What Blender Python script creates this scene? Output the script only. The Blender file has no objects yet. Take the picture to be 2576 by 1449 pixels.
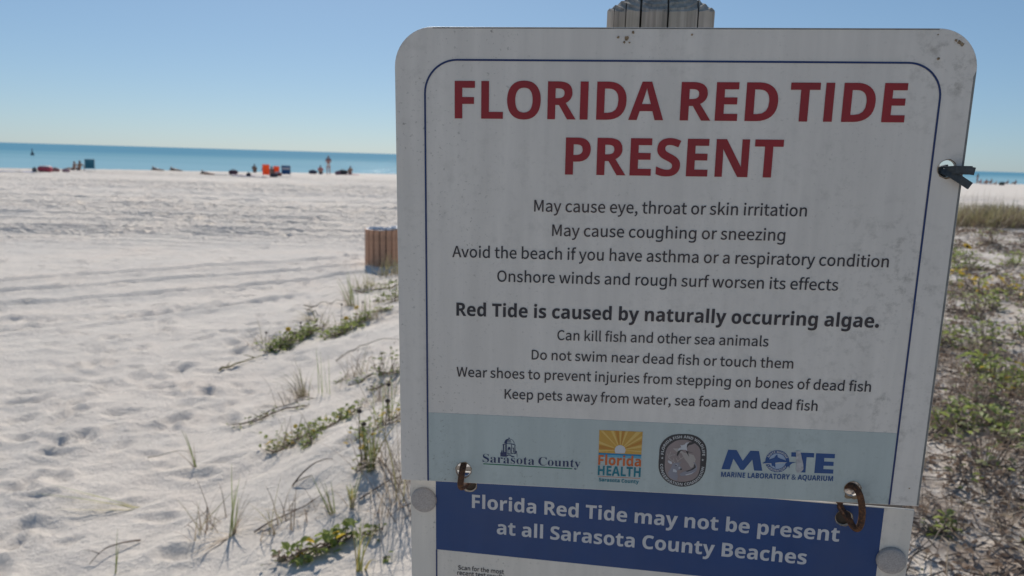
# Red tide warning sign on a white sand beach - procedural Blender 4.5 scene
import bpy, bmesh, math, random
import numpy as np
from mathutils import Vector, Matrix

scene = bpy.context.scene
col = scene.collection
R = math.radians

# ------------------------------------------------------------------ camera
CAM = Vector((0.0, 0.0, 2.15))
cam_data = bpy.data.cameras.new('camera')
cam_data.sensor_width = 36.0
cam_data.lens = 36.0 * 1860.0 / 2576.0
cam_data.clip_start = 0.02
cam_data.clip_end = 60000.0
cam_data.dof.use_dof = True
cam_data.dof.focus_distance = 0.622
cam_data.dof.aperture_fstop = 11.5
cam = bpy.data.objects.new('camera', cam_data)
col.objects.link(cam)
cam.matrix_world = Matrix((
    (0.99956221, -0.02958704, 0.0, CAM.x),
    (0.00514363, 0.17377130, -0.98477260, CAM.y),
    (0.02913651, 0.98434148, 0.17384741, CAM.z),
    (0, 0, 0, 1)))
scene.camera = cam

# ------------------------------------------------------------------ sky, sun, exposure
SUN_ELEV, SUN_AZ = R(38.0), R(-11.0)          # azimuth from +Y towards +X
world = bpy.data.worlds.new('World')
scene.world = world
world.use_nodes = True
wn = world.node_tree
for n in list(wn.nodes):
    wn.nodes.remove(n)
sky = wn.nodes.new('ShaderNodeTexSky')
sky.sky_type = 'NISHITA'
sky.sun_disc = False
sky.sun_elevation = SUN_ELEV
sky.sun_rotation = SUN_AZ
sky.altitude = 0
sky.air_density = 0.80
sky.dust_density = 0.3
sky.ozone_density = 7.5
bg = wn.nodes.new('ShaderNodeBackground')
bg.inputs['Strength'].default_value = 0.146
wo = wn.nodes.new('ShaderNodeOutputWorld')
# colour grade: softens contrast and tints the whole sky alike
gam = wn.nodes.new('ShaderNodeGamma'); gam.inputs['Gamma'].default_value = 0.62
tint = wn.nodes.new('ShaderNodeMix'); tint.data_type = 'RGBA'; tint.blend_type = 'MULTIPLY'; tint.inputs[0].default_value = 1.0
tint.inputs[7].default_value = (0.955, 1.10, 1.165, 1.0)
wn.links.new(sky.outputs[0], gam.inputs['Color']); wn.links.new(gam.outputs[0], tint.inputs[6])
wn.links.new(tint.outputs[2], bg.inputs['Color'])
wn.links.new(bg.outputs[0], wo.inputs['Surface'])

sun_data = bpy.data.lights.new('sun', 'SUN')
sun_data.energy = 3.9
sun_data.angle = R(0.53)
sun_data.color = (1.0, 0.93, 0.835)
sun = bpy.data.objects.new('sun', sun_data)
col.objects.link(sun)
sdir = Vector((math.sin(SUN_AZ) * math.cos(SUN_ELEV), math.cos(SUN_AZ) * math.cos(SUN_ELEV), math.sin(SUN_ELEV)))
sun.rotation_euler = sdir.to_track_quat('Z', 'Y').to_euler()
sun.location = (0, 0, 30)

scene.view_settings.view_transform = 'Standard'
scene.view_settings.look = 'None'
scene.view_settings.exposure = 0.0
scene.view_settings.gamma = 1.0
scene.view_settings.use_curve_mapping = False
scene.cycles.use_denoising = True
scene.cycles.max_bounces = 6
scene.cycles.diffuse_bounces = 3
scene.cycles.glossy_bounces = 3
scene.cycles.transparent_max_bounces = 6
scene.cycles.sample_clamp_indirect = 6.0

# ------------------------------------------------------------------ helpers
def tag(o, label=None, cat=None, group=None, kind=None):
    if label: o['label'] = label
    if cat: o['category'] = cat
    if group: o['group'] = group
    if kind: o['kind'] = kind
    return o

def empty(name, loc=(0, 0, 0), rz=0.0):
    o = bpy.data.objects.new(name, None)
    o.empty_display_size = 0.05
    col.objects.link(o)
    o.location = loc
    o.rotation_euler = (0, 0, rz)
    return o

def link_mesh(name, me, mat, parent=None, smooth=False):
    o = bpy.data.objects.new(name, me)
    if mat is not None and not me.materials:
        me.materials.append(mat)
    col.objects.link(o)
    o.parent = parent
    if smooth:
        me.polygons.foreach_set('use_smooth', np.ones(len(me.polygons), dtype=bool))
    return o

def mesh(name, verts, faces, mat, parent=None, smooth=False):
    me = bpy.data.meshes.new(name)
    me.from_pydata([tuple(v) for v in verts], [], [tuple(f) for f in faces])
    me.update()
    return link_mesh(name, me, mat, parent, smooth)

class MB:
    """collects simple shapes into one mesh"""
    def __init__(s): s.v = []; s.f = []
    def add(s, v, f):
        o = len(s.v); s.v += [tuple(p) for p in v]; s.f += [tuple(i + o for i in q) for q in f]
        return s
    def box(s, c, d, m=None):
        x, y, z = d[0] / 2, d[1] / 2, d[2] / 2
        v = [Vector((sx * x, sy * y, sz * z)) for sz in (-1, 1) for sy in (-1, 1) for sx in (-1, 1)]
        if m is not None: v = [m @ p for p in v]
        v = [p + Vector(c) for p in v]
        return s.add(v, [(0, 2, 3, 1), (4, 5, 7, 6), (0, 1, 5, 4), (2, 6, 7, 3), (0, 4, 6, 2), (1, 3, 7, 5)])
    def tube(s, pts, r, n=8, caps=True, closed=False):
        pts = [Vector(p) for p in pts]
        k = len(pts)
        rr = r if hasattr(r, '__len__') else [r] * k
        v = []; f = []
        up = None
        for i, p in enumerate(pts):
            if closed: t = pts[(i + 1) % k] - pts[i - 1]
            else: t = pts[min(i + 1, k - 1)] - pts[max(i - 1, 0)]
            t.normalize()
            if up is None:
                up = t.orthogonal().normalized()
            up = (up - t * up.dot(t))
            if up.length < 1e-6: up = t.orthogonal()
            up.normalize()
            b = t.cross(up)
            for j in range(n):
                a = 2 * math.pi * j / n
                v.append(p + (up * math.cos(a) + b * math.sin(a)) * rr[i])
        for i in range(k if closed else k - 1):
            for j in range(n):
                a = i * n + j; b2 = i * n + (j + 1) % n
                c = ((i + 1) % k) * n + (j + 1) % n; d = ((i + 1) % k) * n + j
                f.append((a, b2, c, d))
        if caps and not closed:
            f.append(tuple(range(n))[::-1]); f.append(tuple((k - 1) * n + j for j in range(n)))
        return s.add(v, f)
    def build(s, name, mat, parent=None, smooth=False):
        return mesh(name, s.v, s.f, mat, parent, smooth)

# ------------------------------------------------------------------ materials
MATS = {}
def new_mat(name):
    m = bpy.data.materials.new(name)
    m.use_nodes = True
    nt = m.node_tree
    b = nt.nodes['Principled BSDF']
    MATS[name] = m
    return m, nt, b

def N(nt, typ, **kw):
    n = nt.nodes.new(typ)
    for k, v in kw.items():
        if k in n.inputs: n.inputs[k].default_value = v
        else: setattr(n, k, v)
    return n

def ramp(nt, fac, stops):
    r = nt.nodes.new('ShaderNodeValToRGB')
    cr = r.color_ramp
    while len(cr.elements) > 1: cr.elements.remove(cr.elements[-1])
    cr.elements[0].position = stops[0][0]; cr.elements[0].color = (*stops[0][1], 1) if len(stops[0][1]) == 3 else stops[0][1]
    for p, c in stops[1:]:
        e = cr.elements.new(p); e.color = (*c, 1) if len(c) == 3 else c
    nt.links.new(fac, r.inputs['Fac'])
    return r.outputs['Color']

def g3(v): return (v, v, v)

def mixc(nt, fac, a, b, mode='MIX'):
    m = nt.nodes.new('ShaderNodeMix'); m.data_type = 'RGBA'; m.blend_type = mode
    for s, v in ((m.inputs[0], fac), (m.inputs[6], a), (m.inputs[7], b)):
        if isinstance(v, (int, float)): s.default_value = v
        elif isinstance(v, tuple): s.default_value = (*v, 1) if len(v) == 3 else v
        else: nt.links.new(v, s)
    return m.outputs[2]

def objco(nt, scale=(1, 1, 1), loc=(0, 0, 0), world_co=False):
    if world_co:
        src = nt.nodes.new('ShaderNodeNewGeometry').outputs['Position']
    else:
        src = nt.nodes.new('ShaderNodeTexCoord').outputs['Object']
    mp = nt.nodes.new('ShaderNodeMapping')
    mp.inputs['Scale'].default_value = scale; mp.inputs['Location'].default_value = loc
    nt.links.new(src, mp.inputs['Vector'])
    return mp.outputs['Vector']

def noise(nt, vec, scale, detail=4.0, rough=0.55):
    n = nt.nodes.new('ShaderNodeTexNoise')
    n.inputs['Scale'].default_value = scale; n.inputs['Detail'].default_value = detail; n.inputs['Roughness'].default_value = rough
    nt.links.new(vec, n.inputs['Vector'])
    return n.outputs['Fac']

def bump(nt, b, height, strength, dist):
    n = nt.nodes.new('ShaderNodeBump')
    n.inputs['Strength'].default_value = strength; n.inputs['Distance'].default_value = dist
    nt.links.new(height, n.inputs['Height'])
    nt.links.new(n.outputs['Normal'], b.inputs['Normal'])

def plain(name, c, rough=0.7, var=0.18, scale=9.0, bmp=0.0, metal=0.0, trans=0.0):
    if name in MATS: return MATS[name]
    m, nt, b = new_mat(name)
    v = objco(nt)
    f = noise(nt, v, scale, 5)
    d = tuple(max(0, x * (1 - var)) for x in c); l = tuple(min(1, x * (1 + var)) for x in c)
    nt.links.new(ramp(nt, f, [(0.3, d), (0.7, l)]), b.inputs['Base Color'])
    b.inputs['Roughness'].default_value = rough
    b.inputs['Metallic'].default_value = metal
    if bmp: bump(nt, b, noise(nt, v, scale * 6, 5), 0.6, bmp)
    if trans:
        b.inputs['Transmission Weight'].default_value = 0.0
        t = nt.nodes.new('ShaderNodeBsdfTranslucent'); mx = nt.nodes.new('ShaderNodeMixShader')
        mx.inputs[0].default_value = trans
        nt.links.new(ramp(nt, f, [(0.3, l), (0.7, tuple(min(1, x * 1.25) for x in l))]), t.inputs['Color'])
        out = nt.nodes['Material Output']
        nt.links.new(b.outputs[0], mx.inputs[1]); nt.links.new(t.outputs[0], mx.inputs[2]); nt.links.new(mx.outputs[0], out.inputs['Surface'])
    return m
# ------------------------------------------------------------------ terrain
def vnoise(x, y, seed=0):
    """smooth value noise, vectorised"""
    xi = np.floor(x).astype(np.int64); yi = np.floor(y).astype(np.int64)
    fx = x - xi; fy = y - yi
    fx = fx * fx * (3 - 2 * fx); fy = fy * fy * (3 - 2 * fy)
    def h(a, b):
        n = (a * 374761393 + b * 668265263 + seed * 974634757) & 0xFFFFFFFF
        n = ((n ^ (n >> 13)) * 1274126177) & 0xFFFFFFFF
        n = n ^ (n >> 16)
        return (n & 0xFFFFFF) / float(0xFFFFFF)
    a = h(xi, yi); b = h(xi + 1, yi); c = h(xi, yi + 1); d = h(xi + 1, yi + 1)
    return (a + (b - a) * fx) * (1 - fy) + (c + (d - c) * fx) * fy - 0.5

def sstep(a, b, x):
    t = np.clip((x - a) / (b - a), 0, 1)
    return t * t * (3 - 2 * t)

def shore_y(x):
    return 88.5 + 0.55 * x

def dune_mask(x, y):
    """0 on the open beach, 1 on top of the vegetated dune"""
    wob = 0.5 * vnoise(x * 0.4, y * 0.4, 3) + 0.25 * vnoise(x * 1.1, y * 1.1, 4)
    foot = -2.25 - 0.03 * np.clip(y - 4, -2, 12) + wob
    side = sstep(0.0, 2.6, x - foot)
    front = 16.0 + 0.62 * (x + 2.5) + 1.5 * wob
    return side * (1 - sstep(-2.8, 0.6, y - front))

def base_height(x, y):
    m = dune_mask(x, y)
    z = 0.60 * m
    z = z + m * (0.30 * vnoise(x * 0.22, y * 0.22, 11) + 0.10 * vnoise(x * 0.9, y * 0.9, 12))
    near = sstep(0.0, 1.0, m * (1 - m) * 4)
    # wind-blown ridges running down the flank of the dune
    z = z + (0.10 * near) * vnoise((x * 0.55 + y * 0.83) * 1.7, (x * 0.83 - y * 0.55) * 0.5, 21)
    z = z + 0.05 * vnoise(x * 0.35, y * 0.35, 5)
    # the beach slopes gently under the sea
    s = y - shore_y(x)
    z = z - 0.55 * sstep(-1.5, 12, s) - 2.5 * sstep(5, 90, s)
    return z

def tracks_height(x, y):
    """wheel ruts and rake lines pressed into the open beach"""
    z = np.zeros_like(x)
    def rut(xs, ys, w, a, tread=0.0):
        yt = np.interp(x, xs, ys)
        inside = sstep(xs[0] - 0.5, xs[0] + 0.5, x) * (1 - sstep(xs[-1] - 0.5, xs[-1] + 0.5, x))
        jit = 0.35 * w * vnoise(x * 0.9, y * 0 + 7.7, 31)
        d = (y - yt - jit) / w
        g = -a * np.exp(-d * d) + 0.55 * a * np.exp(-((np.abs(d) - 1.7) / 0.7) ** 2)
        if tread:
            g = g + tread * np.exp(-d ** 4) * np.sin((x + 0.5 * (y - yt)) * 2 * math.pi / 0.19)
        return g * inside * (0.55 + 0.9 * (vnoise(x * 0.5, y * 0.3, 33) + 0.5))
    # two vehicles curving away towards the bin, one fresh tread, far rake lines
    z += rut([-8.0, -5.9, -4.6, -3.6, -2.7], [8.9, 10.4, 11.4, 12.3, 13.4], 0.15, 0.055)
    z += rut([-8.6, -6.7, -5.3, -4.3, -2.8], [9.7, 11.2, 12.3, 13.0, 14.3], 0.16, 0.05)
    z += rut([-9.4, -7.4, -5.9, -4.7, -3.0], [10.4, 12.0, 13.2, 14.0, 15.6], 0.2, 0.045)
    z += rut([-7.2, -6.2, -5.0, -4.0, -3.1], [7.4, 8.0, 9.1, 10.0, 11.3], 0.14, 0.03)
    z += rut([-6.5, -5.6, -4.8, -3.9, -3.2], [8.7, 9.0, 9.4, 10.2, 10.9], 0.18, 0.03, 0.03)
    for yy, a, w in ((19.4, .085, .17), (20.6, .085, .18), (22.7, .045, .2), (24.6, .08, .22), (27.0, .05, .25), (29.2, .09, .28), (33, .08, .34), (37, .10, .4), (42, .10, .5), (48, .12, .6)):
        z += rut([-80, -30, -10, 0, 20, 90], [yy - 12, yy - 3.2, yy - 0.9, yy + 0.4, yy + 3, yy + 20], w, a * 1.1)
    return z

def detail_height(x, y):
    m = dune_mask(x, y)
    dist = np.maximum(y, 1.0)
    open_b = 1 - m
    z = tracks_height(x, y) * open_b
    # trampled, lumpy sand; the far groomed strip is rougher
    amp = 0.020 + 0.045 * sstep(16, 24, y) * (1 - sstep(52, 66, y))
    z = z + amp * open_b * (vnoise(x * 2.1, y * 2.1, 41) + 0.6 * vnoise(x * 4.7, y * 4.7, 42)) * (0.35 + 1.3 * np.clip(vnoise(x * 0.16, y * 0.16, 44) + 0.5, 0, 1))
    z = z + 0.014 * vnoise(x * 5.1, y * 5.1, 45) + 0.012 * vnoise(x * 11, y * 11, 46) + 0.006 * vnoise(x * 23, y * 23, 49)
    # low parallel ridges where the dune sand slides onto the beach
    fl = np.exp(-((m - 0.25) / 0.28) ** 2) * (1 - sstep(9, 14, y))
    p_ = x * 0.86 - y * 0.50; q_ = x * 0.50 + y * 0.86
    z = z + fl * (0.060 * vnoise(p_ * 3.2, q_ * 0.55, 50) + 0.022 * vnoise(p_ * 8.5, q_ * 1.3, 52))
    # crusted, crumbly surface of the undisturbed dune sand
    cr = sstep(0.05, 0.5, m) * np.clip(0.3 + 1.5 * (vnoise(x * 0.9, y * 0.9, 53) + 0.3), 0.1, 1.4)
    z = z + cr * (0.020 * np.abs(vnoise(x * 7.5, y * 7.5, 54)) + 0.016 * vnoise(x * 15, y * 15, 55) + 0.010 * vnoise(x * 27, y * 27, 56))
    # small wind ripples and crust on the dune flank
    z = z + 0.020 * m * vnoise((x * 0.6 + y * 0.8) * 4.5, (x * 0.8 - y * 0.6) * 1.6, 47) + 0.012 * m * vnoise(x * 9, y * 9, 48)
    return z

def build_ground():
    def axis(a):
        a = np.array(sorted(set(np.round(a, 4)))); return a
    xs = [0.0]; x = 0.0
    while x < 170: 
        x += max(0.024, 0.0115 * x); xs.append(x)
    xs = axis([-v for v in xs] + xs)
    ys = []; y = -1.5
    while y > -140:
        ys.append(y); y -= max(0.12, 0.09 * abs(y))
    y = -1.5
    while y < 2.2: ys.append(y); y += 0.05
    while y < 230: ys.append(y); y += max(0.018, (0.0048 if 13 < y < 42 else 0.0068) * y)
    ys = axis(ys)
    X, Y = np.meshgrid(xs, ys)
    Z = base_height(X, Y) + detail_height(X, Y)
    # footprints
    rng = random.Random(5)
    prints = []
    def walk(x, y, ang, n, step=0.62, spread=0.16):
        for i in range(n):
            s = 1 if i % 2 else -1
            prints.append((x + s * spread * math.cos(ang), y + s * spread * math.sin(ang) * -1, ang + rng.uniform(-.25, .25), rng.uniform(.85, 1.15)))
            ang += rng.uniform(-.10, .10)
            x += math.sin(ang) * step * rng.uniform(.85, 1.15); y += math.cos(ang) * step * rng.uniform(.85, 1.15)
    walk(-2.9, 3.2, -0.10, 26); walk(-3.9, 4.0, 0.10, 26); walk(-3.1, 5.2, 0.35, 18); walk(-5.4, 6.0, -0.4, 30); walk(-2.6, 6.5, -0.9, 14)
    walk(-4.6, 3.6, 0.5, 14); walk(-3.3, 8.2, 0.05, 30); walk(-6.5, 9.0, 1.0, 18)
    for _ in range(16): walk(rng.uniform(-5.5, -2.8), rng.uniform(3.2, 9), rng.uniform(-2.2, 2.2), 9, 0.55)
    for _ in range(24): walk(rng.uniform(-14, -3), rng.uniform(8, 17), rng.uniform(-1.6, 1.6), 16)
    for _ in range(110): walk(rng.uniform(-34, 2), rng.uniform(19, 50), rng.uniform(-1.8, 1.8), 22, 0.7)
    for _ in range(16): walk(rng.uniform(8, 60), rng.uniform(42, 95), rng.uniform(-1.8, 1.8), 22, 0.7)
    for _ in range(130):
        yy = 3.0 + 11 * rng.random() ** 1.3
        prints.append((rng.uniform(-1.2 * yy * .72 - 1.0, -2.2), yy, rng.uniform(0, 6.28), rng.uniform(.5, 1.25)))
    for px, py, a, s in prints:
        L, Wd, dep = 0.135 * s, 0.062 * s, (0.016 + 0.018 * rng.random()) * s
        if py > 18: dep *= 2.1; Wd *= 1.4; L *= 1.2
        i0, i1 = np.searchsorted(xs, (px - .5, px + .5)); j0, j1 = np.searchsorted(ys, (py - .5, py + .5))
        if i1 - i0 < 2 or j1 - j0 < 2: continue
        dx = X[j0:j1, i0:i1] - px; dy = Y[j0:j1, i0:i1] - py
        u = (dx * math.sin(a) + dy * math.cos(a)) / L; v = (dx * math.cos(a) - dy * math.sin(a)) / Wd
        r = np.sqrt(u * u + v * v)
        Z[j0:j1, i0:i1] += dep * (-np.exp(-(r / 0.85) ** 3) + 0.50 * np.exp(-((r - 1.45) / 0.42) ** 2) * (0.6 + 0.8 * (vnoise(dx * 14 + px * 9, dy * 14, 51) + .5)))
    nx, ny = len(xs), len(ys)
    me = bpy.data.meshes.new('beach_sand')
    V = np.stack([X, Y, Z], -1).reshape(-1, 3).astype(np.float32)
    idx = np.arange(nx * ny).reshape(ny, nx)
    F = np.stack([idx[:-1, :-1], idx[:-1, 1:], idx[1:, 1:], idx[1:, :-1]], -1).reshape(-1, 4)
    me.vertices.add(len(V)); me.vertices.foreach_set('co', V.ravel())
    me.loops.add(F.size); me.loops.foreach_set('vertex_index', F.ravel().astype(np.int32))
    me.polygons.add(len(F)); me.polygons.foreach_set('loop_start', np.arange(0, F.size, 4, dtype=np.int32)); me.polygons.foreach_set('loop_total', np.full(len(F), 4, dtype=np.int32))
    at = me.attributes.new('dune', 'FLOAT', 'POINT'); at.data.foreach_set('value', dune_mask(X, Y).ravel().astype(np.float32))
    trm = (1 - dune_mask(X, Y)) * (0.12 + 0.88 * sstep(15, 21, Y - 0.12 * X) * (1 - sstep(58, 80, Y))) * np.clip(0.35 + 1.6 * (vnoise(X * 0.10, Y * 0.22, 71) + 0.35), 0.15, 1.3)
    at2 = me.attributes.new('trample', 'FLOAT', 'POINT'); at2.data.foreach_set('value', trm.ravel().astype(np.float32))
    me.update(calc_edges=True)
    # sand material
    m, nt, b = new_mat('white_sand')
    v = objco(nt, world_co=True)
    f1 = noise(nt, v, 0.55, 6, 0.6); f2 = noise(nt, v, 7.0, 8, 0.65); f3 = noise(nt, v, 30.0, 7, 0.72)
    c1 = ramp(nt, f1, [(0.3, (0.75, 0.695, 0.63)), (0.55, (0.81, 0.735, 0.655)), (0.75, (0.84, 0.74, 0.645))])
    c2 = mixc(nt, 0.55, c1, ramp(nt, f2, [(0.3, g3(0.85)), (0.7, g3(1.03))]), 'MULTIPLY')
    c3 = mixc(nt, 0.5, c2, ramp(nt, f3, [(0.35, g3(0.82)), (0.6, g3(1.03))]), 'MULTIPLY')
    # decayed leaf crumbs among the dune plants
    a = nt.nodes.new('ShaderNodeAttribute'); a.attribute_name = 'dune'
    lf = noise(nt, v, 2.6, 9, 0.72)
    sep = nt.nodes.new('ShaderNodeSeparateXYZ'); nt.links.new(v, sep.inputs[0])
    mr = nt.nodes.new('ShaderNodeMapRange'); mr.inputs['From Min'].default_value = -0.2; mr.inputs['From Max'].default_value = 1.6
    nt.links.new(sep.outputs['X'], mr.inputs['Value'])
    ml = nt.nodes.new('ShaderNodeMath'); ml.operation = 'MULTIPLY'; nt.links.new(a.outputs['Fac'], ml.inputs[0]); nt.links.new(mr.outputs[0], ml.inputs[1])
    lm = nt.nodes.new('ShaderNodeMath'); lm.operation = 'MULTIPLY'
    nt.links.new(ramp(nt, lf, [(0.45, g3(0.0)), (0.60, g3(0.72))]), lm.inputs[0]); nt.links.new(ml.outputs[0], lm.inputs[1])
    c4 = mixc(nt, lm.outputs[0], c3, (0.26, 0.185, 0.135))
    nt.links.new(c4, b.inputs['Base Color'])
    b.inputs['Roughness'].default_value = 0.95
    b.inputs['Specular IOR Level'].default_value = 0.15
    hb = nt.nodes.new('ShaderNodeMath'); hb.operation = 'ADD'
    nt.links.new(f2, hb.inputs[0]); nt.links.new(f3, hb.inputs[1])
    # churned, foot-worn strips and long rake lines, too fine to mesh
    tr = nt.nodes.new('ShaderNodeAttribute'); tr.attribute_name = 'trample'
    h1 = noise(nt, objco(nt, (1.0, 1.3, 1), world_co=True), 2.6, 6, 0.62)
    h2 = noise(nt, objco(nt, (0.16, 2.2, 1), world_co=True), 1.0, 5, 0.6)
    hs = nt.nodes.new('ShaderNodeMath'); hs.operation = 'MULTIPLY_ADD'; hs.inputs[1].default_value = 1.3
    nt.links.new(h2, hs.inputs[0]); nt.links.new(h1, hs.inputs[2])
    hm_ = nt.nodes.new('ShaderNodeMath'); hm_.operation = 'MULTIPLY'; nt.links.new(hs.outputs[0], hm_.inputs[0]); nt.links.new(tr.outputs['Fac'], hm_.inputs[1])
    hx = nt.nodes.new('ShaderNodeMath'); hx.operation = 'MULTIPLY_ADD'; hx.inputs[1].default_value = 10.0
    nt.links.new(hm_.outputs[0], hx.inputs[0]); nt.links.new(hb.outputs[0], hx.inputs[2])
    bump(nt, b, hx.outputs[0], 0.8, 0.030)
    o = link_mesh('beach_sand', me, m, None, True)
    tag(o, 'white trampled beach sand rising to a dune', None, None, 'structure')
    return xs, ys, Z

GX, GY, GZ = build_ground()
def ground_z(x, y):
    i = min(max(int(np.searchsorted(GX, x)), 1), len(GX) - 1); j = min(max(int(np.searchsorted(GY, y)), 1), len(GY) - 1)
    tx = (x - GX[i - 1]) / (GX[i] - GX[i - 1]); ty = (y - GY[j - 1]) / (GY[j] - GY[j - 1])
    return float((GZ[j - 1, i - 1] * (1 - tx) + GZ[j - 1, i] * tx) * (1 - ty) + (GZ[j, i - 1] * (1 - tx) + GZ[j, i] * tx) * ty)

# ------------------------------------------------------------------ sea
def build_sea():
    m, nt, b = new_mat('sea_water')
    v = objco(nt, world_co=True)
    sep = nt.nodes.new('ShaderNodeSeparateXYZ'); nt.links.new(v, sep.inputs[0])
    # metres out from the waterline -> depth of the water
    mx = nt.nodes.new('ShaderNodeMath'); mx.operation = 'MULTIPLY'; mx.inputs[1].default_value = -0.55
    nt.links.new(sep.outputs['X'], mx.inputs[0])
    ad = nt.nodes.new('ShaderNodeMath'); ad.operation = 'ADD'; nt.links.new(sep.outputs['Y'], ad.inputs[0]); nt.links.new(mx.outputs[0], ad.inputs[1])
    lg = nt.nodes.new('ShaderNodeMapRange'); lg.interpolation_type = 'SMOOTHSTEP'
    lg.inputs['From Min'].default_value = 90; lg.inputs['From Max'].default_value = 420
    nt.links.new(ad.outputs[0], lg.inputs['Value'])
    nz = noise(nt, objco(nt, (0.004, 0.016, 1), world_co=True), 1.0, 5)
    ad2 = nt.nodes.new('ShaderNodeMath'); ad2.operation = 'MULTIPLY_ADD'; ad2.inputs[1].default_value = 0.9; ad2.inputs[2].default_value = -0.42
    nt.links.new(nz, ad2.inputs[0])
    ad3 = nt.nodes.new('ShaderNodeMath'); ad3.operation = 'ADD'; ad3.use_clamp = True
    nt.links.new(lg.outputs[0], ad3.inputs[0]); nt.links.new(ad2.outputs[0], ad3.inputs[1])
    body = ramp(nt, ad3.outputs[0], [(0.0, (0.270, 0.470, 0.560)), (0.40, (0.180, 0.380, 0.480)), (1.0, (0.112, 0.300, 0.425))])
    nt.links.new(body, b.inputs['Base Color'])
    b.inputs['Roughness'].default_value = 1.0
    b.inputs['Specular IOR Level'].default_value = 0.0
    # choppy surface: only part of it mirrors the sky
    gl = nt.nodes.new('ShaderNodeBsdfGlossy'); gl.inputs['Roughness'].default_value = 0.10
    wv = noise(nt, objco(nt, (0.7, 1.3, 1), world_co=True), 1.6, 3, 0.6)
    bn = nt.nodes.new('ShaderNodeBump'); bn.inputs['Strength'].default_value = 0.45; bn.inputs['Distance'].default_value = 0.35
    nt.links.new(wv, bn.inputs['Height']); nt.links.new(bn.outputs['Normal'], gl.inputs['Normal'])
    mx2 = nt.nodes.new('ShaderNodeMixShader'); mx2.inputs[0].default_value = 0.11
    nt.links.new(b.outputs[0], mx2.inputs[1]); nt.links.new(gl.outputs[0], mx2.inputs[2])
    nt.links.new(mx2.outputs[0], nt.nodes['Material Output'].inputs['Surface'])
    # sheet following the waterline, out to the horizon
    xs = [-30000, -9000, -3000, -900, -300, -100, -40, 0, 40, 100, 300, 900, 3000, 9000, 30000]
    ss = [-6, 20, 80, 300, 1200, 5000, 30000]
    ve = []; fa = []
    for s in ss:
        for x in xs:
            ve.append((x, (88.5 + 0.55 * max(-300, min(300, x))) + s, -0.085))
    n = len(xs)
    for j in range(len(ss) - 1):
        for i in range(n - 1):
            fa.append((j * n + i, j * n + i + 1, (j + 1) * n + i + 1, (j + 1) * n + i))
    o = mesh('sea', ve, fa, m, None, True)
    tag(o, 'calm turquoise sea reaching the horizon', None, None, 'structure')
build_sea()
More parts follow.
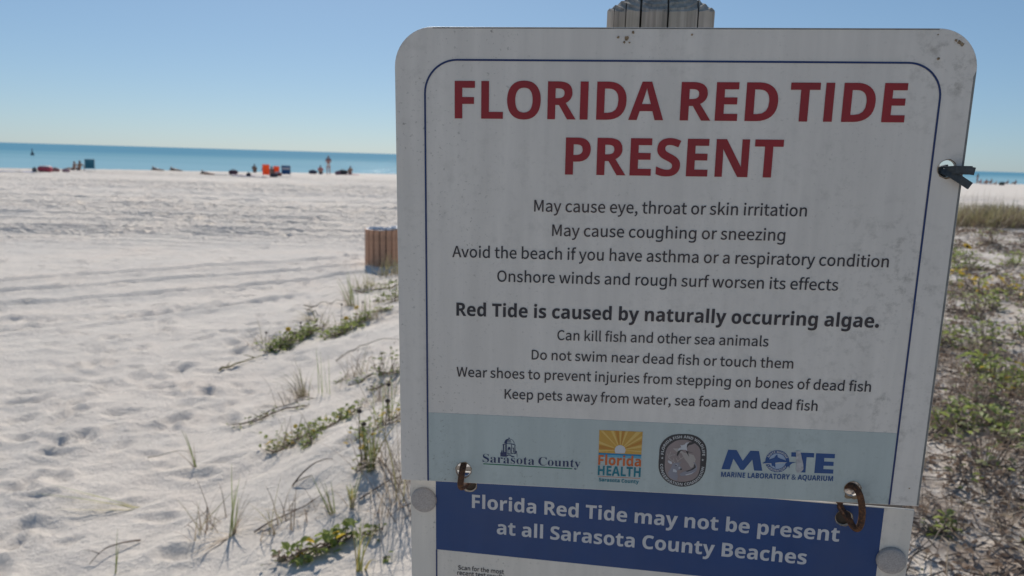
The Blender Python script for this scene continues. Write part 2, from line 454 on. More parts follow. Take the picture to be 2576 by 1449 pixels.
# glyph outlines: advance, closed contours (x, y, ...), 1000 units = cap height
GLYPHS = {
 'r': {
  ' ':[306,[]],
  ',':[379,[[102,-259,209,-191,277,-95,302,26,289,104,253,154,196,172,150,161,116,131,102,85,115,38,148,8,194,-3,209,-1,192,-77,145,-140,72,-186]]],
  'A':[829,[[5,0,132,0,229,306,595,306,690,0,824,0,484,1000,344,1000],[261,405,310,559,409,898,415,898,516,559,563,405]]],
  'C':[870,[[514,-18,634,-1,735,48,821,126,752,206,684,145,608,106,520,93,391,121,293,203,230,333,209,503,231,672,296,799,395,879,524,907,603,895,671,862,729,813,797,895,727,955,635,1000,523,1018,346,982,206,880,113,717,79,499,112,282,203,119,341,17]]],
  'D':[939,[[138,0,393,0,593,34,739,133,828,291,858,503,828,716,738,871,590,967,387,1000,138,1000],[263,104,263,898,377,898,531,872,641,796,707,672,729,503,707,334,641,209,531,131,377,104]]],
  'K':[881,[[138,0,263,0,263,317,435,521,735,0,876,0,514,621,828,1000,685,1000,266,498,263,498,263,1000,138,1000]]],
  'M':[1108,[[138,0,251,0,251,554,235,849,240,849,321,621,510,101,595,101,783,621,864,849,869,849,853,554,853,0,970,0,970,1000,819,1000,628,465,558,256,553,256,480,465,289,1000,138,1000]]],
  'O':[1012,[[506,-18,679,19,814,123,902,287,933,503,902,719,814,881,679,982,506,1018,334,982,198,881,111,719,79,503,111,287,198,123,334,19],[506,93,384,122,290,204,230,334,209,503,230,672,290,799,384,879,506,907,629,879,722,799,782,672,804,503,782,334,722,204,629,122]]],
  'S':[813,[[415,-18,596,21,713,122,754,266,727,390,653,475,548,533,407,595,329,631,266,683,240,763,263,840,328,889,427,907,514,896,589,864,655,814,720,895,640,959,540,1002,427,1018,265,983,153,890,112,753,144,630,221,548,315,497,458,434,544,392,604,338,626,255,601,170,529,113,416,93,314,108,220,151,141,217,65,130,163,51,280,0]]],
  'W':[1198,[[247,0,397,0,546,603,596,831,602,831,651,603,802,0,955,0,1161,1000,1041,1000,933,456,879,131,870,131,799,456,660,1000,544,1000,407,456,336,131,330,131,270,456,165,1000,35,1000]]],
  'a':[768,[[296,-18,385,-3,467,35,542,89,546,89,557,0,659,0,659,456,633,616,550,722,402,760,289,744,190,708,112,663,160,577,224,615,299,644,382,656,476,629,522,560,535,469,331,434,189,378,107,299,80,192,109,78,185,7],[332,83,265,95,218,133,201,201,232,285,337,346,535,386,535,180,466,126,400,94]]],
  'b':[843,[[452,-18,573,9,676,87,747,212,774,382,754,538,698,657,605,733,479,760,397,746,318,709,246,656,251,789,251,1086,126,1086,126,0,225,0,236,76,241,76,309,26,381,-6],[431,87,377,94,315,118,251,164,251,554,319,609,385,643,447,655,561,620,625,525,644,381,616,223,541,123]]],
  'c':[696,[[417,-18,504,-6,585,26,658,75,603,160,552,122,494,96,428,86,308,122,228,220,199,370,230,519,312,619,432,655,487,647,536,624,580,591,643,673,585,716,514,748,427,760,291,734,177,657,100,535,71,370,97,206,171,84,280,8]]],
  'd':[846,[[378,-18,463,-3,539,35,603,87,607,87,618,0,720,0,720,1086,595,1086,595,801,602,674,538,720,471,749,393,760,271,733,169,655,99,532,72,370,94,205,156,83,252,8],[405,87,295,121,225,218,201,371,230,520,306,619,415,655,475,647,534,622,595,577,595,188,534,132,471,98]]],
  'e':[756,[[426,-18,519,-8,599,19,668,57,625,141,568,109,507,89,439,82,315,114,230,204,194,341,693,341,696,362,698,386,698,412,664,596,563,717,402,760,279,733,173,655,99,533,71,370,99,206,174,84,287,8],[192,430,231,555,307,633,405,660,504,634,567,556,589,430]]],
  'f':[443,[[45,640,146,640,146,0,270,0,270,640,427,640,427,741,270,741,270,858,282,938,316,987,375,1004,402,1002,430,995,458,984,486,1080,449,1093,407,1101,362,1104,240,1074,169,989,146,859,146,741,45,734]]],
  'g':[850,[[401,-332,323,-329,253,-320,190,-305,134,-285,134,-173,192,-198,257,-216,329,-227,408,-231,467,-225,517,-206,558,-175,588,-133,606,-82,612,-22,612,7,614,55,616,98,611,98,569,49,516,14,454,-7,381,-14,293,-3,218,31,157,87,121,143,96,208,81,283,76,369,81,453,96,528,121,594,157,650,218,708,292,743,380,755,427,752,471,742,512,727,549,705,583,677,612,643,619,643,636,741,732,741,732,-12,727,-87,712,-152,687,-207,652,-252,606,-287,549,-312,480,-327],[399,86,467,92,522,112,563,146,591,194,608,259,614,340,614,369,608,461,590,533,561,587,520,623,465,645,397,652,340,644,292,619,253,578,225,522,207,452,202,368,207,284,224,214,252,158,291,118,340,94]]],
  'h':[828,[[126,0,251,0,251,538,319,600,383,638,453,651,533,630,579,566,593,453,593,0,718,0,718,469,693,628,619,726,491,760,398,743,317,698,246,636,251,789,251,1086,126,1086]]],
  'i':[375,[[126,0,251,0,251,741,126,741],[188,894,232,904,261,933,271,977,261,1019,232,1047,188,1057,145,1047,117,1019,106,977,117,933,145,904]]],
  'j':[375,[[48,-330,166,-300,231,-216,251,-85,251,741,127,741,127,-85,120,-162,92,-213,35,-231,10,-229,-14,-223,-35,-217,-60,-311,-30,-321,6,-328],[188,894,231,904,261,933,271,977,261,1019,231,1047,188,1057,145,1047,116,1019,105,977,116,933,145,904]]],
  'k':[753,[[126,0,248,0,248,195,387,357,604,0,739,0,460,442,707,741,568,741,254,351,248,351,248,1086,126,1086]]],
  'l':[387,[[256,-18,286,-16,310,-12,329,-7,311,89,300,87,292,86,285,86,268,91,256,108,251,139,251,1086,126,1086,126,147,139,58,181,2]]],
  'm':[1263,[[126,0,251,0,251,538,316,601,378,638,437,651,514,630,560,566,574,453,574,0,698,0,698,538,765,601,827,638,885,651,963,630,1008,566,1023,453,1023,0,1147,0,1147,469,1123,628,1049,726,924,760,837,742,756,692,678,618,637,694,571,743,473,760,389,743,312,697,243,633,240,633,228,741,126,741]]],
  'n':[832,[[126,0,251,0,251,538,319,600,383,638,453,651,533,630,579,566,593,453,593,0,718,0,718,469,693,628,619,726,491,760,397,743,316,697,243,633,240,633,228,741,126,741]]],
  'o':[827,[[413,-18,543,8,653,84,728,206,756,370,728,535,653,657,543,734,413,760,283,734,174,657,99,535,71,370,99,206,174,84,283,8],[413,86,301,122,226,220,199,370,226,519,301,619,413,655,526,619,602,519,629,370,602,220,526,122]]],
  'p':[846,[[126,-312,251,-312,251,-61,247,68,315,21,384,-8,452,-18,573,9,676,87,747,212,774,382,754,538,698,657,605,733,479,760,394,745,315,707,243,655,240,655,228,741,126,741],[431,87,377,94,316,118,251,164,251,554,320,609,385,643,447,655,561,620,625,525,644,381,616,223,541,123]]],
  'r':[529,[[126,0,251,0,251,476,307,576,372,631,437,648,464,647,486,643,509,636,532,744,509,753,483,758,453,760,374,741,302,688,243,606,240,606,228,741,126,741]]],
  's':[638,[[319,-18,467,13,557,92,588,202,554,314,469,382,363,427,285,459,226,498,203,555,218,609,264,648,341,663,402,654,457,631,509,598,569,675,505,718,427,748,340,760,201,731,115,656,85,550,117,446,198,380,300,336,380,303,444,258,469,195,453,137,405,95,323,79,242,90,170,121,104,168,44,85,123,32,217,-4]]],
  't':[514,[[357,-18,404,-14,451,-4,495,10,471,104,444,94,415,86,386,83,318,100,282,148,271,225,271,640,473,640,473,741,271,741,271,950,168,950,154,741,37,734,37,640,147,640,147,229,167,99,233,13]]],
  'u':[828,[[342,-18,435,-1,515,46,587,116,591,116,600,0,704,0,704,741,580,741,580,216,513,144,449,103,379,90,300,110,254,174,240,286,240,741,115,741,115,271,139,112,214,15]]],
  'v':[711,[[285,0,431,0,693,741,570,741,430,319,362,101,355,101,286,319,147,741,18,741]]],
  'w':[1094,[[243,0,387,0,492,397,543,613,550,613,600,400,707,0,858,0,1059,741,939,741,831,312,786,106,779,106,727,312,611,741,490,741,374,312,325,106,318,106,274,312,164,741,37,741]]],
  'y':[711,[[138,-319,264,-285,353,-194,415,-63,693,741,572,741,438,330,378,120,371,120,297,330,147,741,18,741,315,-1,299,-57,260,-139,205,-196,132,-217,112,-215,92,-210,75,-205,50,-304,76,-312,105,-317]]],
  'z':[648,[[48,0,608,0,608,101,205,101,596,674,596,741,90,741,90,640,438,640,48,67]]],
  'ﬁ':[819,[[569,0,694,0,694,741,569,741],[632,894,675,904,705,933,716,977,705,1019,675,1047,632,1057,589,1047,560,1019,550,977,560,933,589,904],[45,640,146,640,146,0,270,0,270,640,427,640,427,741,270,741,270,858,282,938,316,987,375,1004,402,1002,430,995,458,984,486,1080,449,1093,407,1101,362,1104,240,1074,169,989,146,859,146,741,45,734]]],
 },
 'b': {
  ' ':[364,[]],
  '&':[1025,[[389,-14,300,-6,223,18,160,57,112,112,84,179,74,261,81,328,100,385,132,433,176,476,228,516,290,555,261,589,233,625,207,662,185,703,172,748,168,797,176,861,199,915,237,958,289,990,352,1009,426,1015,495,1009,554,990,603,959,639,916,661,863,668,800,662,744,643,694,611,650,570,610,522,573,468,538,738,277,761,308,781,341,798,377,812,416,825,457,836,500,961,500,945,442,926,386,905,333,880,284,851,239,818,199,1022,0,856,0,734,118,688,81,639,49,587,22,529,2,463,-10],[392,611,442,642,481,672,511,701,530,731,542,764,546,800,542,831,531,859,513,882,488,900,457,911,422,915,385,911,353,901,326,884,305,861,293,832,289,798,291,766,300,735,315,705,336,676,361,644],[394,95,451,99,502,108,548,125,588,146,624,169,655,195,364,478,317,448,278,417,246,387,222,352,208,312,203,265,209,217,226,176,255,141,293,116,340,100]]],
  '.':[360,[[325,140,311,203,270,253,212,281,148,281,90,253,49,203,35,140,49,77,90,27,148,-1,212,-1,270,27,311,77]]],
  'A':[966,[[0,0,353,1004,612,1004,966,0,738,0,665,238,301,238,228,0],[354,416,615,416,541,648,523,709,501,783,483,849,464,779,442,701,426,648]]],
  'B':[941,[[126,0,126,1000,437,1000,531,996,613,986,682,968,739,944,796,897,830,831,842,746,837,692,824,644,802,602,771,568,733,544,688,531,688,524,720,516,751,504,779,489,804,469,825,445,843,416,856,381,864,339,867,290,856,206,823,135,769,77,715,43,653,19,581,5,500,0],[338,604,461,604,516,607,559,617,589,633,609,656,621,684,625,718,620,753,606,781,583,801,549,815,505,824,450,826,338,826],[338,175,476,175,533,179,578,192,609,212,630,240,643,273,647,311,643,346,630,376,609,401,576,420,529,432,469,436,338,436]]],
  'C':[892,[[531,-14,457,-10,390,2,330,22,277,50,216,98,166,158,129,229,108,289,93,354,84,424,81,499,85,572,95,641,112,706,136,766,178,838,231,899,295,948,350,977,411,998,478,1010,550,1014,600,1012,650,1006,700,995,749,981,797,964,843,944,775,772,662,818,624,829,587,835,550,838,476,827,413,797,364,746,336,697,316,639,304,572,300,497,303,422,315,356,333,298,359,250,407,201,471,172,550,162,591,164,632,169,673,176,805,216,805,38,762,22,718,9,675,-1,630,-8,582,-13]]],
  'D':[1036,[[126,0,126,1000,440,1000,516,996,586,986,652,968,712,944,783,901,843,846,891,779,919,722,939,658,951,587,955,510,946,391,919,288,874,200,812,128,733,72,639,32,531,8,409,0],[338,175,429,175,563,196,659,257,716,360,735,504,731,582,717,649,694,704,662,749,607,792,536,818,451,826,338,826]]],
  'E':[784,[[126,0,126,1000,702,1000,702,826,338,826,338,606,676,606,676,433,338,433,338,175,702,175,702,0]]],
  'F':[769,[[126,0,126,1000,699,1000,699,826,335,826,335,569,674,569,674,395,335,395,335,0]]],
  'H':[1071,[[126,0,126,1000,338,1000,338,608,734,608,734,1000,945,1000,945,0,734,0,734,431,338,431,338,0]]],
  'I':[467,[[126,0,341,0,341,1000,126,1000]]],
  'L':[791,[[126,0,126,1000,338,1000,338,175,744,175,744,0]]],
  'M':[1321,[[126,0,126,1000,415,1000,651,235,655,235,906,1000,1195,1000,1195,0,997,0,997,473,999,583,1004,700,1007,783,1001,783,744,0,549,0,308,784,303,784,308,700,313,581,315,465,315,0]]],
  'N':[1139,[[126,0,126,1000,394,1000,828,251,832,251,825,389,822,527,822,1000,1013,1000,1013,0,744,0,308,756,303,756,312,613,315,471,315,0]]],
  'O':[1115,[[557,-14,480,-10,409,2,346,22,289,50,225,99,173,159,132,231,110,292,94,357,84,428,81,503,84,578,94,648,110,713,132,773,173,844,225,904,289,952,346,980,409,999,481,1011,559,1015,636,1011,707,999,770,980,826,952,890,903,942,844,982,772,1005,712,1021,647,1030,577,1034,501,1030,426,1021,356,1005,291,982,230,942,159,890,99,826,50,770,22,707,2,636,-10],[557,164,639,174,704,204,752,254,778,304,796,361,807,427,811,501,807,576,796,643,778,700,752,749,704,799,640,829,559,839,477,829,413,799,364,749,338,700,319,643,308,576,304,501,308,427,319,361,338,304,364,254,412,204,477,174]]],
  'P':[880,[[126,0,126,1000,445,1000,535,995,613,979,677,953,728,917,777,854,807,778,817,688,812,631,800,577,780,525,750,477,710,436,659,402,596,376,519,361,429,356,338,356,338,0],[338,529,408,529,463,533,511,545,550,565,579,594,596,632,602,681,584,762,528,810,434,826,338,826]]],
  'Q':[1115,[[756,-238,573,-14,557,-14,480,-10,409,2,346,22,289,50,225,99,173,159,132,231,110,292,94,357,84,428,81,503,84,578,94,648,110,713,132,773,173,844,225,904,289,952,346,980,409,999,481,1011,559,1015,636,1011,707,999,770,980,826,952,890,903,942,844,982,772,1005,712,1021,647,1030,577,1034,501,1030,420,1019,345,1000,275,973,211,939,154,897,105,846,64,787,31,1028,-238],[557,164,639,174,704,204,752,254,778,304,796,361,807,427,811,501,807,576,796,643,778,700,752,749,704,799,640,829,559,839,477,829,413,799,364,749,338,700,319,643,308,576,304,501,308,427,319,361,338,304,364,254,412,204,477,174]]],
  'R':[924,[[126,0,126,1000,417,1000,513,995,595,981,664,958,719,926,773,868,806,793,817,700,814,656,805,617,791,581,771,548,749,519,722,494,693,471,662,452,630,436,924,0,689,0,451,384,338,384,338,0],[338,556,406,556,470,560,520,572,557,591,582,618,597,653,602,695,597,738,581,772,554,796,516,813,465,823,402,826,338,826]]],
  'S':[772,[[347,-14,270,-10,197,1,129,20,64,46,64,244,212,187,263,173,314,164,364,161,411,164,448,174,475,191,494,213,505,238,508,268,502,303,484,333,452,359,412,382,366,407,314,431,238,470,211,487,185,506,160,528,137,553,117,581,99,612,86,647,78,686,76,730,86,813,116,883,167,939,216,972,274,995,340,1009,415,1014,466,1012,516,1006,564,996,612,982,661,965,711,944,643,779,520,822,483,831,446,836,408,838,371,834,340,825,315,810,297,789,286,765,283,737,288,704,304,676,331,653,367,630,414,605,472,577,521,553,564,528,603,502,636,474,664,443,686,409,703,371,712,327,716,277,705,195,673,124,620,65,567,31,504,6,431,-9]]],
  'T':[811,[[300,0,300,824,28,824,28,1000,783,1000,783,824,511,824,511,0]]],
  'U':[1059,[[525,-14,432,-8,350,11,280,43,223,88,177,142,145,205,126,276,119,356,119,1000,331,1000,331,388,336,314,353,256,381,214,420,186,470,169,531,164,594,170,644,188,681,218,707,262,723,319,728,389,728,1000,940,1000,940,353,935,286,920,224,894,166,859,114,813,70,757,34,690,7,613,-9]]],
  'V':[910,[[339,0,0,1000,214,1000,402,405,418,348,440,261,455,185,470,261,492,348,507,405,696,1000,910,1000,570,0]]],
  'W':[1354,[[255,0,0,1000,209,1000,336,454,354,373,373,275,385,192,398,275,416,369,431,440,577,1000,777,1000,923,440,939,370,957,275,969,192,982,275,1001,373,1018,454,1146,1000,1354,1000,1099,0,859,0,723,525,712,571,698,639,685,708,676,759,669,708,655,639,641,572,630,524,496,0]]],
  'Y':[874,[[332,0,332,382,0,1000,230,1000,437,588,646,1000,874,1000,542,389,542,0]]],
  'a':[846,[[296,-14,231,-7,175,12,126,46,89,92,66,153,59,228,68,302,97,362,144,408,192,434,251,453,320,466,401,472,534,476,534,510,530,546,520,576,502,598,478,614,449,623,415,626,378,624,341,619,305,610,270,598,234,585,199,570,130,711,173,731,218,748,267,762,317,772,370,778,423,780,518,773,596,751,659,714,704,661,732,593,741,510,741,0,595,0,555,104,549,104,516,66,481,36,445,14,404,-2,354,-11],[374,139,416,143,454,156,487,179,513,209,528,246,534,291,534,354,452,352,392,346,345,334,312,315,291,290,277,261,273,227,276,198,286,176,301,159,322,148,346,141]]],
  'b':[887,[[529,-14,477,-11,433,-1,397,16,367,37,340,60,318,84,304,84,269,0,109,0,109,1064,318,1064,318,817,315,731,310,665,318,665,341,695,368,722,401,746,439,764,483,775,535,779,615,768,685,734,744,679,779,623,804,555,819,475,824,384,818,292,803,211,778,143,742,87,683,31,612,-3],[471,155,511,162,545,182,573,215,594,261,606,318,611,387,606,455,594,511,572,555,543,587,509,606,468,612,419,606,381,590,354,562,335,522,323,471,318,408,318,385,322,317,333,260,351,215,379,182,419,162]]],
  'c':[720,[[420,-14,340,-8,269,10,208,39,156,81,115,135,86,202,69,283,63,378,68,466,84,542,111,606,147,660,191,704,243,737,302,760,367,774,438,779,488,777,534,772,575,763,612,752,646,740,676,727,615,566,523,598,495,605,466,609,438,611,367,596,317,553,286,481,276,380,281,310,295,253,319,210,351,180,391,162,438,155,481,157,519,163,555,173,588,186,621,202,653,221,653,43,620,25,587,10,553,-1,514,-8,470,-13]]],
  'd':[887,[[352,-14,272,-3,202,31,144,86,108,142,83,210,68,290,63,381,68,473,83,553,109,621,144,678,204,734,275,768,357,779,409,775,454,764,493,746,526,723,554,697,577,667,584,667,574,732,571,761,569,790,569,819,569,1064,777,1064,777,0,618,0,577,99,569,99,546,69,518,42,486,19,448,1,403,-10],[424,153,477,158,517,175,546,204,566,244,578,295,583,357,583,380,579,448,567,505,548,550,519,583,477,603,422,609,379,603,343,583,314,550,292,504,279,447,275,378,279,310,292,253,314,209,343,178,380,159]]],
  'e':[828,[[455,-14,382,-9,314,5,252,29,197,62,151,105,113,158,85,221,69,294,63,377,68,461,83,536,109,600,143,655,185,699,235,734,292,759,355,774,424,779,499,773,566,756,625,728,675,688,716,638,744,579,762,510,768,431,768,331,275,331,282,276,299,230,327,192,364,164,410,147,465,141,513,143,558,148,599,156,640,168,682,183,724,202,724,41,686,24,647,10,606,-1,561,-8,511,-13],[279,469,571,469,567,513,555,552,535,585,507,610,471,625,426,630,388,626,354,613,326,591,303,560,287,519]]],
  'g':[887,[[395,-336,342,-335,292,-332,244,-326,199,-318,154,-306,109,-291,109,-125,181,-150,255,-169,330,-180,408,-183,497,-164,551,-106,569,-10,569,6,571,55,574,99,569,99,541,63,509,34,475,13,437,-2,396,-11,352,-14,268,-2,197,32,139,90,106,148,82,215,68,293,63,381,68,470,83,548,107,616,141,674,200,732,272,767,357,779,445,766,518,729,578,667,584,667,601,765,777,765,777,-1,771,-78,753,-146,723,-203,681,-251,627,-288,561,-315,484,-331],[426,150,474,155,514,170,544,195,566,233,578,286,583,354,583,380,578,454,566,513,545,556,514,586,474,603,423,609,359,595,313,551,285,479,276,378,285,278,313,207,360,164]]],
  'h':[920,[[109,0,109,1064,318,1064,318,847,314,739,308,667,319,667,346,702,377,731,413,752,453,767,495,776,541,779,618,771,685,749,740,712,782,659,807,588,815,499,815,0,606,0,606,447,593,539,552,594,483,612,427,605,384,583,354,547,334,497,322,435,318,360,318,0]]],
  'i':[427,[[214,860,184,862,157,870,134,882,115,901,104,928,101,962,104,997,115,1024,134,1043,157,1055,184,1062,214,1064,244,1062,270,1055,294,1043,313,1024,324,997,328,962,324,928,313,901,294,882,270,870,244,862],[109,0,109,765,318,765,318,0]]],
  'l':[427,[[109,0,109,1064,318,1064,318,0]]],
  'm':[1375,[[109,0,109,765,269,765,297,667,308,667,334,702,366,731,404,752,445,767,487,776,531,779,584,776,632,767,674,751,710,730,740,702,763,667,782,667,808,702,840,731,879,752,921,767,964,776,1007,779,1087,771,1152,749,1204,712,1241,659,1263,588,1270,499,1270,0,1062,0,1062,447,1049,539,1011,594,947,612,897,606,858,586,829,553,810,508,798,452,794,384,794,0,585,0,585,447,573,539,534,594,471,612,419,605,379,583,351,547,333,497,322,435,318,360,318,0]]],
  'n':[920,[[109,0,109,765,269,765,297,667,308,667,335,702,369,731,408,752,452,767,497,776,543,779,620,771,686,749,741,712,782,659,807,588,815,499,815,0,606,0,606,447,603,497,593,539,577,571,554,594,522,607,483,612,426,605,383,583,353,547,333,497,322,435,318,360,318,0]]],
  'o':[867,[[431,-14,363,-9,300,7,242,32,190,68,146,113,111,167,84,231,68,303,63,384,69,473,88,552,119,620,162,676,217,721,280,753,353,772,436,779,505,774,568,758,626,732,677,697,721,653,756,599,783,536,799,464,804,384,798,294,779,215,748,147,704,90,649,44,586,12,513,-8],[434,154,484,161,524,180,554,212,575,257,587,314,591,384,587,453,575,510,554,554,524,585,484,604,433,611,383,604,343,585,313,554,292,510,280,453,276,384,280,314,292,257,313,212,343,180,383,161]]],
  'p':[887,[[109,-336,109,765,279,765,308,665,318,665,341,695,368,721,401,745,439,764,483,775,535,779,615,768,685,734,744,679,779,623,804,555,819,475,824,384,818,292,803,212,777,144,741,88,681,31,610,-3,529,-14,478,-11,434,-1,398,16,367,37,340,60,318,84,307,84,313,45,317,8,318,-28,318,-336],[471,155,514,162,549,182,576,215,595,261,607,318,611,387,602,485,575,556,530,598,468,612,419,606,381,590,354,562,335,522,323,471,318,408,318,385,322,317,333,260,351,215,379,182,419,162]]],
  'r':[636,[[109,0,109,765,268,765,298,636,308,636,333,673,364,707,401,737,442,760,487,774,536,779,573,777,586,776,597,775,606,773,591,577,583,579,574,580,562,582,529,584,494,582,460,576,427,565,397,550,370,530,348,504,331,473,321,434,318,389,318,0]]],
  's':[696,[[317,-14,266,-13,220,-9,179,-4,141,5,103,16,64,31,64,203,107,185,151,170,197,157,243,147,285,141,324,139,361,141,390,147,411,157,425,170,434,186,437,204,436,217,432,229,426,239,417,250,402,262,381,275,272,325,227,345,188,366,154,386,126,407,103,432,85,459,73,490,66,525,63,566,72,631,100,684,146,725,207,755,280,773,366,779,412,777,458,772,501,765,545,753,589,738,634,718,571,569,465,609,431,617,397,623,363,625,311,619,281,602,270,574,272,562,276,552,282,541,293,531,308,521,328,510,430,465,472,447,510,429,543,410,573,389,597,365,617,338,631,307,640,270,643,227,634,155,606,96,561,48,515,21,459,2,393,-10]]],
  't':[608,[[371,-14,327,-12,286,-4,249,8,215,27,187,53,163,86,146,128,135,179,132,239,132,608,32,608,32,696,147,766,207,927,340,927,340,765,555,765,555,608,340,608,340,239,343,213,352,191,366,174,384,162,406,155,431,153,454,153,477,156,499,160,563,176,563,21,539,12,511,4,480,-4,446,-9,409,-13]]],
  'u':[920,[[377,-14,300,-7,234,16,179,53,138,106,113,177,105,266,105,765,314,765,314,318,317,268,327,227,343,195,367,171,398,157,437,153,494,160,537,182,567,218,587,268,598,330,602,405,602,765,811,765,811,0,651,0,623,98,612,98,585,62,551,34,512,13,469,-2,424,-11]]],
  'y':[797,[[154,-336,132,-336,111,-335,93,-333,48,-325,48,-160,85,-165,99,-167,115,-168,130,-168,171,-164,206,-150,235,-128,258,-100,277,-68,291,-32,304,6,0,765,228,765,373,335,379,314,385,293,389,271,398,202,402,202,414,271,431,335,573,765,797,765,473,-98,440,-171,398,-230,347,-277,288,-310,224,-330]]],
 },
 's': {
  ' ':[375,[]],
  'C':[1004,[[550,-23,480,-19,414,-7,353,14,295,43,226,92,167,152,120,224,92,284,72,349,60,417,56,490,60,562,72,630,92,693,120,753,169,824,228,884,298,933,356,962,419,982,485,994,556,999,626,992,703,974,788,944,803,938,817,935,831,934,863,941,885,963,899,999,937,999,937,661,901,661,864,744,818,815,764,873,704,916,639,942,569,951,455,922,374,835,325,689,308,486,326,295,380,159,470,78,597,50,654,55,711,71,768,96,823,131,873,175,919,228,960,190,878,97,783,30,674,-10]]],
  'S':[837,[[92,-23,92,339,134,339,161,243,196,166,239,107,291,65,352,40,422,32,473,37,516,52,551,77,577,110,593,148,598,192,585,251,547,301,483,343,349,409,273,451,211,496,165,542,133,592,113,649,107,712,111,768,123,818,144,864,172,903,207,937,247,964,293,984,343,996,396,1000,426,999,458,996,492,990,605,961,625,956,631,955,637,954,643,954,664,959,679,974,687,1000,728,1000,728,684,692,684,676,736,655,783,630,826,600,863,568,894,532,920,495,939,456,950,416,954,371,950,332,937,300,915,276,887,261,854,256,816,261,780,273,749,294,722,323,697,360,673,405,650,543,585,598,558,643,529,681,500,711,469,734,437,751,403,762,367,769,328,771,285,766,226,751,173,727,124,694,81,652,45,602,17,545,-5,482,-17,412,-22,388,-21,364,-19,340,-17,316,-12,293,-6,269,1,211,20,198,23,188,25,182,26,168,25,157,21,148,15,142,6,136,-7,131,-23]]],
  'a':[738,[[546,-22,485,-11,446,21,429,75,361,23,286,-8,205,-19,158,-14,119,0,86,24,62,56,48,93,43,135,54,195,85,247,136,292,189,322,255,351,334,380,427,408,427,517,424,554,415,584,401,606,380,622,352,631,317,634,265,629,234,614,223,588,226,580,232,567,244,550,255,532,261,513,264,496,261,471,251,451,236,433,215,420,192,412,166,409,138,412,115,421,96,436,82,456,73,479,71,507,75,540,86,570,106,597,132,622,165,643,203,660,247,673,295,680,347,683,440,677,512,658,565,627,600,582,621,524,628,451,628,134,629,112,630,96,633,85,637,79,643,75,653,73,663,75,675,81,687,89,706,59,657,14,604,-13],[324,72,339,74,355,79,373,88,392,100,410,116,427,135,427,363,330,325,273,264,254,180,261,120,285,84]]],
  'n':[817,[[39,0,39,35,64,37,83,44,97,55,105,70,111,92,112,120,112,543,111,570,106,592,98,609,85,621,66,628,40,631,40,666,317,666,317,573,375,634,443,671,522,683,604,669,662,626,697,554,709,454,709,120,711,93,715,71,723,55,736,45,755,38,780,35,780,0,434,0,434,35,444,35,477,44,498,72,504,120,504,465,503,501,499,531,491,553,479,569,461,579,435,582,392,573,353,548,317,504,317,120,319,93,323,71,331,55,343,45,361,38,386,35,386,0]]],
  'o':[722,[[362,-22,301,-16,245,-1,194,24,149,59,111,101,81,151,58,206,45,266,40,330,45,396,58,456,81,512,111,562,149,604,194,638,245,663,300,678,360,683,420,678,476,663,526,638,571,605,608,563,639,514,662,459,676,397,680,330,676,264,662,203,639,147,608,98,571,57,527,23,477,-2,422,-17],[362,24,398,31,427,51,448,84,456,106,462,137,466,174,471,330,468,442,460,526,445,581,424,614,397,634,362,641,324,634,295,614,275,581,262,525,253,442,251,331,256,175,261,137,267,107,275,84,296,51,325,31]]],
  'r':[617,[[39,0,39,35,65,38,84,45,97,55,106,70,111,91,112,120,112,540,111,573,107,596,99,612,87,621,69,627,43,630,45,666,313,666,313,540,339,583,369,618,401,646,435,667,468,679,500,683,537,680,567,669,591,652,608,629,618,602,621,571,618,545,610,522,597,503,578,488,557,480,532,477,509,479,490,485,476,495,465,508,454,521,444,536,433,548,420,555,405,558,385,553,366,540,347,518,332,489,323,453,320,412,320,120,322,91,329,69,341,54,359,45,387,38,424,35,424,0]]],
  's':[618,[[324,-22,283,-18,237,-7,186,13,177,16,167,18,157,19,136,15,121,2,110,-19,76,-19,76,226,114,226,131,170,155,122,186,84,222,55,260,37,301,32,334,35,361,43,383,57,399,76,409,99,412,125,403,163,378,196,334,225,229,278,183,304,146,333,117,363,96,396,83,433,79,473,86,530,106,580,139,624,184,658,238,678,303,684,319,684,337,682,356,678,427,660,442,656,448,655,453,654,457,654,472,658,484,668,494,684,523,684,523,476,490,476,472,523,449,563,421,594,390,617,356,631,320,635,292,633,268,626,249,613,236,597,228,578,225,556,227,534,235,515,247,499,264,483,287,468,314,454,411,406,455,381,491,354,518,325,537,291,548,251,552,203,545,139,524,84,489,39,443,5,388,-15]]],
  't':[490,[[265,-20,213,-15,172,-1,141,22,120,56,108,99,104,153,104,598,43,598,43,643,189,792,225,835,254,874,277,909,310,909,310,666,445,666,445,598,310,598,310,176,311,148,315,126,321,109,330,96,343,89,360,86,392,95,419,119,442,160,477,141,439,71,391,20,333,-10]]],
  'u':[804,[[281,-22,221,-15,174,4,140,37,117,82,103,139,98,207,98,532,96,562,92,587,84,606,72,619,52,628,24,631,24,666,304,666,304,159,306,135,313,115,323,99,338,86,357,79,379,76,421,84,458,105,490,141,490,532,488,565,483,590,474,608,459,620,437,628,406,631,406,666,695,666,695,150,696,121,702,99,710,84,724,74,745,67,772,63,772,27,710,24,643,15,569,0,490,-22,490,86,464,55,434,29,399,7,362,-9,322,-18]]],
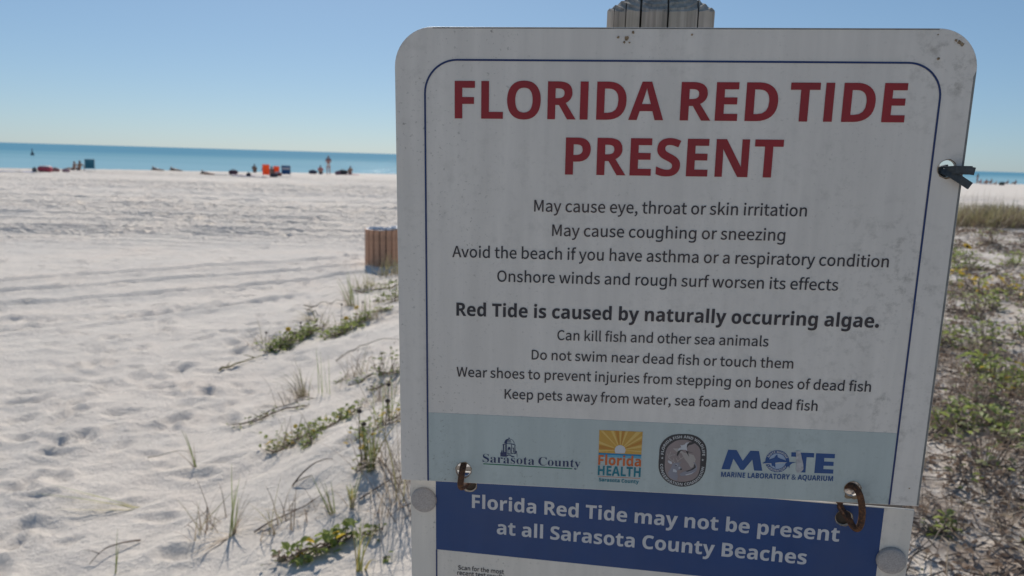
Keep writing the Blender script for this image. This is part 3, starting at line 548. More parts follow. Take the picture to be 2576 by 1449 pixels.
  'y':[644,[[112,-301,78,-297,48,-286,22,-268,2,-244,-10,-214,-14,-180,-12,-156,-4,-134,10,-114,28,-98,50,-88,76,-85,100,-87,120,-94,137,-106,150,-122,157,-140,160,-163,160,-167,160,-171,159,-174,159,-178,159,-183,159,-187,161,-201,170,-209,184,-212,202,-206,222,-188,245,-159,257,-139,268,-118,277,-95,286,-70,294,-41,301,-10,78,537,69,558,61,576,53,590,45,602,39,611,33,617,23,624,9,628,-7,630,-10,630,-10,666,347,666,347,630,323,628,304,625,291,621,282,614,277,604,275,589,276,584,276,578,278,572,285,550,398,255,494,517,499,532,504,545,506,558,508,569,510,579,510,588,508,602,502,614,492,621,478,626,459,629,435,630,435,666,643,666,643,630,624,627,608,618,594,602,582,581,569,554,556,520,347,-52,323,-113,300,-164,277,-205,254,-238,230,-263,205,-280,177,-292,146,-299]]],
 },
}
# print on the panels: name, panel, ink, font, words, left, right, baseline left, baseline right, cap height (mm on the panel)
TEXT_LINES = [
 ["heading_word", "u", "red_print", "b", "FLORIDA", -178.78, -8.8, 126.12, 126.75, 29.66],
 ["heading_word", "u", "red_print", "b", "RED", 4.37, 80.62, 126.8, 127.08, 29.66],
 ["heading_word", "u", "red_print", "b", "TIDE", 89.7, 178.56, 127.11, 127.44, 29.66],
 ["heading_word", "u", "red_print", "b", "PRESENT", -86.64, 87.83, 81.94, 82.64, 29.78],
 ["text_line", "u", "black_print", "r", "May cause eye, throat or skin irritation", -111.59, 110.78, 50.65, 51.64, 9.57],
 ["text_line", "u", "black_print", "r", "May cause coughing or sneezing", -96.02, 95.28, 30.46, 31.19, 9.53],
 ["text_line", "u", "black_print", "r", "Avoid the beach if you have asthma or a respiratory condition", -180.99, 179.63, 10.03, 11.56, 9.6],
 ["text_line", "u", "black_print", "r", "Onshore winds and rough surf worsen its effects", -142.1, 141.52, -10.16, -9.14, 9.48],
 ["text_line", "u", "black_print", "b", "Red Tide is caused by naturally occurring algae.", -177.44, 177.53, -41.47, -39.62, 11.51],
 ["text_line", "u", "black_print", "r", "Can kill \ufb01sh and other sea animals", -89.26, 89.23, -60.08, -59.12, 8.66],
 ["text_line", "u", "black_print", "r", "Do not swim near dead \ufb01sh or touch them", -111.11, 111.36, -78.48, -77.73, 8.56],
 ["text_line", "u", "black_print", "r", "Wear shoes to prevent injuries from stepping on bones of dead \ufb01sh", -177.29, 176.99, -96.84, -95.53, 8.73],
 ["text_line", "u", "black_print", "r", "Keep pets away from water, sea foam and dead \ufb01sh", -134.38, 134.79, -115.49, -114.6, 8.64],
 ["text_line", "l", "white_print", "b", "Florida Red Tide may not be present", -167.36, 168.93, -36.15, -36.26, 13.68],
 ["text_line", "l", "white_print", "b", "at all Sarasota County Beaches", -142.67, 143.2, -61.25, -61.88, 13.68],
 ["text_line", "l", "black_print", "r", "Scan for the most", -181.0, -135.18, -103.72, -103.47, 4.49],
 ["text_line", "l", "black_print", "r", "recent test results", -181.7, -134.01, -109.47, -109.09, 4.51],
 ["county_logo|text_line", "u", "navy_print", "s", "Sarasota", -153.39, -106.67, -176.64, -177.08, 8.11],
 ["county_logo|text_line", "u", "navy_print", "s", "County", -103.11, -65.48, -177.08, -177.25, 8.11],
 ["health_logo|text_line", "u", "orange_print", "b", "Florida", -49.73, -12.05, -173.63, -173.54, 9.26],
 ["health_logo|text_line", "u", "teal_print", "b", "HEALTH", -49.73, -11.93, -183.56, -183.56, 8.92],
 ["health_logo|text_line", "u", "teal_print", "b", "Sarasota County", -48.5, -13.1, -189.63, -189.77, 3.31],
 ["aquarium_logo|text_line", "u", "blue_navy_print", "b", "MARINE LABORATORY & AQUARIUM", 58.19, 153.87, -179.47, -178.31, 4.75],
]
# printed logo shapes: logo, piece, ink, layer, contours (mm on the panel)
LOGO_SHAPES = [
 ["county_logo","dome","navy_print",2,[[-129.8,-151.9,-129.2,-152.6,-129.5,-153.2,-128.9,-153.5,-130.6,-153.6,-130.1,-153.2,-130.4,-152.6],[-134.1,-157.8,-133.9,-156.1,-133.1,-154.5,-131.4,-153.5,-129.8,-153.2,-129.8,-153.7,-130.7,-153.9,-131.2,-154.8,-131.7,-156.4,-131.8,-157.7],[-128.7,-153.6,-126.7,-154.4,-126.6,-154.1,-128.6,-153.2],[-126.8,-154.4,-125.7,-155.9,-125.4,-155.6,-126.5,-154.1],[-125.7,-155.8,-125.2,-158.1,-124.8,-158.0,-125.3,-155.7],[-131.4,-155.7,-128.1,-155.5,-128.1,-154.9,-131.5,-155.1],[-131.7,-156.7,-127.8,-156.5,-127.8,-156.0,-131.7,-156.2],[-131.2,-154.7,-128.5,-154.5,-128.5,-154.1,-131.2,-154.2]]],
 ["county_logo","cornice","navy_print",3,[[-135.6,-158.7,-132.1,-157.7,-127.5,-157.5,-123.9,-158.6,-123.9,-159.3,-127.5,-158.2,-131.9,-158.3,-135.6,-159.5]]],
 ["county_logo","tower","navy_print",4,[[-135.2,-159.3,-134.1,-159.0,-134.0,-166.1,-133.0,-166.0,-133.1,-158.7,-131.8,-158.5,-131.7,-167.3,-131.9,-169.3,-132.3,-170.5,-137.4,-170.4,-137.5,-166.7,-136.6,-166.7,-136.6,-165.2,-136.1,-164.1,-135.6,-165.2,-135.5,-166.7,-135.1,-166.7],[-127.7,-158.3,-127.1,-158.4,-127.0,-166.9,-127.6,-166.9],[-124.8,-159.2,-124.1,-159.4,-123.9,-166.7,-124.7,-166.8],[-130.9,-166.7,-130.9,-162.2,-130.2,-161.0,-128.9,-160.9,-128.3,-162.1,-128.3,-166.6,-128.8,-166.6,-128.9,-163.8,-129.7,-163.3,-130.3,-163.9,-130.3,-166.7],[-126.5,-161.6,-125.6,-161.3,-125.3,-162.3,-125.2,-166.2,-125.9,-166.2,-125.9,-162.5,-126.5,-162.2],[-123.9,-166.3,-123.8,-165.2,-123.2,-164.2,-122.6,-165.1,-122.5,-166.3]]],
 ["county_logo","base","navy_print",5,[[-131.4,-167.2,-122.2,-166.8,-122.2,-170.6,-122.5,-170.6,-122.6,-167.3,-131.4,-167.7],[-132.1,-170.6,-131.7,-169.0,-130.1,-168.3,-128.4,-168.4,-127.3,-169.4,-126.4,-169.7,-124.8,-169.7,-124.8,-170.5,-127.1,-170.5,-128.2,-169.4,-130.1,-169.1,-131.1,-169.8,-131.6,-170.5]]],
 ["county_logo","underline","green_print",2,[[-152.9,-178.0,-72.7,-178.5,-72.7,-179.4,-152.9,-178.9]]],
 ["health_logo","sky_panel","amber_print",2,[[-49.9,-141.0,-11.9,-140.8,-12.1,-162.3,-49.7,-162.4]]],
 ["health_logo","ray","pale_amber_print",3,[[-30.9,-158.9,-49.3,-141.1,-46.8,-141.1],[-30.9,-158.9,-39.9,-141.0,-37.3,-140.9],[-30.9,-158.9,-32.3,-140.9,-30.4,-140.9],[-30.9,-158.9,-26.8,-140.9,-24.6,-140.9],[-30.9,-158.9,-17.4,-140.9,-12.7,-140.9],[-30.9,-158.9,-49.7,-151.2,-49.7,-153.7],[-30.9,-158.9,-49.6,-159.6,-49.6,-161.4],[-30.9,-158.9,-12.2,-144.3,-12.2,-146.8],[-30.9,-158.9,-12.2,-153.2,-12.2,-155.6],[-30.9,-158.9,-12.3,-158.5,-12.2,-160.1]]],
 ["health_logo","ray_shade","orange_amber_print",3,[[-30.9,-158.9,-35.9,-140.9,-32.8,-140.9],[-30.9,-158.9,-29.7,-140.9,-27.6,-140.9],[-30.9,-158.9,-49.6,-154.7,-49.7,-158.6],[-30.9,-158.9,-12.2,-148.6,-12.2,-152.1]]],
 ["health_logo","sun_disc","white_print",4,[[-26.9,-161.7,-26.5,-160.9,-26.3,-160.1,-26.2,-159.3,-26.2,-158.4,-26.4,-157.6,-26.7,-156.8,-27.1,-156.1,-27.7,-155.5,-28.4,-154.9,-29.1,-154.6,-29.9,-154.3,-30.7,-154.2,-31.6,-154.2,-32.4,-154.4,-33.1,-154.8,-33.8,-155.2,-34.5,-155.8,-35.0,-156.5,-35.3,-157.2,-35.6,-158.1,-35.7,-158.9,-35.6,-159.8,-35.5,-160.6,-35.1,-161.4,-34.7,-162.1]]],
 ["health_logo","water_strip","blue_print",3,[[-49.7,-162.4,-12.1,-162.3,-12.1,-163.8,-49.7,-163.9]]],
 ["health_logo","water_fade","pale_blue_print",3,[[-49.7,-163.9,-12.1,-163.8,-12.1,-165.9,-49.6,-166.1]]],
 ["health_logo","rule","orange_print",2,[[-49.6,-184.7,-12.1,-184.8,-12.0,-185.2,-49.6,-185.0]]],
 ["wildlife_seal","rim","charcoal_print",2,[[21.8,-141.2,23.1,-141.1,24.6,-141.0,26.0,-140.9,27.5,-141.0,28.9,-141.1,30.4,-141.3,31.9,-141.6,33.2,-142.1,34.6,-142.6,36.0,-143.2,37.2,-144.0,38.4,-144.9,39.5,-145.9,40.6,-147.0,41.5,-148.2,42.3,-149.3,42.9,-150.4,43.4,-151.5,43.7,-152.7,44.0,-153.9,44.3,-155.2,44.4,-156.6,44.5,-158.1,44.6,-159.7,44.7,-161.5,44.8,-163.5,44.8,-165.5,44.7,-167.5,44.7,-169.3,44.6,-171.1,44.5,-172.9,44.3,-174.6,43.9,-176.2,43.4,-177.7,42.8,-179.2,42.2,-180.6,41.4,-181.9,40.5,-183.2,39.6,-184.4,38.5,-185.5,37.3,-186.5,36.0,-187.4,34.7,-188.3,33.3,-189.0,31.9,-189.5,30.5,-190.0,29.0,-190.3,27.6,-190.6,26.2,-190.7,24.7,-190.8,23.3,-190.8,21.8,-190.6,20.1,-190.3,18.4,-189.9,16.7,-189.4,15.1,-188.8,13.6,-188.0,12.1,-187.2,10.7,-186.2,9.5,-185.1,8.3,-183.9,7.3,-182.6,6.3,-181.2,5.5,-179.8,4.9,-178.4,4.4,-177.1,4.0,-175.7,3.7,-174.4,3.5,-173.1,3.4,-171.8,3.4,-170.4,3.3,-168.9,3.3,-167.0,3.4,-164.9,3.4,-162.9,3.5,-161.0,3.4,-159.5,3.4,-158.1,3.4,-156.8,3.5,-155.6,3.7,-154.4,3.9,-153.3,4.3,-152.3,4.7,-151.2,5.3,-150.1,6.0,-148.9,6.8,-147.8,7.7,-146.8,8.7,-145.8,9.7,-145.0,10.7,-144.2,11.9,-143.5,13.0,-142.9,14.3,-142.4,15.5,-142.0,16.8,-141.7,18.0,-141.5,19.2,-141.3,20.5,-141.2]]],
 ["wildlife_seal","field","taupe_print",3,[[22.1,-146.5,23.4,-146.5,24.8,-146.5,26.2,-146.6,27.5,-146.8,28.6,-147.1,29.6,-147.4,30.5,-147.9,31.5,-148.3,32.5,-148.8,33.4,-149.3,34.4,-149.8,35.2,-150.4,36.0,-151.1,36.7,-151.8,37.4,-152.6,37.9,-153.4,38.3,-154.3,38.6,-155.2,38.9,-156.3,39.1,-157.6,39.2,-159.4,39.3,-161.5,39.4,-163.7,39.4,-165.8,39.5,-167.8,39.5,-169.8,39.5,-171.8,39.4,-173.6,39.1,-175.3,38.8,-176.9,38.3,-178.3,37.8,-179.6,37.1,-180.8,36.3,-181.7,35.4,-182.6,34.4,-183.4,33.3,-184.0,32.0,-184.6,30.7,-185.0,29.4,-185.4,28.2,-185.7,26.9,-185.9,25.7,-186.0,24.4,-186.1,23.1,-186.1,21.8,-186.1,20.6,-186.0,19.3,-185.8,18.1,-185.5,17.0,-185.1,15.9,-184.6,14.9,-184.0,13.9,-183.3,13.0,-182.6,12.2,-181.7,11.4,-180.7,10.8,-179.6,10.2,-178.3,9.7,-177.0,9.3,-175.7,9.1,-174.2,8.9,-172.7,8.8,-171.1,8.8,-169.4,8.8,-167.4,8.8,-165.3,8.8,-163.3,8.9,-161.5,8.9,-160.1,9.0,-158.9,9.1,-157.9,9.4,-156.8,9.7,-155.8,10.1,-154.7,10.7,-153.8,11.3,-152.8,12.1,-151.9,12.9,-151.1,13.8,-150.3,14.7,-149.6,15.6,-148.9,16.4,-148.3,17.3,-147.8,18.2,-147.4,19.1,-147.1,20.0,-146.8,21.0,-146.7]]],
 ["wildlife_seal","map_patch","beige_print",4,[[15.0,-155.0,19.7,-154.7,24.9,-158.4,27.9,-159.0,33.3,-160.3,35.4,-164.1,34.8,-167.2,33.0,-172.0,31.5,-172.1,29.1,-168.3,26.0,-164.6,22.8,-159.2,18.4,-157.9]]],
 ["wildlife_seal","bird","white_print",5,[[21.3,-151.3,22.7,-151.7,25.2,-150.6,26.2,-149.0,28.9,-148.5,27.0,-150.4,26.8,-152.8,27.5,-156.7,26.0,-155.6,24.4,-155.7,22.0,-155.7,19.7,-156.9,19.5,-155.9,20.4,-154.3,22.2,-153.6]]],
 ["wildlife_seal","bird_wing","charcoal_print",5,[[29.1,-148.5,33.6,-148.0,34.6,-148.6,31.6,-150.3,28.5,-151.4,27.1,-153.8,27.0,-152.7,27.3,-150.5],[19.7,-157.2,22.0,-155.9,24.4,-156.0,22.0,-156.8,20.8,-159.4,19.2,-162.2,18.6,-161.0,19.0,-158.7],[26.1,-156.0,27.7,-156.9,33.7,-158.3,28.6,-157.7,28.5,-158.9,29.6,-162.1,27.5,-159.1]]],
 ["wildlife_seal","deer","slate_print",5,[[12.0,-178.3,13.3,-175.4,14.9,-172.2,15.5,-169.8,16.2,-168.8,19.0,-168.2,20.8,-167.9,22.1,-171.0,24.0,-173.3,23.9,-174.7,22.3,-175.1,20.1,-175.1,20.1,-178.2,20.8,-180.6,20.4,-185.0,17.1,-184.5,13.5,-182.1],[21.0,-168.3,22.9,-166.8,22.3,-168.7,21.6,-169.0]]],
 ["wildlife_seal","deer_light","white_print",6,[[16.5,-174.1,18.7,-174.8,19.7,-176.3,19.2,-177.3,16.3,-176.8],[11.2,-166.7,12.1,-166.3,14.7,-167.5,15.1,-169.5,13.7,-169.6,11.8,-168.4],[20.7,-172.9,22.1,-172.0,22.6,-173.2,21.3,-173.8],[17.7,-169.7,19.5,-169.4,20.1,-170.7,19.2,-171.6,19.9,-170.0]]],
 ["wildlife_seal","deer_nose","charcoal_print",7,[[22.3,-173.4,24.0,-173.4,23.9,-174.7,22.4,-175.0],[17.9,-170.5,19.1,-170.3,19.3,-171.1,18.3,-171.2]]],
 ["wildlife_seal","antler","beige_print",6,[[17.8,-168.3,16.2,-166.8,15.9,-167.2,17.4,-168.7],[16.2,-166.8,13.9,-165.3,13.7,-165.8,15.9,-167.3],[14.0,-165.4,11.9,-163.1,11.5,-163.5,13.6,-165.8],[11.9,-163.2,10.8,-159.8,10.4,-160.0,11.5,-163.4],[12.4,-163.1,14.4,-161.5,14.1,-161.0,12.1,-162.7],[14.3,-161.5,17.6,-161.0,17.5,-160.4,14.2,-161.0],[12.6,-162.6,13.5,-158.2,13.0,-158.1,12.1,-162.5],[20.5,-167.5,19.9,-165.9,19.4,-166.2,20.0,-167.7],[19.8,-165.9,18.4,-163.4,18.0,-163.7,19.4,-166.2],[20.2,-166.8,22.2,-164.6,21.9,-164.2,19.8,-166.4],[22.2,-164.6,24.3,-163.3,24.0,-162.8,21.9,-164.1],[24.4,-163.2,25.0,-161.6,24.5,-161.4,23.9,-163.0],[22.3,-164.3,21.0,-161.2,20.6,-161.4,21.8,-164.5],[16.7,-166.6,16.4,-164.3,15.9,-164.3,16.2,-166.6]]],
 ["wildlife_seal","fish","slate_print",5,[[22.0,-179.5,23.2,-177.7,26.7,-175.9,31.3,-174.1,34.4,-171.6,34.2,-168.0,33.0,-166.9,34.8,-167.2,36.6,-169.9,37.2,-173.0,36.1,-175.8,32.6,-178.3,28.4,-179.7,24.1,-180.6]]],
 ["wildlife_seal","fish_back","charcoal_print",6,[[27.2,-175.7,31.3,-174.1,34.4,-171.6,34.4,-168.4,35.5,-169.9,36.0,-171.8,33.1,-174.4,28.9,-176.2]]],
 ["wildlife_seal","fish_belly","white_print",7,[[26.9,-179.2,32.6,-177.2,35.3,-175.2,32.6,-178.0,28.4,-179.5]]],
 ["wildlife_seal","rim_lettering","pale_print",4,[[7.35,-161.12,4.97,-161.06,4.99,-159.32,5.41,-159.34,5.39,-160.44,6.0,-160.45,6.02,-159.43,6.43,-159.44,6.42,-160.46,7.36,-160.49],[7.36,-158.87,4.99,-158.66,5.03,-158.03,6.99,-158.19,7.06,-156.97,7.48,-157.01],[7.81,-155.56,7.74,-155.77,7.65,-155.97,7.55,-156.13,7.44,-156.27,7.27,-156.41,7.09,-156.51,6.89,-156.57,6.74,-156.58,6.57,-156.57,6.41,-156.54,6.23,-156.49,6.07,-156.42,5.92,-156.33,5.78,-156.23,5.67,-156.12,5.54,-155.95,5.45,-155.75,5.4,-155.53,5.38,-155.34,5.39,-155.15,5.43,-154.93,5.49,-154.7,5.56,-154.49,5.65,-154.3,5.75,-154.13,5.86,-153.99,6.03,-153.85,6.21,-153.75,6.4,-153.7,6.56,-153.68,6.72,-153.69,6.89,-153.72,7.06,-153.77,7.23,-153.85,7.38,-153.93,7.51,-154.03,7.63,-154.14,7.76,-154.32,7.85,-154.51,7.9,-154.74,7.92,-154.92,7.91,-155.12,7.87,-155.33],[7.41,-155.41,7.46,-155.17,7.45,-154.96,7.38,-154.78,7.29,-154.67,7.17,-154.57,7.03,-154.48,6.87,-154.41,6.7,-154.36,6.53,-154.33,6.39,-154.34,6.26,-154.37,6.1,-154.47,5.98,-154.63,5.89,-154.85,5.84,-155.09,5.85,-155.3,5.92,-155.48,6.01,-155.59,6.12,-155.7,6.26,-155.78,6.43,-155.86,6.6,-155.91,6.76,-155.93,6.91,-155.92,7.04,-155.89,7.2,-155.79,7.32,-155.63],[8.29,-153.88,6.27,-152.5,6.7,-151.76,6.86,-151.53,7.01,-151.34,7.15,-151.2,7.3,-151.1,7.5,-151.05,7.7,-151.07,7.9,-151.17,7.98,-151.23,8.05,-151.31,8.1,-151.4,8.14,-151.49,8.16,-151.59,8.17,-151.69,8.18,-151.8,8.17,-151.9,8.16,-152.0,9.47,-151.86,9.12,-152.46,8.0,-152.53,7.83,-152.82,8.6,-153.35],[7.48,-152.58,7.58,-152.41,7.67,-152.24,7.72,-152.09,7.73,-151.97,7.72,-151.87,7.67,-151.79,7.59,-151.72,7.5,-151.67,7.41,-151.66,7.32,-151.7,7.23,-151.77,7.13,-151.89,7.03,-152.04,6.94,-152.2],[9.63,-151.68,9.99,-151.17,8.11,-149.58,7.75,-150.09],[10.29,-150.71,8.65,-148.84,9.28,-148.2,9.44,-148.05,9.6,-147.92,9.76,-147.82,9.92,-147.74,10.13,-147.68,10.34,-147.66,10.55,-147.68,10.7,-147.73,10.85,-147.81,10.99,-147.92,11.12,-148.06,11.3,-148.3,11.41,-148.54,11.47,-148.8,11.46,-149.06,11.4,-149.33,11.27,-149.6,11.09,-149.86,10.86,-150.13],[10.43,-149.95,10.62,-149.76,10.85,-149.45,10.94,-149.13,10.89,-148.83,10.69,-148.52,10.55,-148.38,10.42,-148.28,10.28,-148.23,10.14,-148.21,9.96,-148.24,9.77,-148.34,9.59,-148.5,9.36,-148.73],[12.04,-148.99,11.42,-146.29,12.0,-145.84,14.2,-147.3,13.69,-147.7,13.19,-147.33,12.38,-147.97,12.55,-148.59],[12.25,-147.51,12.83,-147.05,12.34,-146.7,12.21,-146.61,12.06,-146.49,11.93,-146.39,11.98,-146.56,12.04,-146.76,12.08,-146.9],[15.19,-146.82,14.28,-144.45,15.75,-143.82,15.9,-144.23,14.97,-144.63,15.2,-145.24,16.07,-144.87,16.23,-145.28,15.36,-145.66,15.72,-146.59],[17.08,-146.04,17.65,-145.85,16.92,-143.41,16.35,-143.6],[18.82,-145.57,18.61,-145.61,18.41,-145.62,18.21,-145.62,18.03,-145.6,17.92,-145.1,18.35,-145.15,18.5,-145.15,18.64,-145.14,18.77,-145.12,18.9,-145.08,18.99,-145.04,19.06,-144.98,19.1,-144.91,19.11,-144.84,19.11,-144.76,19.07,-144.68,19.01,-144.62,18.91,-144.57,18.79,-144.54,18.65,-144.51,18.5,-144.48,18.27,-144.43,18.19,-144.4,18.11,-144.37,18.03,-144.33,17.95,-144.29,17.88,-144.23,17.82,-144.16,17.76,-144.08,17.72,-143.99,17.69,-143.88,17.68,-143.67,17.72,-143.48,17.83,-143.31,17.94,-143.19,18.09,-143.1,18.26,-143.02,18.46,-142.97,18.6,-142.94,18.73,-142.92,18.87,-142.92,19.01,-142.92,19.15,-142.93,19.29,-142.95,19.2,-143.41,18.84,-143.38,18.74,-143.38,18.64,-143.39,18.53,-143.41,18.43,-143.44,18.36,-143.48,18.3,-143.54,18.26,-143.6,18.24,-143.67,18.25,-143.74,18.28,-143.82,18.34,-143.88,18.42,-143.92,18.53,-143.95,18.67,-143.98,18.84,-144.02,18.99,-144.05,19.12,-144.08,19.24,-144.12,19.34,-144.17,19.43,-144.23,19.51,-144.3,19.58,-144.39,19.63,-144.49,19.66,-144.61,19.68,-144.82,19.63,-145.02,19.52,-145.2,19.39,-145.32,19.24,-145.42,19.05,-145.5],[20.15,-145.26,19.94,-142.72,20.53,-142.68,20.61,-143.67,21.7,-143.58,21.62,-142.59,22.2,-142.54,22.41,-145.08,21.83,-145.13,21.74,-144.03,20.65,-144.12,20.74,-145.22],[23.66,-144.97,24.64,-142.44,25.36,-142.45,26.34,-145.02,25.71,-145.01,25.5,-144.4,24.5,-144.38,24.29,-144.99],[24.64,-143.93,25.37,-143.95,25.16,-143.35,25.11,-143.2,25.05,-143.01,25.0,-142.84,24.95,-143.02,24.89,-143.21,24.84,-143.35],[26.53,-144.97,26.85,-142.46,27.59,-142.58,28.54,-144.66,28.55,-144.66,28.57,-144.31,28.61,-143.97,28.76,-142.78,29.28,-142.87,28.97,-145.38,28.23,-145.26,27.27,-143.15,27.26,-143.15,27.24,-143.51,27.2,-143.87,27.05,-145.06],[29.47,-145.43,30.18,-143.02,31.0,-143.32,31.2,-143.4,31.38,-143.49,31.54,-143.6,31.68,-143.71,31.84,-143.88,31.96,-144.07,32.04,-144.28,32.07,-144.44,32.08,-144.62,32.06,-144.8,32.02,-144.99,31.91,-145.27,31.77,-145.49,31.59,-145.66,31.37,-145.77,31.13,-145.83,30.85,-145.84,30.55,-145.8,30.22,-145.7],[30.16,-145.21,30.4,-145.3,30.76,-145.37,31.06,-145.32,31.28,-145.12,31.44,-144.79,31.48,-144.6,31.49,-144.43,31.47,-144.27,31.41,-144.13,31.3,-143.98,31.13,-143.85,30.91,-143.75,30.61,-143.64],[33.29,-146.86,33.78,-144.27,34.29,-144.58,33.99,-145.97,33.94,-146.18,33.88,-146.42,33.82,-146.62,33.94,-146.46,34.09,-146.28,34.21,-146.14,35.19,-145.12,35.67,-145.41,35.4,-146.87,35.37,-147.05,35.3,-147.28,35.24,-147.48,35.36,-147.32,35.52,-147.13,35.65,-146.98,36.57,-145.96,37.08,-146.26,35.34,-148.1,34.76,-147.75,35.01,-146.38,35.04,-146.27,35.08,-146.1,35.12,-145.92,35.16,-145.8,35.09,-145.9,34.97,-146.03,34.87,-146.16,34.78,-146.25,33.87,-147.21],[36.09,-148.68,36.58,-149.06,37.93,-147.01,37.44,-146.63],[37.0,-149.45,38.58,-147.61,39.02,-148.04,37.71,-149.57,38.55,-150.4,38.27,-150.73],[38.38,-150.94,40.31,-149.53,40.81,-150.31,40.92,-150.5,41.01,-150.69,41.08,-150.88,41.13,-151.06,41.16,-151.3,41.15,-151.53,41.1,-151.74,41.03,-151.89,40.94,-152.03,40.82,-152.16,40.68,-152.28,40.44,-152.43,40.2,-152.51,39.95,-152.52,39.72,-152.47,39.48,-152.35,39.26,-152.17,39.04,-151.94,38.83,-151.64],[39.06,-151.22,39.2,-151.45,39.45,-151.75,39.72,-151.9,40.01,-151.9,40.32,-151.74,40.46,-151.62,40.57,-151.49,40.64,-151.36,40.68,-151.21,40.67,-151.02,40.61,-150.8,40.49,-150.58,40.31,-150.3],[39.73,-153.24,41.99,-152.57,42.15,-153.18,40.29,-153.73,40.61,-154.91,40.22,-155.03],[40.29,-155.42,40.4,-156.06,42.72,-155.61,42.6,-154.98],[40.51,-156.71,42.85,-156.46,43.04,-158.17,42.63,-158.21,42.51,-157.13,41.91,-157.19,42.02,-158.2,41.61,-158.25,41.5,-157.23,40.58,-157.33],[40.72,-158.92,43.08,-158.85,43.16,-160.58,42.75,-160.59,42.7,-159.5,42.18,-159.51,42.23,-160.53,41.82,-160.54,41.77,-159.53,41.16,-159.55,41.22,-160.64,40.8,-160.66]]],
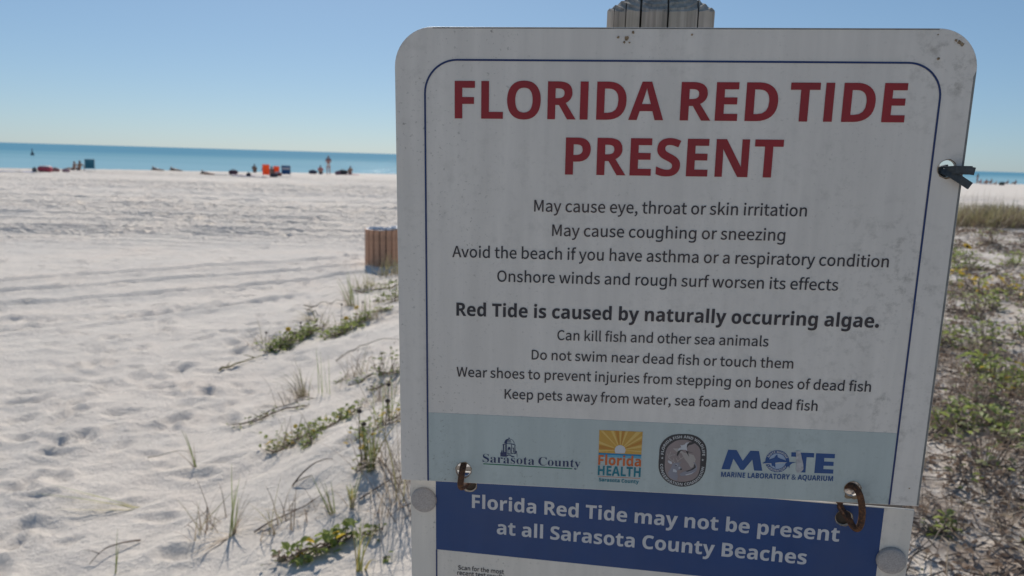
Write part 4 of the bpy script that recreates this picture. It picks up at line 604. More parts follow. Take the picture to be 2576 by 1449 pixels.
 ["wildlife_seal","rim_lettering","pale_print",4,[[4.89,-171.33,4.89,-171.12,4.91,-170.92,4.95,-170.75,5.01,-170.59,5.12,-170.41,5.26,-170.26,5.43,-170.14,5.57,-170.08,5.72,-170.03,5.89,-170.0,6.07,-169.98,6.24,-169.99,6.41,-170.01,6.56,-170.06,6.71,-170.12,6.89,-170.24,7.04,-170.39,7.16,-170.57,7.24,-170.73,7.29,-170.9,7.33,-171.1,7.35,-171.31,7.35,-171.45,7.34,-171.6,7.32,-171.74,7.29,-171.89,7.26,-172.03,7.21,-172.16,6.79,-171.98,6.89,-171.65,6.91,-171.54,6.92,-171.43,6.93,-171.32,6.89,-171.11,6.81,-170.92,6.69,-170.79,6.57,-170.71,6.43,-170.65,6.26,-170.63,6.08,-170.62,5.91,-170.63,5.75,-170.68,5.61,-170.73,5.5,-170.81,5.39,-170.96,5.33,-171.14,5.31,-171.38,5.32,-171.49,5.34,-171.61,5.36,-171.73,5.47,-172.11,5.04,-172.13,5.0,-172.0,4.97,-171.88,4.94,-171.75,4.92,-171.62,4.9,-171.48],[5.18,-174.14,5.16,-173.91,5.16,-173.7,5.19,-173.51,5.23,-173.34,5.32,-173.14,5.44,-172.96,5.6,-172.82,5.73,-172.74,5.88,-172.67,6.05,-172.61,6.22,-172.58,6.4,-172.56,6.57,-172.56,6.73,-172.59,6.88,-172.63,7.06,-172.72,7.23,-172.85,7.37,-173.02,7.45,-173.17,7.52,-173.35,7.58,-173.55,7.62,-173.77,7.64,-174.0,7.64,-174.21,7.62,-174.4,7.58,-174.57,7.49,-174.77,7.37,-174.94,7.21,-175.08,7.08,-175.17,6.93,-175.24,6.77,-175.29,6.59,-175.33,6.41,-175.35,6.24,-175.35,6.08,-175.32,5.93,-175.28,5.75,-175.19,5.58,-175.06,5.44,-174.89,5.35,-174.74,5.28,-174.56,5.23,-174.36],[5.61,-174.07,5.66,-174.31,5.76,-174.48,5.9,-174.6,6.02,-174.66,6.17,-174.69,6.33,-174.7,6.5,-174.69,6.68,-174.65,6.83,-174.59,6.96,-174.52,7.07,-174.43,7.17,-174.27,7.21,-174.08,7.2,-173.84,7.15,-173.6,7.05,-173.43,6.91,-173.31,6.79,-173.25,6.65,-173.21,6.48,-173.21,6.3,-173.22,6.13,-173.26,5.98,-173.31,5.85,-173.39,5.74,-173.48,5.64,-173.64,5.6,-173.84],[5.6,-176.4,7.83,-175.47,8.09,-176.2,6.85,-178.08,6.85,-178.09,7.15,-177.95,7.46,-177.81,8.51,-177.37,8.7,-177.9,6.47,-178.82,6.2,-178.09,7.46,-176.2,7.46,-176.18,7.15,-176.34,6.84,-176.48,5.79,-176.91],[7.11,-180.2,7.02,-179.99,6.95,-179.79,6.9,-179.59,6.88,-179.39,7.3,-179.15,7.36,-179.61,7.4,-179.76,7.44,-179.9,7.5,-180.03,7.56,-180.15,7.63,-180.24,7.7,-180.29,7.77,-180.31,7.84,-180.31,7.91,-180.28,7.97,-180.22,8.01,-180.14,8.03,-180.02,8.03,-179.89,8.02,-179.74,8.01,-179.58,7.99,-179.33,8.0,-179.24,8.0,-179.15,8.02,-179.06,8.04,-178.97,8.08,-178.89,8.12,-178.8,8.18,-178.73,8.25,-178.66,8.34,-178.6,8.53,-178.53,8.71,-178.52,8.9,-178.59,9.03,-178.68,9.15,-178.8,9.26,-178.96,9.37,-179.14,9.43,-179.28,9.48,-179.42,9.52,-179.55,9.55,-179.69,9.57,-179.84,9.59,-180.0,9.16,-180.02,9.09,-179.65,9.07,-179.54,9.03,-179.44,8.99,-179.34,8.93,-179.25,8.87,-179.18,8.81,-179.13,8.74,-179.11,8.68,-179.11,8.61,-179.13,8.55,-179.18,8.51,-179.26,8.5,-179.36,8.49,-179.48,8.5,-179.63,8.51,-179.82,8.53,-179.97,8.53,-180.11,8.52,-180.25,8.5,-180.37,8.47,-180.48,8.43,-180.57,8.37,-180.66,8.29,-180.74,8.19,-180.81,8.0,-180.88,7.81,-180.88,7.62,-180.81,7.48,-180.72,7.35,-180.58,7.22,-180.41],[8.0,-181.77,9.89,-180.19,10.85,-181.53,10.52,-181.8,9.91,-180.96,9.5,-181.31,10.06,-182.09,9.73,-182.37,9.17,-181.58,8.69,-181.99,9.29,-182.84,8.96,-183.11],[9.42,-183.68,11.13,-181.87,11.68,-182.48,11.85,-182.69,11.99,-182.89,12.08,-183.08,12.13,-183.25,12.13,-183.47,12.06,-183.68,11.93,-183.87,11.84,-183.94,11.76,-184.0,11.67,-184.03,11.58,-184.05,11.49,-184.06,11.39,-184.04,11.3,-184.02,11.21,-183.99,11.12,-183.95,10.93,-185.37,10.49,-184.87,10.69,-183.67,10.48,-183.43,9.82,-184.13],[10.77,-183.12,10.9,-183.26,11.03,-183.39,11.15,-183.48,11.25,-183.52,11.34,-183.52,11.43,-183.49,11.51,-183.43,11.57,-183.34,11.6,-183.24,11.59,-183.14,11.55,-183.03,11.47,-182.91,11.36,-182.77,11.24,-182.63],[11.95,-186.04,12.5,-183.32,12.98,-183.67,12.62,-185.27,12.58,-185.42,12.52,-185.64,12.45,-185.83,12.58,-185.69,12.75,-185.54,12.86,-185.44,14.06,-184.45,14.55,-184.8,12.47,-186.42],[13.42,-187.13,15.22,-185.13,15.87,-185.43,15.82,-188.25,15.25,-187.98,15.29,-187.33,14.39,-186.9,13.98,-187.39],[14.68,-186.54,15.33,-186.84,15.36,-186.2,15.37,-186.03,15.39,-185.83,15.4,-185.65,15.29,-185.79,15.16,-185.96,15.07,-186.06],[16.69,-188.55,17.29,-186.5,16.59,-186.25,16.72,-185.81,18.66,-186.51,18.53,-186.95,17.83,-186.7,17.23,-188.74],[18.49,-189.09,19.06,-189.22,19.5,-186.65,18.93,-186.53],[20.97,-189.57,20.76,-189.54,20.58,-189.48,20.41,-189.41,20.27,-189.31,20.11,-189.16,19.98,-188.99,19.89,-188.79,19.85,-188.62,19.82,-188.45,19.82,-188.26,19.83,-188.06,19.85,-187.87,19.9,-187.69,19.96,-187.53,20.03,-187.38,20.16,-187.21,20.31,-187.07,20.5,-186.97,20.66,-186.92,20.83,-186.89,21.03,-186.89,21.24,-186.9,21.44,-186.94,21.63,-187.0,21.79,-187.07,21.93,-187.16,22.09,-187.31,22.22,-187.48,22.31,-187.68,22.35,-187.85,22.38,-188.02,22.38,-188.2,22.38,-188.4,22.35,-188.6,22.3,-188.78,22.24,-188.94,22.17,-189.09,22.04,-189.26,21.89,-189.4,21.7,-189.5,21.55,-189.55,21.37,-189.58,21.18,-189.59],[21.01,-189.11,21.24,-189.11,21.42,-189.06,21.56,-188.95,21.64,-188.83,21.7,-188.68,21.75,-188.52,21.78,-188.33,21.79,-188.13,21.77,-187.95,21.74,-187.8,21.68,-187.66,21.57,-187.51,21.41,-187.41,21.19,-187.36,20.97,-187.36,20.79,-187.41,20.65,-187.52,20.56,-187.64,20.5,-187.78,20.45,-187.95,20.42,-188.15,20.41,-188.34,20.43,-188.52,20.46,-188.67,20.52,-188.81,20.64,-188.96,20.8,-189.06],[22.94,-189.73,22.92,-187.12,23.64,-187.12,24.83,-189.09,24.84,-189.09,24.82,-188.72,24.8,-188.36,24.79,-187.13,25.31,-187.13,25.33,-189.74,24.61,-189.74,23.42,-187.76,23.4,-187.76,23.43,-188.13,23.44,-188.5,23.45,-189.74],[28.26,-189.42,28.06,-189.45,27.88,-189.45,27.71,-189.42,27.56,-189.38,27.38,-189.28,27.22,-189.15,27.09,-188.99,27.01,-188.84,26.94,-188.68,26.89,-188.5,26.85,-188.31,26.83,-188.12,26.83,-187.94,26.85,-187.76,26.88,-187.6,26.96,-187.39,27.08,-187.21,27.23,-187.05,27.36,-186.95,27.51,-186.87,27.69,-186.81,27.87,-186.76,28.01,-186.74,28.14,-186.74,28.28,-186.74,28.41,-186.75,28.55,-186.78,28.68,-186.81,28.57,-187.28,28.25,-187.22,28.15,-187.21,28.05,-187.21,27.95,-187.22,27.76,-187.28,27.6,-187.39,27.5,-187.54,27.44,-187.68,27.41,-187.84,27.41,-188.02,27.43,-188.21,27.47,-188.41,27.53,-188.57,27.6,-188.71,27.69,-188.82,27.84,-188.93,28.02,-188.97,28.23,-188.96,28.34,-188.94,28.45,-188.9,28.55,-188.87,28.88,-188.7,28.96,-189.16,28.85,-189.22,28.74,-189.27,28.63,-189.32,28.51,-189.36,28.39,-189.4],[30.8,-188.84,30.6,-188.89,30.41,-188.92,30.23,-188.92,30.07,-188.9,29.87,-188.83,29.69,-188.72,29.54,-188.57,29.44,-188.43,29.35,-188.28,29.28,-188.11,29.22,-187.93,29.17,-187.74,29.15,-187.55,29.15,-187.38,29.16,-187.21,29.22,-187.0,29.31,-186.8,29.44,-186.63,29.57,-186.52,29.72,-186.42,29.9,-186.33,30.09,-186.26,30.29,-186.21,30.49,-186.18,30.66,-186.18,30.82,-186.2,31.02,-186.27,31.2,-186.38,31.35,-186.53,31.45,-186.66,31.53,-186.81,31.61,-186.98,31.67,-187.17,31.71,-187.36,31.74,-187.54,31.74,-187.72,31.72,-187.89,31.67,-188.1,31.58,-188.29,31.45,-188.47,31.32,-188.58,31.17,-188.68,31.0,-188.77],[30.68,-188.4,30.88,-188.3,31.03,-188.18,31.12,-188.01,31.15,-187.87,31.15,-187.71,31.14,-187.53,31.1,-187.35,31.03,-187.16,30.96,-187.0,30.87,-186.87,30.77,-186.77,30.62,-186.68,30.43,-186.66,30.22,-186.7,30.01,-186.79,29.87,-186.92,29.78,-187.08,29.74,-187.23,29.73,-187.38,29.75,-187.56,29.79,-187.75,29.85,-187.94,29.93,-188.09,30.02,-188.22,30.12,-188.32,30.28,-188.41,30.46,-188.44],[32.73,-188.2,31.69,-185.83,32.39,-185.48,33.76,-186.99,33.76,-186.99,33.57,-184.87,34.27,-184.51,35.31,-186.88,34.83,-187.12,34.34,-186.0,34.23,-185.74,34.12,-185.46,34.04,-185.26,34.03,-185.27,34.23,-187.43,33.75,-187.68,32.36,-186.12,32.34,-186.13,32.44,-186.32,32.58,-186.59,32.7,-186.87,33.19,-187.97],[36.08,-186.38,34.66,-184.26,35.28,-183.77,36.87,-184.98,36.88,-184.98,36.33,-182.93,36.95,-182.44,38.38,-184.55,37.95,-184.89,37.28,-183.89,37.12,-183.65,36.97,-183.4,36.86,-183.22,36.84,-183.23,37.41,-185.32,36.99,-185.65,35.35,-184.41,35.34,-184.42,35.47,-184.58,35.65,-184.83,35.82,-185.07,36.49,-186.05],[38.97,-183.74,39.34,-183.27,37.53,-181.55,37.16,-182.02],[40.21,-182.09,40.09,-182.27,39.96,-182.42,39.82,-182.56,39.67,-182.68,39.28,-182.38,39.61,-182.11,39.72,-182.01,39.81,-181.9,39.89,-181.79,39.95,-181.67,39.99,-181.57,39.99,-181.48,39.98,-181.4,39.95,-181.33,39.89,-181.28,39.81,-181.25,39.73,-181.24,39.63,-181.28,39.52,-181.34,39.4,-181.42,39.28,-181.51,39.09,-181.63,39.02,-181.67,38.94,-181.7,38.86,-181.73,38.78,-181.75,38.69,-181.76,38.6,-181.75,38.51,-181.73,38.43,-181.69,38.34,-181.63,38.19,-181.49,38.09,-181.31,38.06,-181.11,38.06,-180.94,38.1,-180.77,38.17,-180.59,38.28,-180.4,38.36,-180.28,38.44,-180.17,38.53,-180.07,38.63,-179.98,38.74,-179.88,38.85,-179.8,39.08,-180.2,38.81,-180.43,38.74,-180.51,38.67,-180.59,38.61,-180.68,38.57,-180.77,38.54,-180.86,38.53,-180.94,38.55,-181.02,38.58,-181.08,38.63,-181.13,38.7,-181.16,38.78,-181.17,38.87,-181.14,38.96,-181.08,39.08,-181.01,39.23,-180.91,39.35,-180.83,39.46,-180.76,39.57,-180.71,39.67,-180.67,39.78,-180.65,39.88,-180.65,39.98,-180.66,40.08,-180.71,40.18,-180.77,40.33,-180.92,40.42,-181.1,40.46,-181.32,40.45,-181.49,40.4,-181.68,40.32,-181.88],[41.32,-180.01,41.22,-180.21,41.11,-180.39,40.99,-180.54,40.86,-180.68,40.44,-180.44,40.73,-180.12,40.82,-180.01,40.9,-179.89,40.97,-179.76,41.02,-179.64,41.04,-179.53,41.04,-179.44,41.01,-179.36,40.97,-179.3,40.91,-179.26,40.83,-179.24,40.74,-179.25,40.65,-179.3,40.55,-179.37,40.45,-179.46,40.33,-179.57,40.16,-179.72,40.09,-179.77,40.02,-179.81,39.95,-179.85,39.86,-179.88,39.78,-179.9,39.69,-179.91,39.6,-179.9,39.51,-179.88,39.42,-179.83,39.25,-179.7,39.14,-179.54,39.08,-179.34,39.06,-179.18,39.08,-179.0,39.13,-178.81,39.21,-178.61,39.27,-178.48,39.35,-178.36,39.42,-178.25,39.51,-178.14,39.61,-178.03,39.71,-177.93,39.98,-178.3,39.74,-178.57,39.68,-178.65,39.63,-178.74,39.58,-178.84,39.54,-178.94,39.52,-179.03,39.53,-179.11,39.55,-179.19,39.59,-179.24,39.64,-179.28,39.72,-179.31,39.8,-179.3,39.88,-179.26,39.97,-179.19,40.08,-179.1,40.21,-178.99,40.32,-178.89,40.42,-178.81,40.52,-178.74,40.62,-178.68,40.72,-178.65,40.82,-178.63,40.92,-178.63,41.03,-178.66,41.14,-178.71,41.3,-178.84,41.41,-179.01,41.48,-179.21,41.49,-179.39,41.46,-179.58,41.41,-179.79],[41.94,-178.38,42.12,-177.79,39.87,-176.92,39.69,-177.51],[42.7,-175.82,42.64,-176.03,42.56,-176.22,42.47,-176.39,42.37,-176.53,42.22,-176.67,42.04,-176.77,41.85,-176.84,41.69,-176.86,41.53,-176.86,41.36,-176.84,41.19,-176.79,41.02,-176.73,40.87,-176.65,40.73,-176.56,40.6,-176.46,40.47,-176.3,40.36,-176.11,40.3,-175.9,40.27,-175.72,40.27,-175.53,40.29,-175.32,40.33,-175.1,40.39,-174.88,40.47,-174.69,40.55,-174.53,40.65,-174.39,40.81,-174.25,40.98,-174.14,41.17,-174.08,41.33,-174.06,41.49,-174.06,41.65,-174.08,41.83,-174.12,42.0,-174.19,42.15,-174.26,42.29,-174.35,42.42,-174.46,42.55,-174.62,42.66,-174.81,42.73,-175.02,42.75,-175.2,42.76,-175.39,42.74,-175.6],[42.29,-175.7,42.32,-175.46,42.29,-175.26,42.21,-175.09,42.11,-174.98,41.99,-174.89,41.85,-174.81,41.68,-174.75,41.51,-174.71,41.34,-174.69,41.2,-174.7,41.07,-174.74,40.92,-174.84,40.81,-175.0,40.74,-175.22,40.7,-175.46,40.73,-175.66,40.81,-175.83,40.91,-175.93,41.03,-176.03,41.17,-176.11,41.34,-176.17,41.52,-176.21,41.68,-176.22,41.82,-176.21,41.95,-176.17,42.1,-176.07,42.21,-175.91],[43.06,-173.68,40.7,-173.36,40.77,-172.59,42.66,-171.58,42.66,-171.57,42.33,-171.54,42.01,-171.51,40.89,-171.36,40.94,-170.81,43.3,-171.13,43.23,-171.9,41.33,-172.92,41.32,-172.93,41.66,-172.95,42.0,-172.99,43.11,-173.14]]],
 ["wildlife_seal","star","pale_print",4,[[6.3,-163.2,6.6,-164.1,7.4,-164.0,6.8,-164.6,7.1,-165.5,6.4,-165.0,5.7,-165.5,5.9,-164.7,5.2,-164.2,6.0,-164.1]]],
 ["wildlife_seal","star","pale_print",4,[[41.3,-163.2,41.6,-164.0,42.5,-164.0,41.9,-164.6,42.1,-165.4,41.4,-164.9,40.8,-165.5,41.0,-164.6,40.3,-164.1,41.1,-164.1]]],
 ["aquarium_logo","letter","blue_navy_print",2,[[62.74,-153.79,70.1,-153.76,75.93,-163.44,81.78,-153.77,89.14,-153.69,93.38,-171.93,86.27,-172.09,84.01,-161.93,77.37,-172.05,74.57,-172.06,67.81,-161.9,65.42,-172.2,58.18,-172.29]]],
 ["aquarium_logo","letter","blue_navy_print",2,[[116.65,-153.4,135.82,-153.24,136.04,-157.24,129.82,-157.27,130.13,-171.61,123.4,-171.62,123.12,-157.36,116.8,-157.38]]],
 ["aquarium_logo","letter","blue_navy_print",2,[[137.52,-153.28,153.38,-153.1,153.57,-157.11,144.76,-157.22,144.87,-160.46,153.0,-160.47,153.17,-164.23,144.85,-164.37,144.96,-167.62,153.5,-167.6,153.52,-171.39,137.65,-171.64]]],
 ["aquarium_logo","roundel","blue_navy_print",2,[[115.6,-161.8,115.6,-163.4,115.4,-165.0,114.9,-166.5,114.2,-167.9,113.2,-169.2,112.1,-170.3,110.8,-171.3,109.4,-172.0,107.9,-172.4,106.3,-172.6,104.7,-172.6,103.1,-172.3,101.5,-171.8,100.1,-171.0,98.8,-170.0,97.7,-168.8,96.7,-167.5,96.0,-166.0,95.5,-164.5,95.2,-162.9,95.2,-161.2,95.5,-159.7,95.9,-158.1,96.7,-156.7,97.6,-155.4,98.7,-154.3,100.0,-153.4,101.5,-152.7,103.0,-152.3,104.6,-152.1,106.2,-152.1,107.7,-152.4,109.3,-152.9,110.7,-153.7,112.0,-154.7,113.1,-155.9,114.1,-157.2,114.8,-158.7,115.3,-160.2],[112.6,-161.9,112.6,-163.1,112.4,-164.2,112.1,-165.2,111.6,-166.2,110.9,-167.1,110.1,-167.9,109.2,-168.5,108.2,-169.0,107.1,-169.3,106.0,-169.5,104.9,-169.5,103.8,-169.3,102.7,-168.9,101.7,-168.3,100.7,-167.7,99.9,-166.8,99.3,-165.9,98.8,-164.9,98.4,-163.8,98.2,-162.7,98.2,-161.6,98.4,-160.5,98.7,-159.4,99.2,-158.4,99.9,-157.5,100.7,-156.8,101.6,-156.1,102.6,-155.7,103.7,-155.3,104.8,-155.2,106.0,-155.2,107.1,-155.4,108.1,-155.8,109.2,-156.3,110.1,-157.0,110.9,-157.8,111.5,-158.8,112.1,-159.8,112.4,-160.8]]],
 ["aquarium_logo","roundel_field","pale_blue_grey_print",2,[[112.6,-161.9,112.6,-163.1,112.4,-164.2,112.1,-165.2,111.6,-166.2,110.9,-167.1,110.1,-167.9,109.2,-168.5,108.2,-169.0,107.1,-169.3,106.0,-169.5,104.9,-169.5,103.8,-169.3,102.7,-168.9,101.7,-168.3,100.7,-167.7,99.9,-166.8,99.3,-165.9,98.8,-164.9,98.4,-163.8,98.2,-162.7,98.2,-161.6,98.4,-160.5,98.7,-159.4,99.2,-158.4,99.9,-157.5,100.7,-156.8,101.6,-156.1,102.6,-155.7,103.7,-155.3,104.8,-155.2,106.0,-155.2,107.1,-155.4,108.1,-155.8,109.2,-156.3,110.1,-157.0,110.9,-157.8,111.5,-158.8,112.1,-159.8,112.4,-160.8]]],
 ["aquarium_logo","rim_lettering","pale_print",4,[[98.09,-159.35,96.46,-158.2,96.77,-157.67,98.26,-158.11,98.27,-158.11,97.28,-156.76,97.59,-156.23,99.22,-157.38,99.01,-157.75,98.24,-157.2,98.06,-157.07,97.87,-156.93,97.74,-156.83,97.74,-156.84,98.74,-158.21,98.54,-158.57,97.01,-158.11,97.0,-158.12,97.14,-158.21,97.34,-158.34,97.53,-158.47,98.29,-159.0],[100.07,-156.66,99.94,-156.76,99.82,-156.84,99.7,-156.89,99.58,-156.92,99.42,-156.93,99.26,-156.91,99.11,-156.84,99.0,-156.78,98.9,-156.69,98.79,-156.59,98.69,-156.47,98.61,-156.35,98.53,-156.22,98.48,-156.09,98.44,-155.96,98.41,-155.79,98.42,-155.62,98.45,-155.45,98.51,-155.33,98.58,-155.21,98.67,-155.1,98.79,-154.98,98.91,-154.88,99.04,-154.81,99.16,-154.75,99.28,-154.72,99.44,-154.71,99.59,-154.74,99.74,-154.8,99.85,-154.86,99.95,-154.95,100.06,-155.05,100.16,-155.17,100.24,-155.29,100.32,-155.42,100.37,-155.55,100.41,-155.68,100.44,-155.85,100.44,-156.02,100.4,-156.19,100.35,-156.31,100.28,-156.43,100.18,-156.54],[99.85,-156.37,99.96,-156.24,100.02,-156.1,100.03,-155.96,100.01,-155.84,99.97,-155.72,99.9,-155.6,99.81,-155.47,99.72,-155.36,99.62,-155.26,99.52,-155.19,99.42,-155.15,99.28,-155.13,99.14,-155.17,99.01,-155.27,98.9,-155.4,98.83,-155.53,98.82,-155.68,98.84,-155.8,98.88,-155.92,98.95,-156.04,99.04,-156.17,99.14,-156.28,99.24,-156.38,99.34,-156.44,99.44,-156.49,99.57,-156.5,99.71,-156.46],[101.3,-155.71,100.53,-154.19,100.05,-154.46,99.89,-154.14,101.22,-153.38,101.38,-153.71,100.9,-153.98,101.67,-155.5],[102.28,-155.2,101.68,-153.21,102.79,-152.86,102.89,-153.21,102.19,-153.43,102.33,-153.87,102.97,-153.66,103.08,-154.01,102.43,-154.21,102.58,-154.73,103.28,-154.51,103.39,-154.86],[104.25,-154.66,104.18,-152.59,104.77,-152.59,105.3,-154.18,105.3,-154.18,105.76,-152.6,106.34,-152.61,106.41,-154.68,106.01,-154.68,105.98,-153.69,105.97,-153.47,105.98,-153.22,105.98,-153.05,105.97,-153.05,105.5,-154.67,105.11,-154.67,104.57,-153.04,104.56,-153.04,104.57,-153.21,104.59,-153.46,104.6,-153.7,104.63,-154.66],[106.41,-154.67,107.56,-152.89,108.07,-153.05,108.31,-155.27,107.86,-155.13,107.83,-154.61,107.11,-154.38,106.86,-154.81],[107.3,-154.06,107.81,-154.22,107.77,-153.72,107.76,-153.58,107.75,-153.42,107.75,-153.28,107.68,-153.41,107.6,-153.55,107.55,-153.64],[108.37,-155.28,109.19,-153.46,109.72,-153.76,109.89,-153.87,110.03,-153.98,110.14,-154.1,110.21,-154.21,110.26,-154.37,110.26,-154.54,110.2,-154.73,110.16,-154.8,110.11,-154.87,110.06,-154.92,110.0,-154.96,109.93,-154.99,109.86,-155.0,109.79,-155.02,109.72,-155.02,109.65,-155.01,109.82,-156.12,109.4,-155.87,109.28,-154.92,109.07,-154.8,108.76,-155.51],[109.21,-154.49,109.34,-154.56,109.46,-154.62,109.56,-154.65,109.64,-154.65,109.71,-154.63,109.77,-154.58,109.81,-154.51,109.84,-154.43,109.83,-154.35,109.8,-154.28,109.75,-154.21,109.67,-154.13,109.55,-154.06,109.44,-154.0],[109.93,-156.23,110.29,-156.5,111.32,-154.81,110.95,-154.54],[110.57,-156.72,111.87,-155.28,112.27,-155.7,111.93,-157.47,111.94,-157.48,112.1,-157.27,112.28,-157.06,112.9,-156.38,113.18,-156.68,111.88,-158.13,111.48,-157.7,111.82,-155.92,111.82,-155.91,111.64,-156.13,111.46,-156.34,110.85,-157.02],[111.98,-158.38,113.62,-157.42,114.21,-158.54,113.92,-158.71,113.55,-158.0,113.19,-158.21,113.54,-158.87,113.25,-159.04,112.91,-158.38,112.49,-158.63,112.86,-159.34,112.57,-159.51]]],
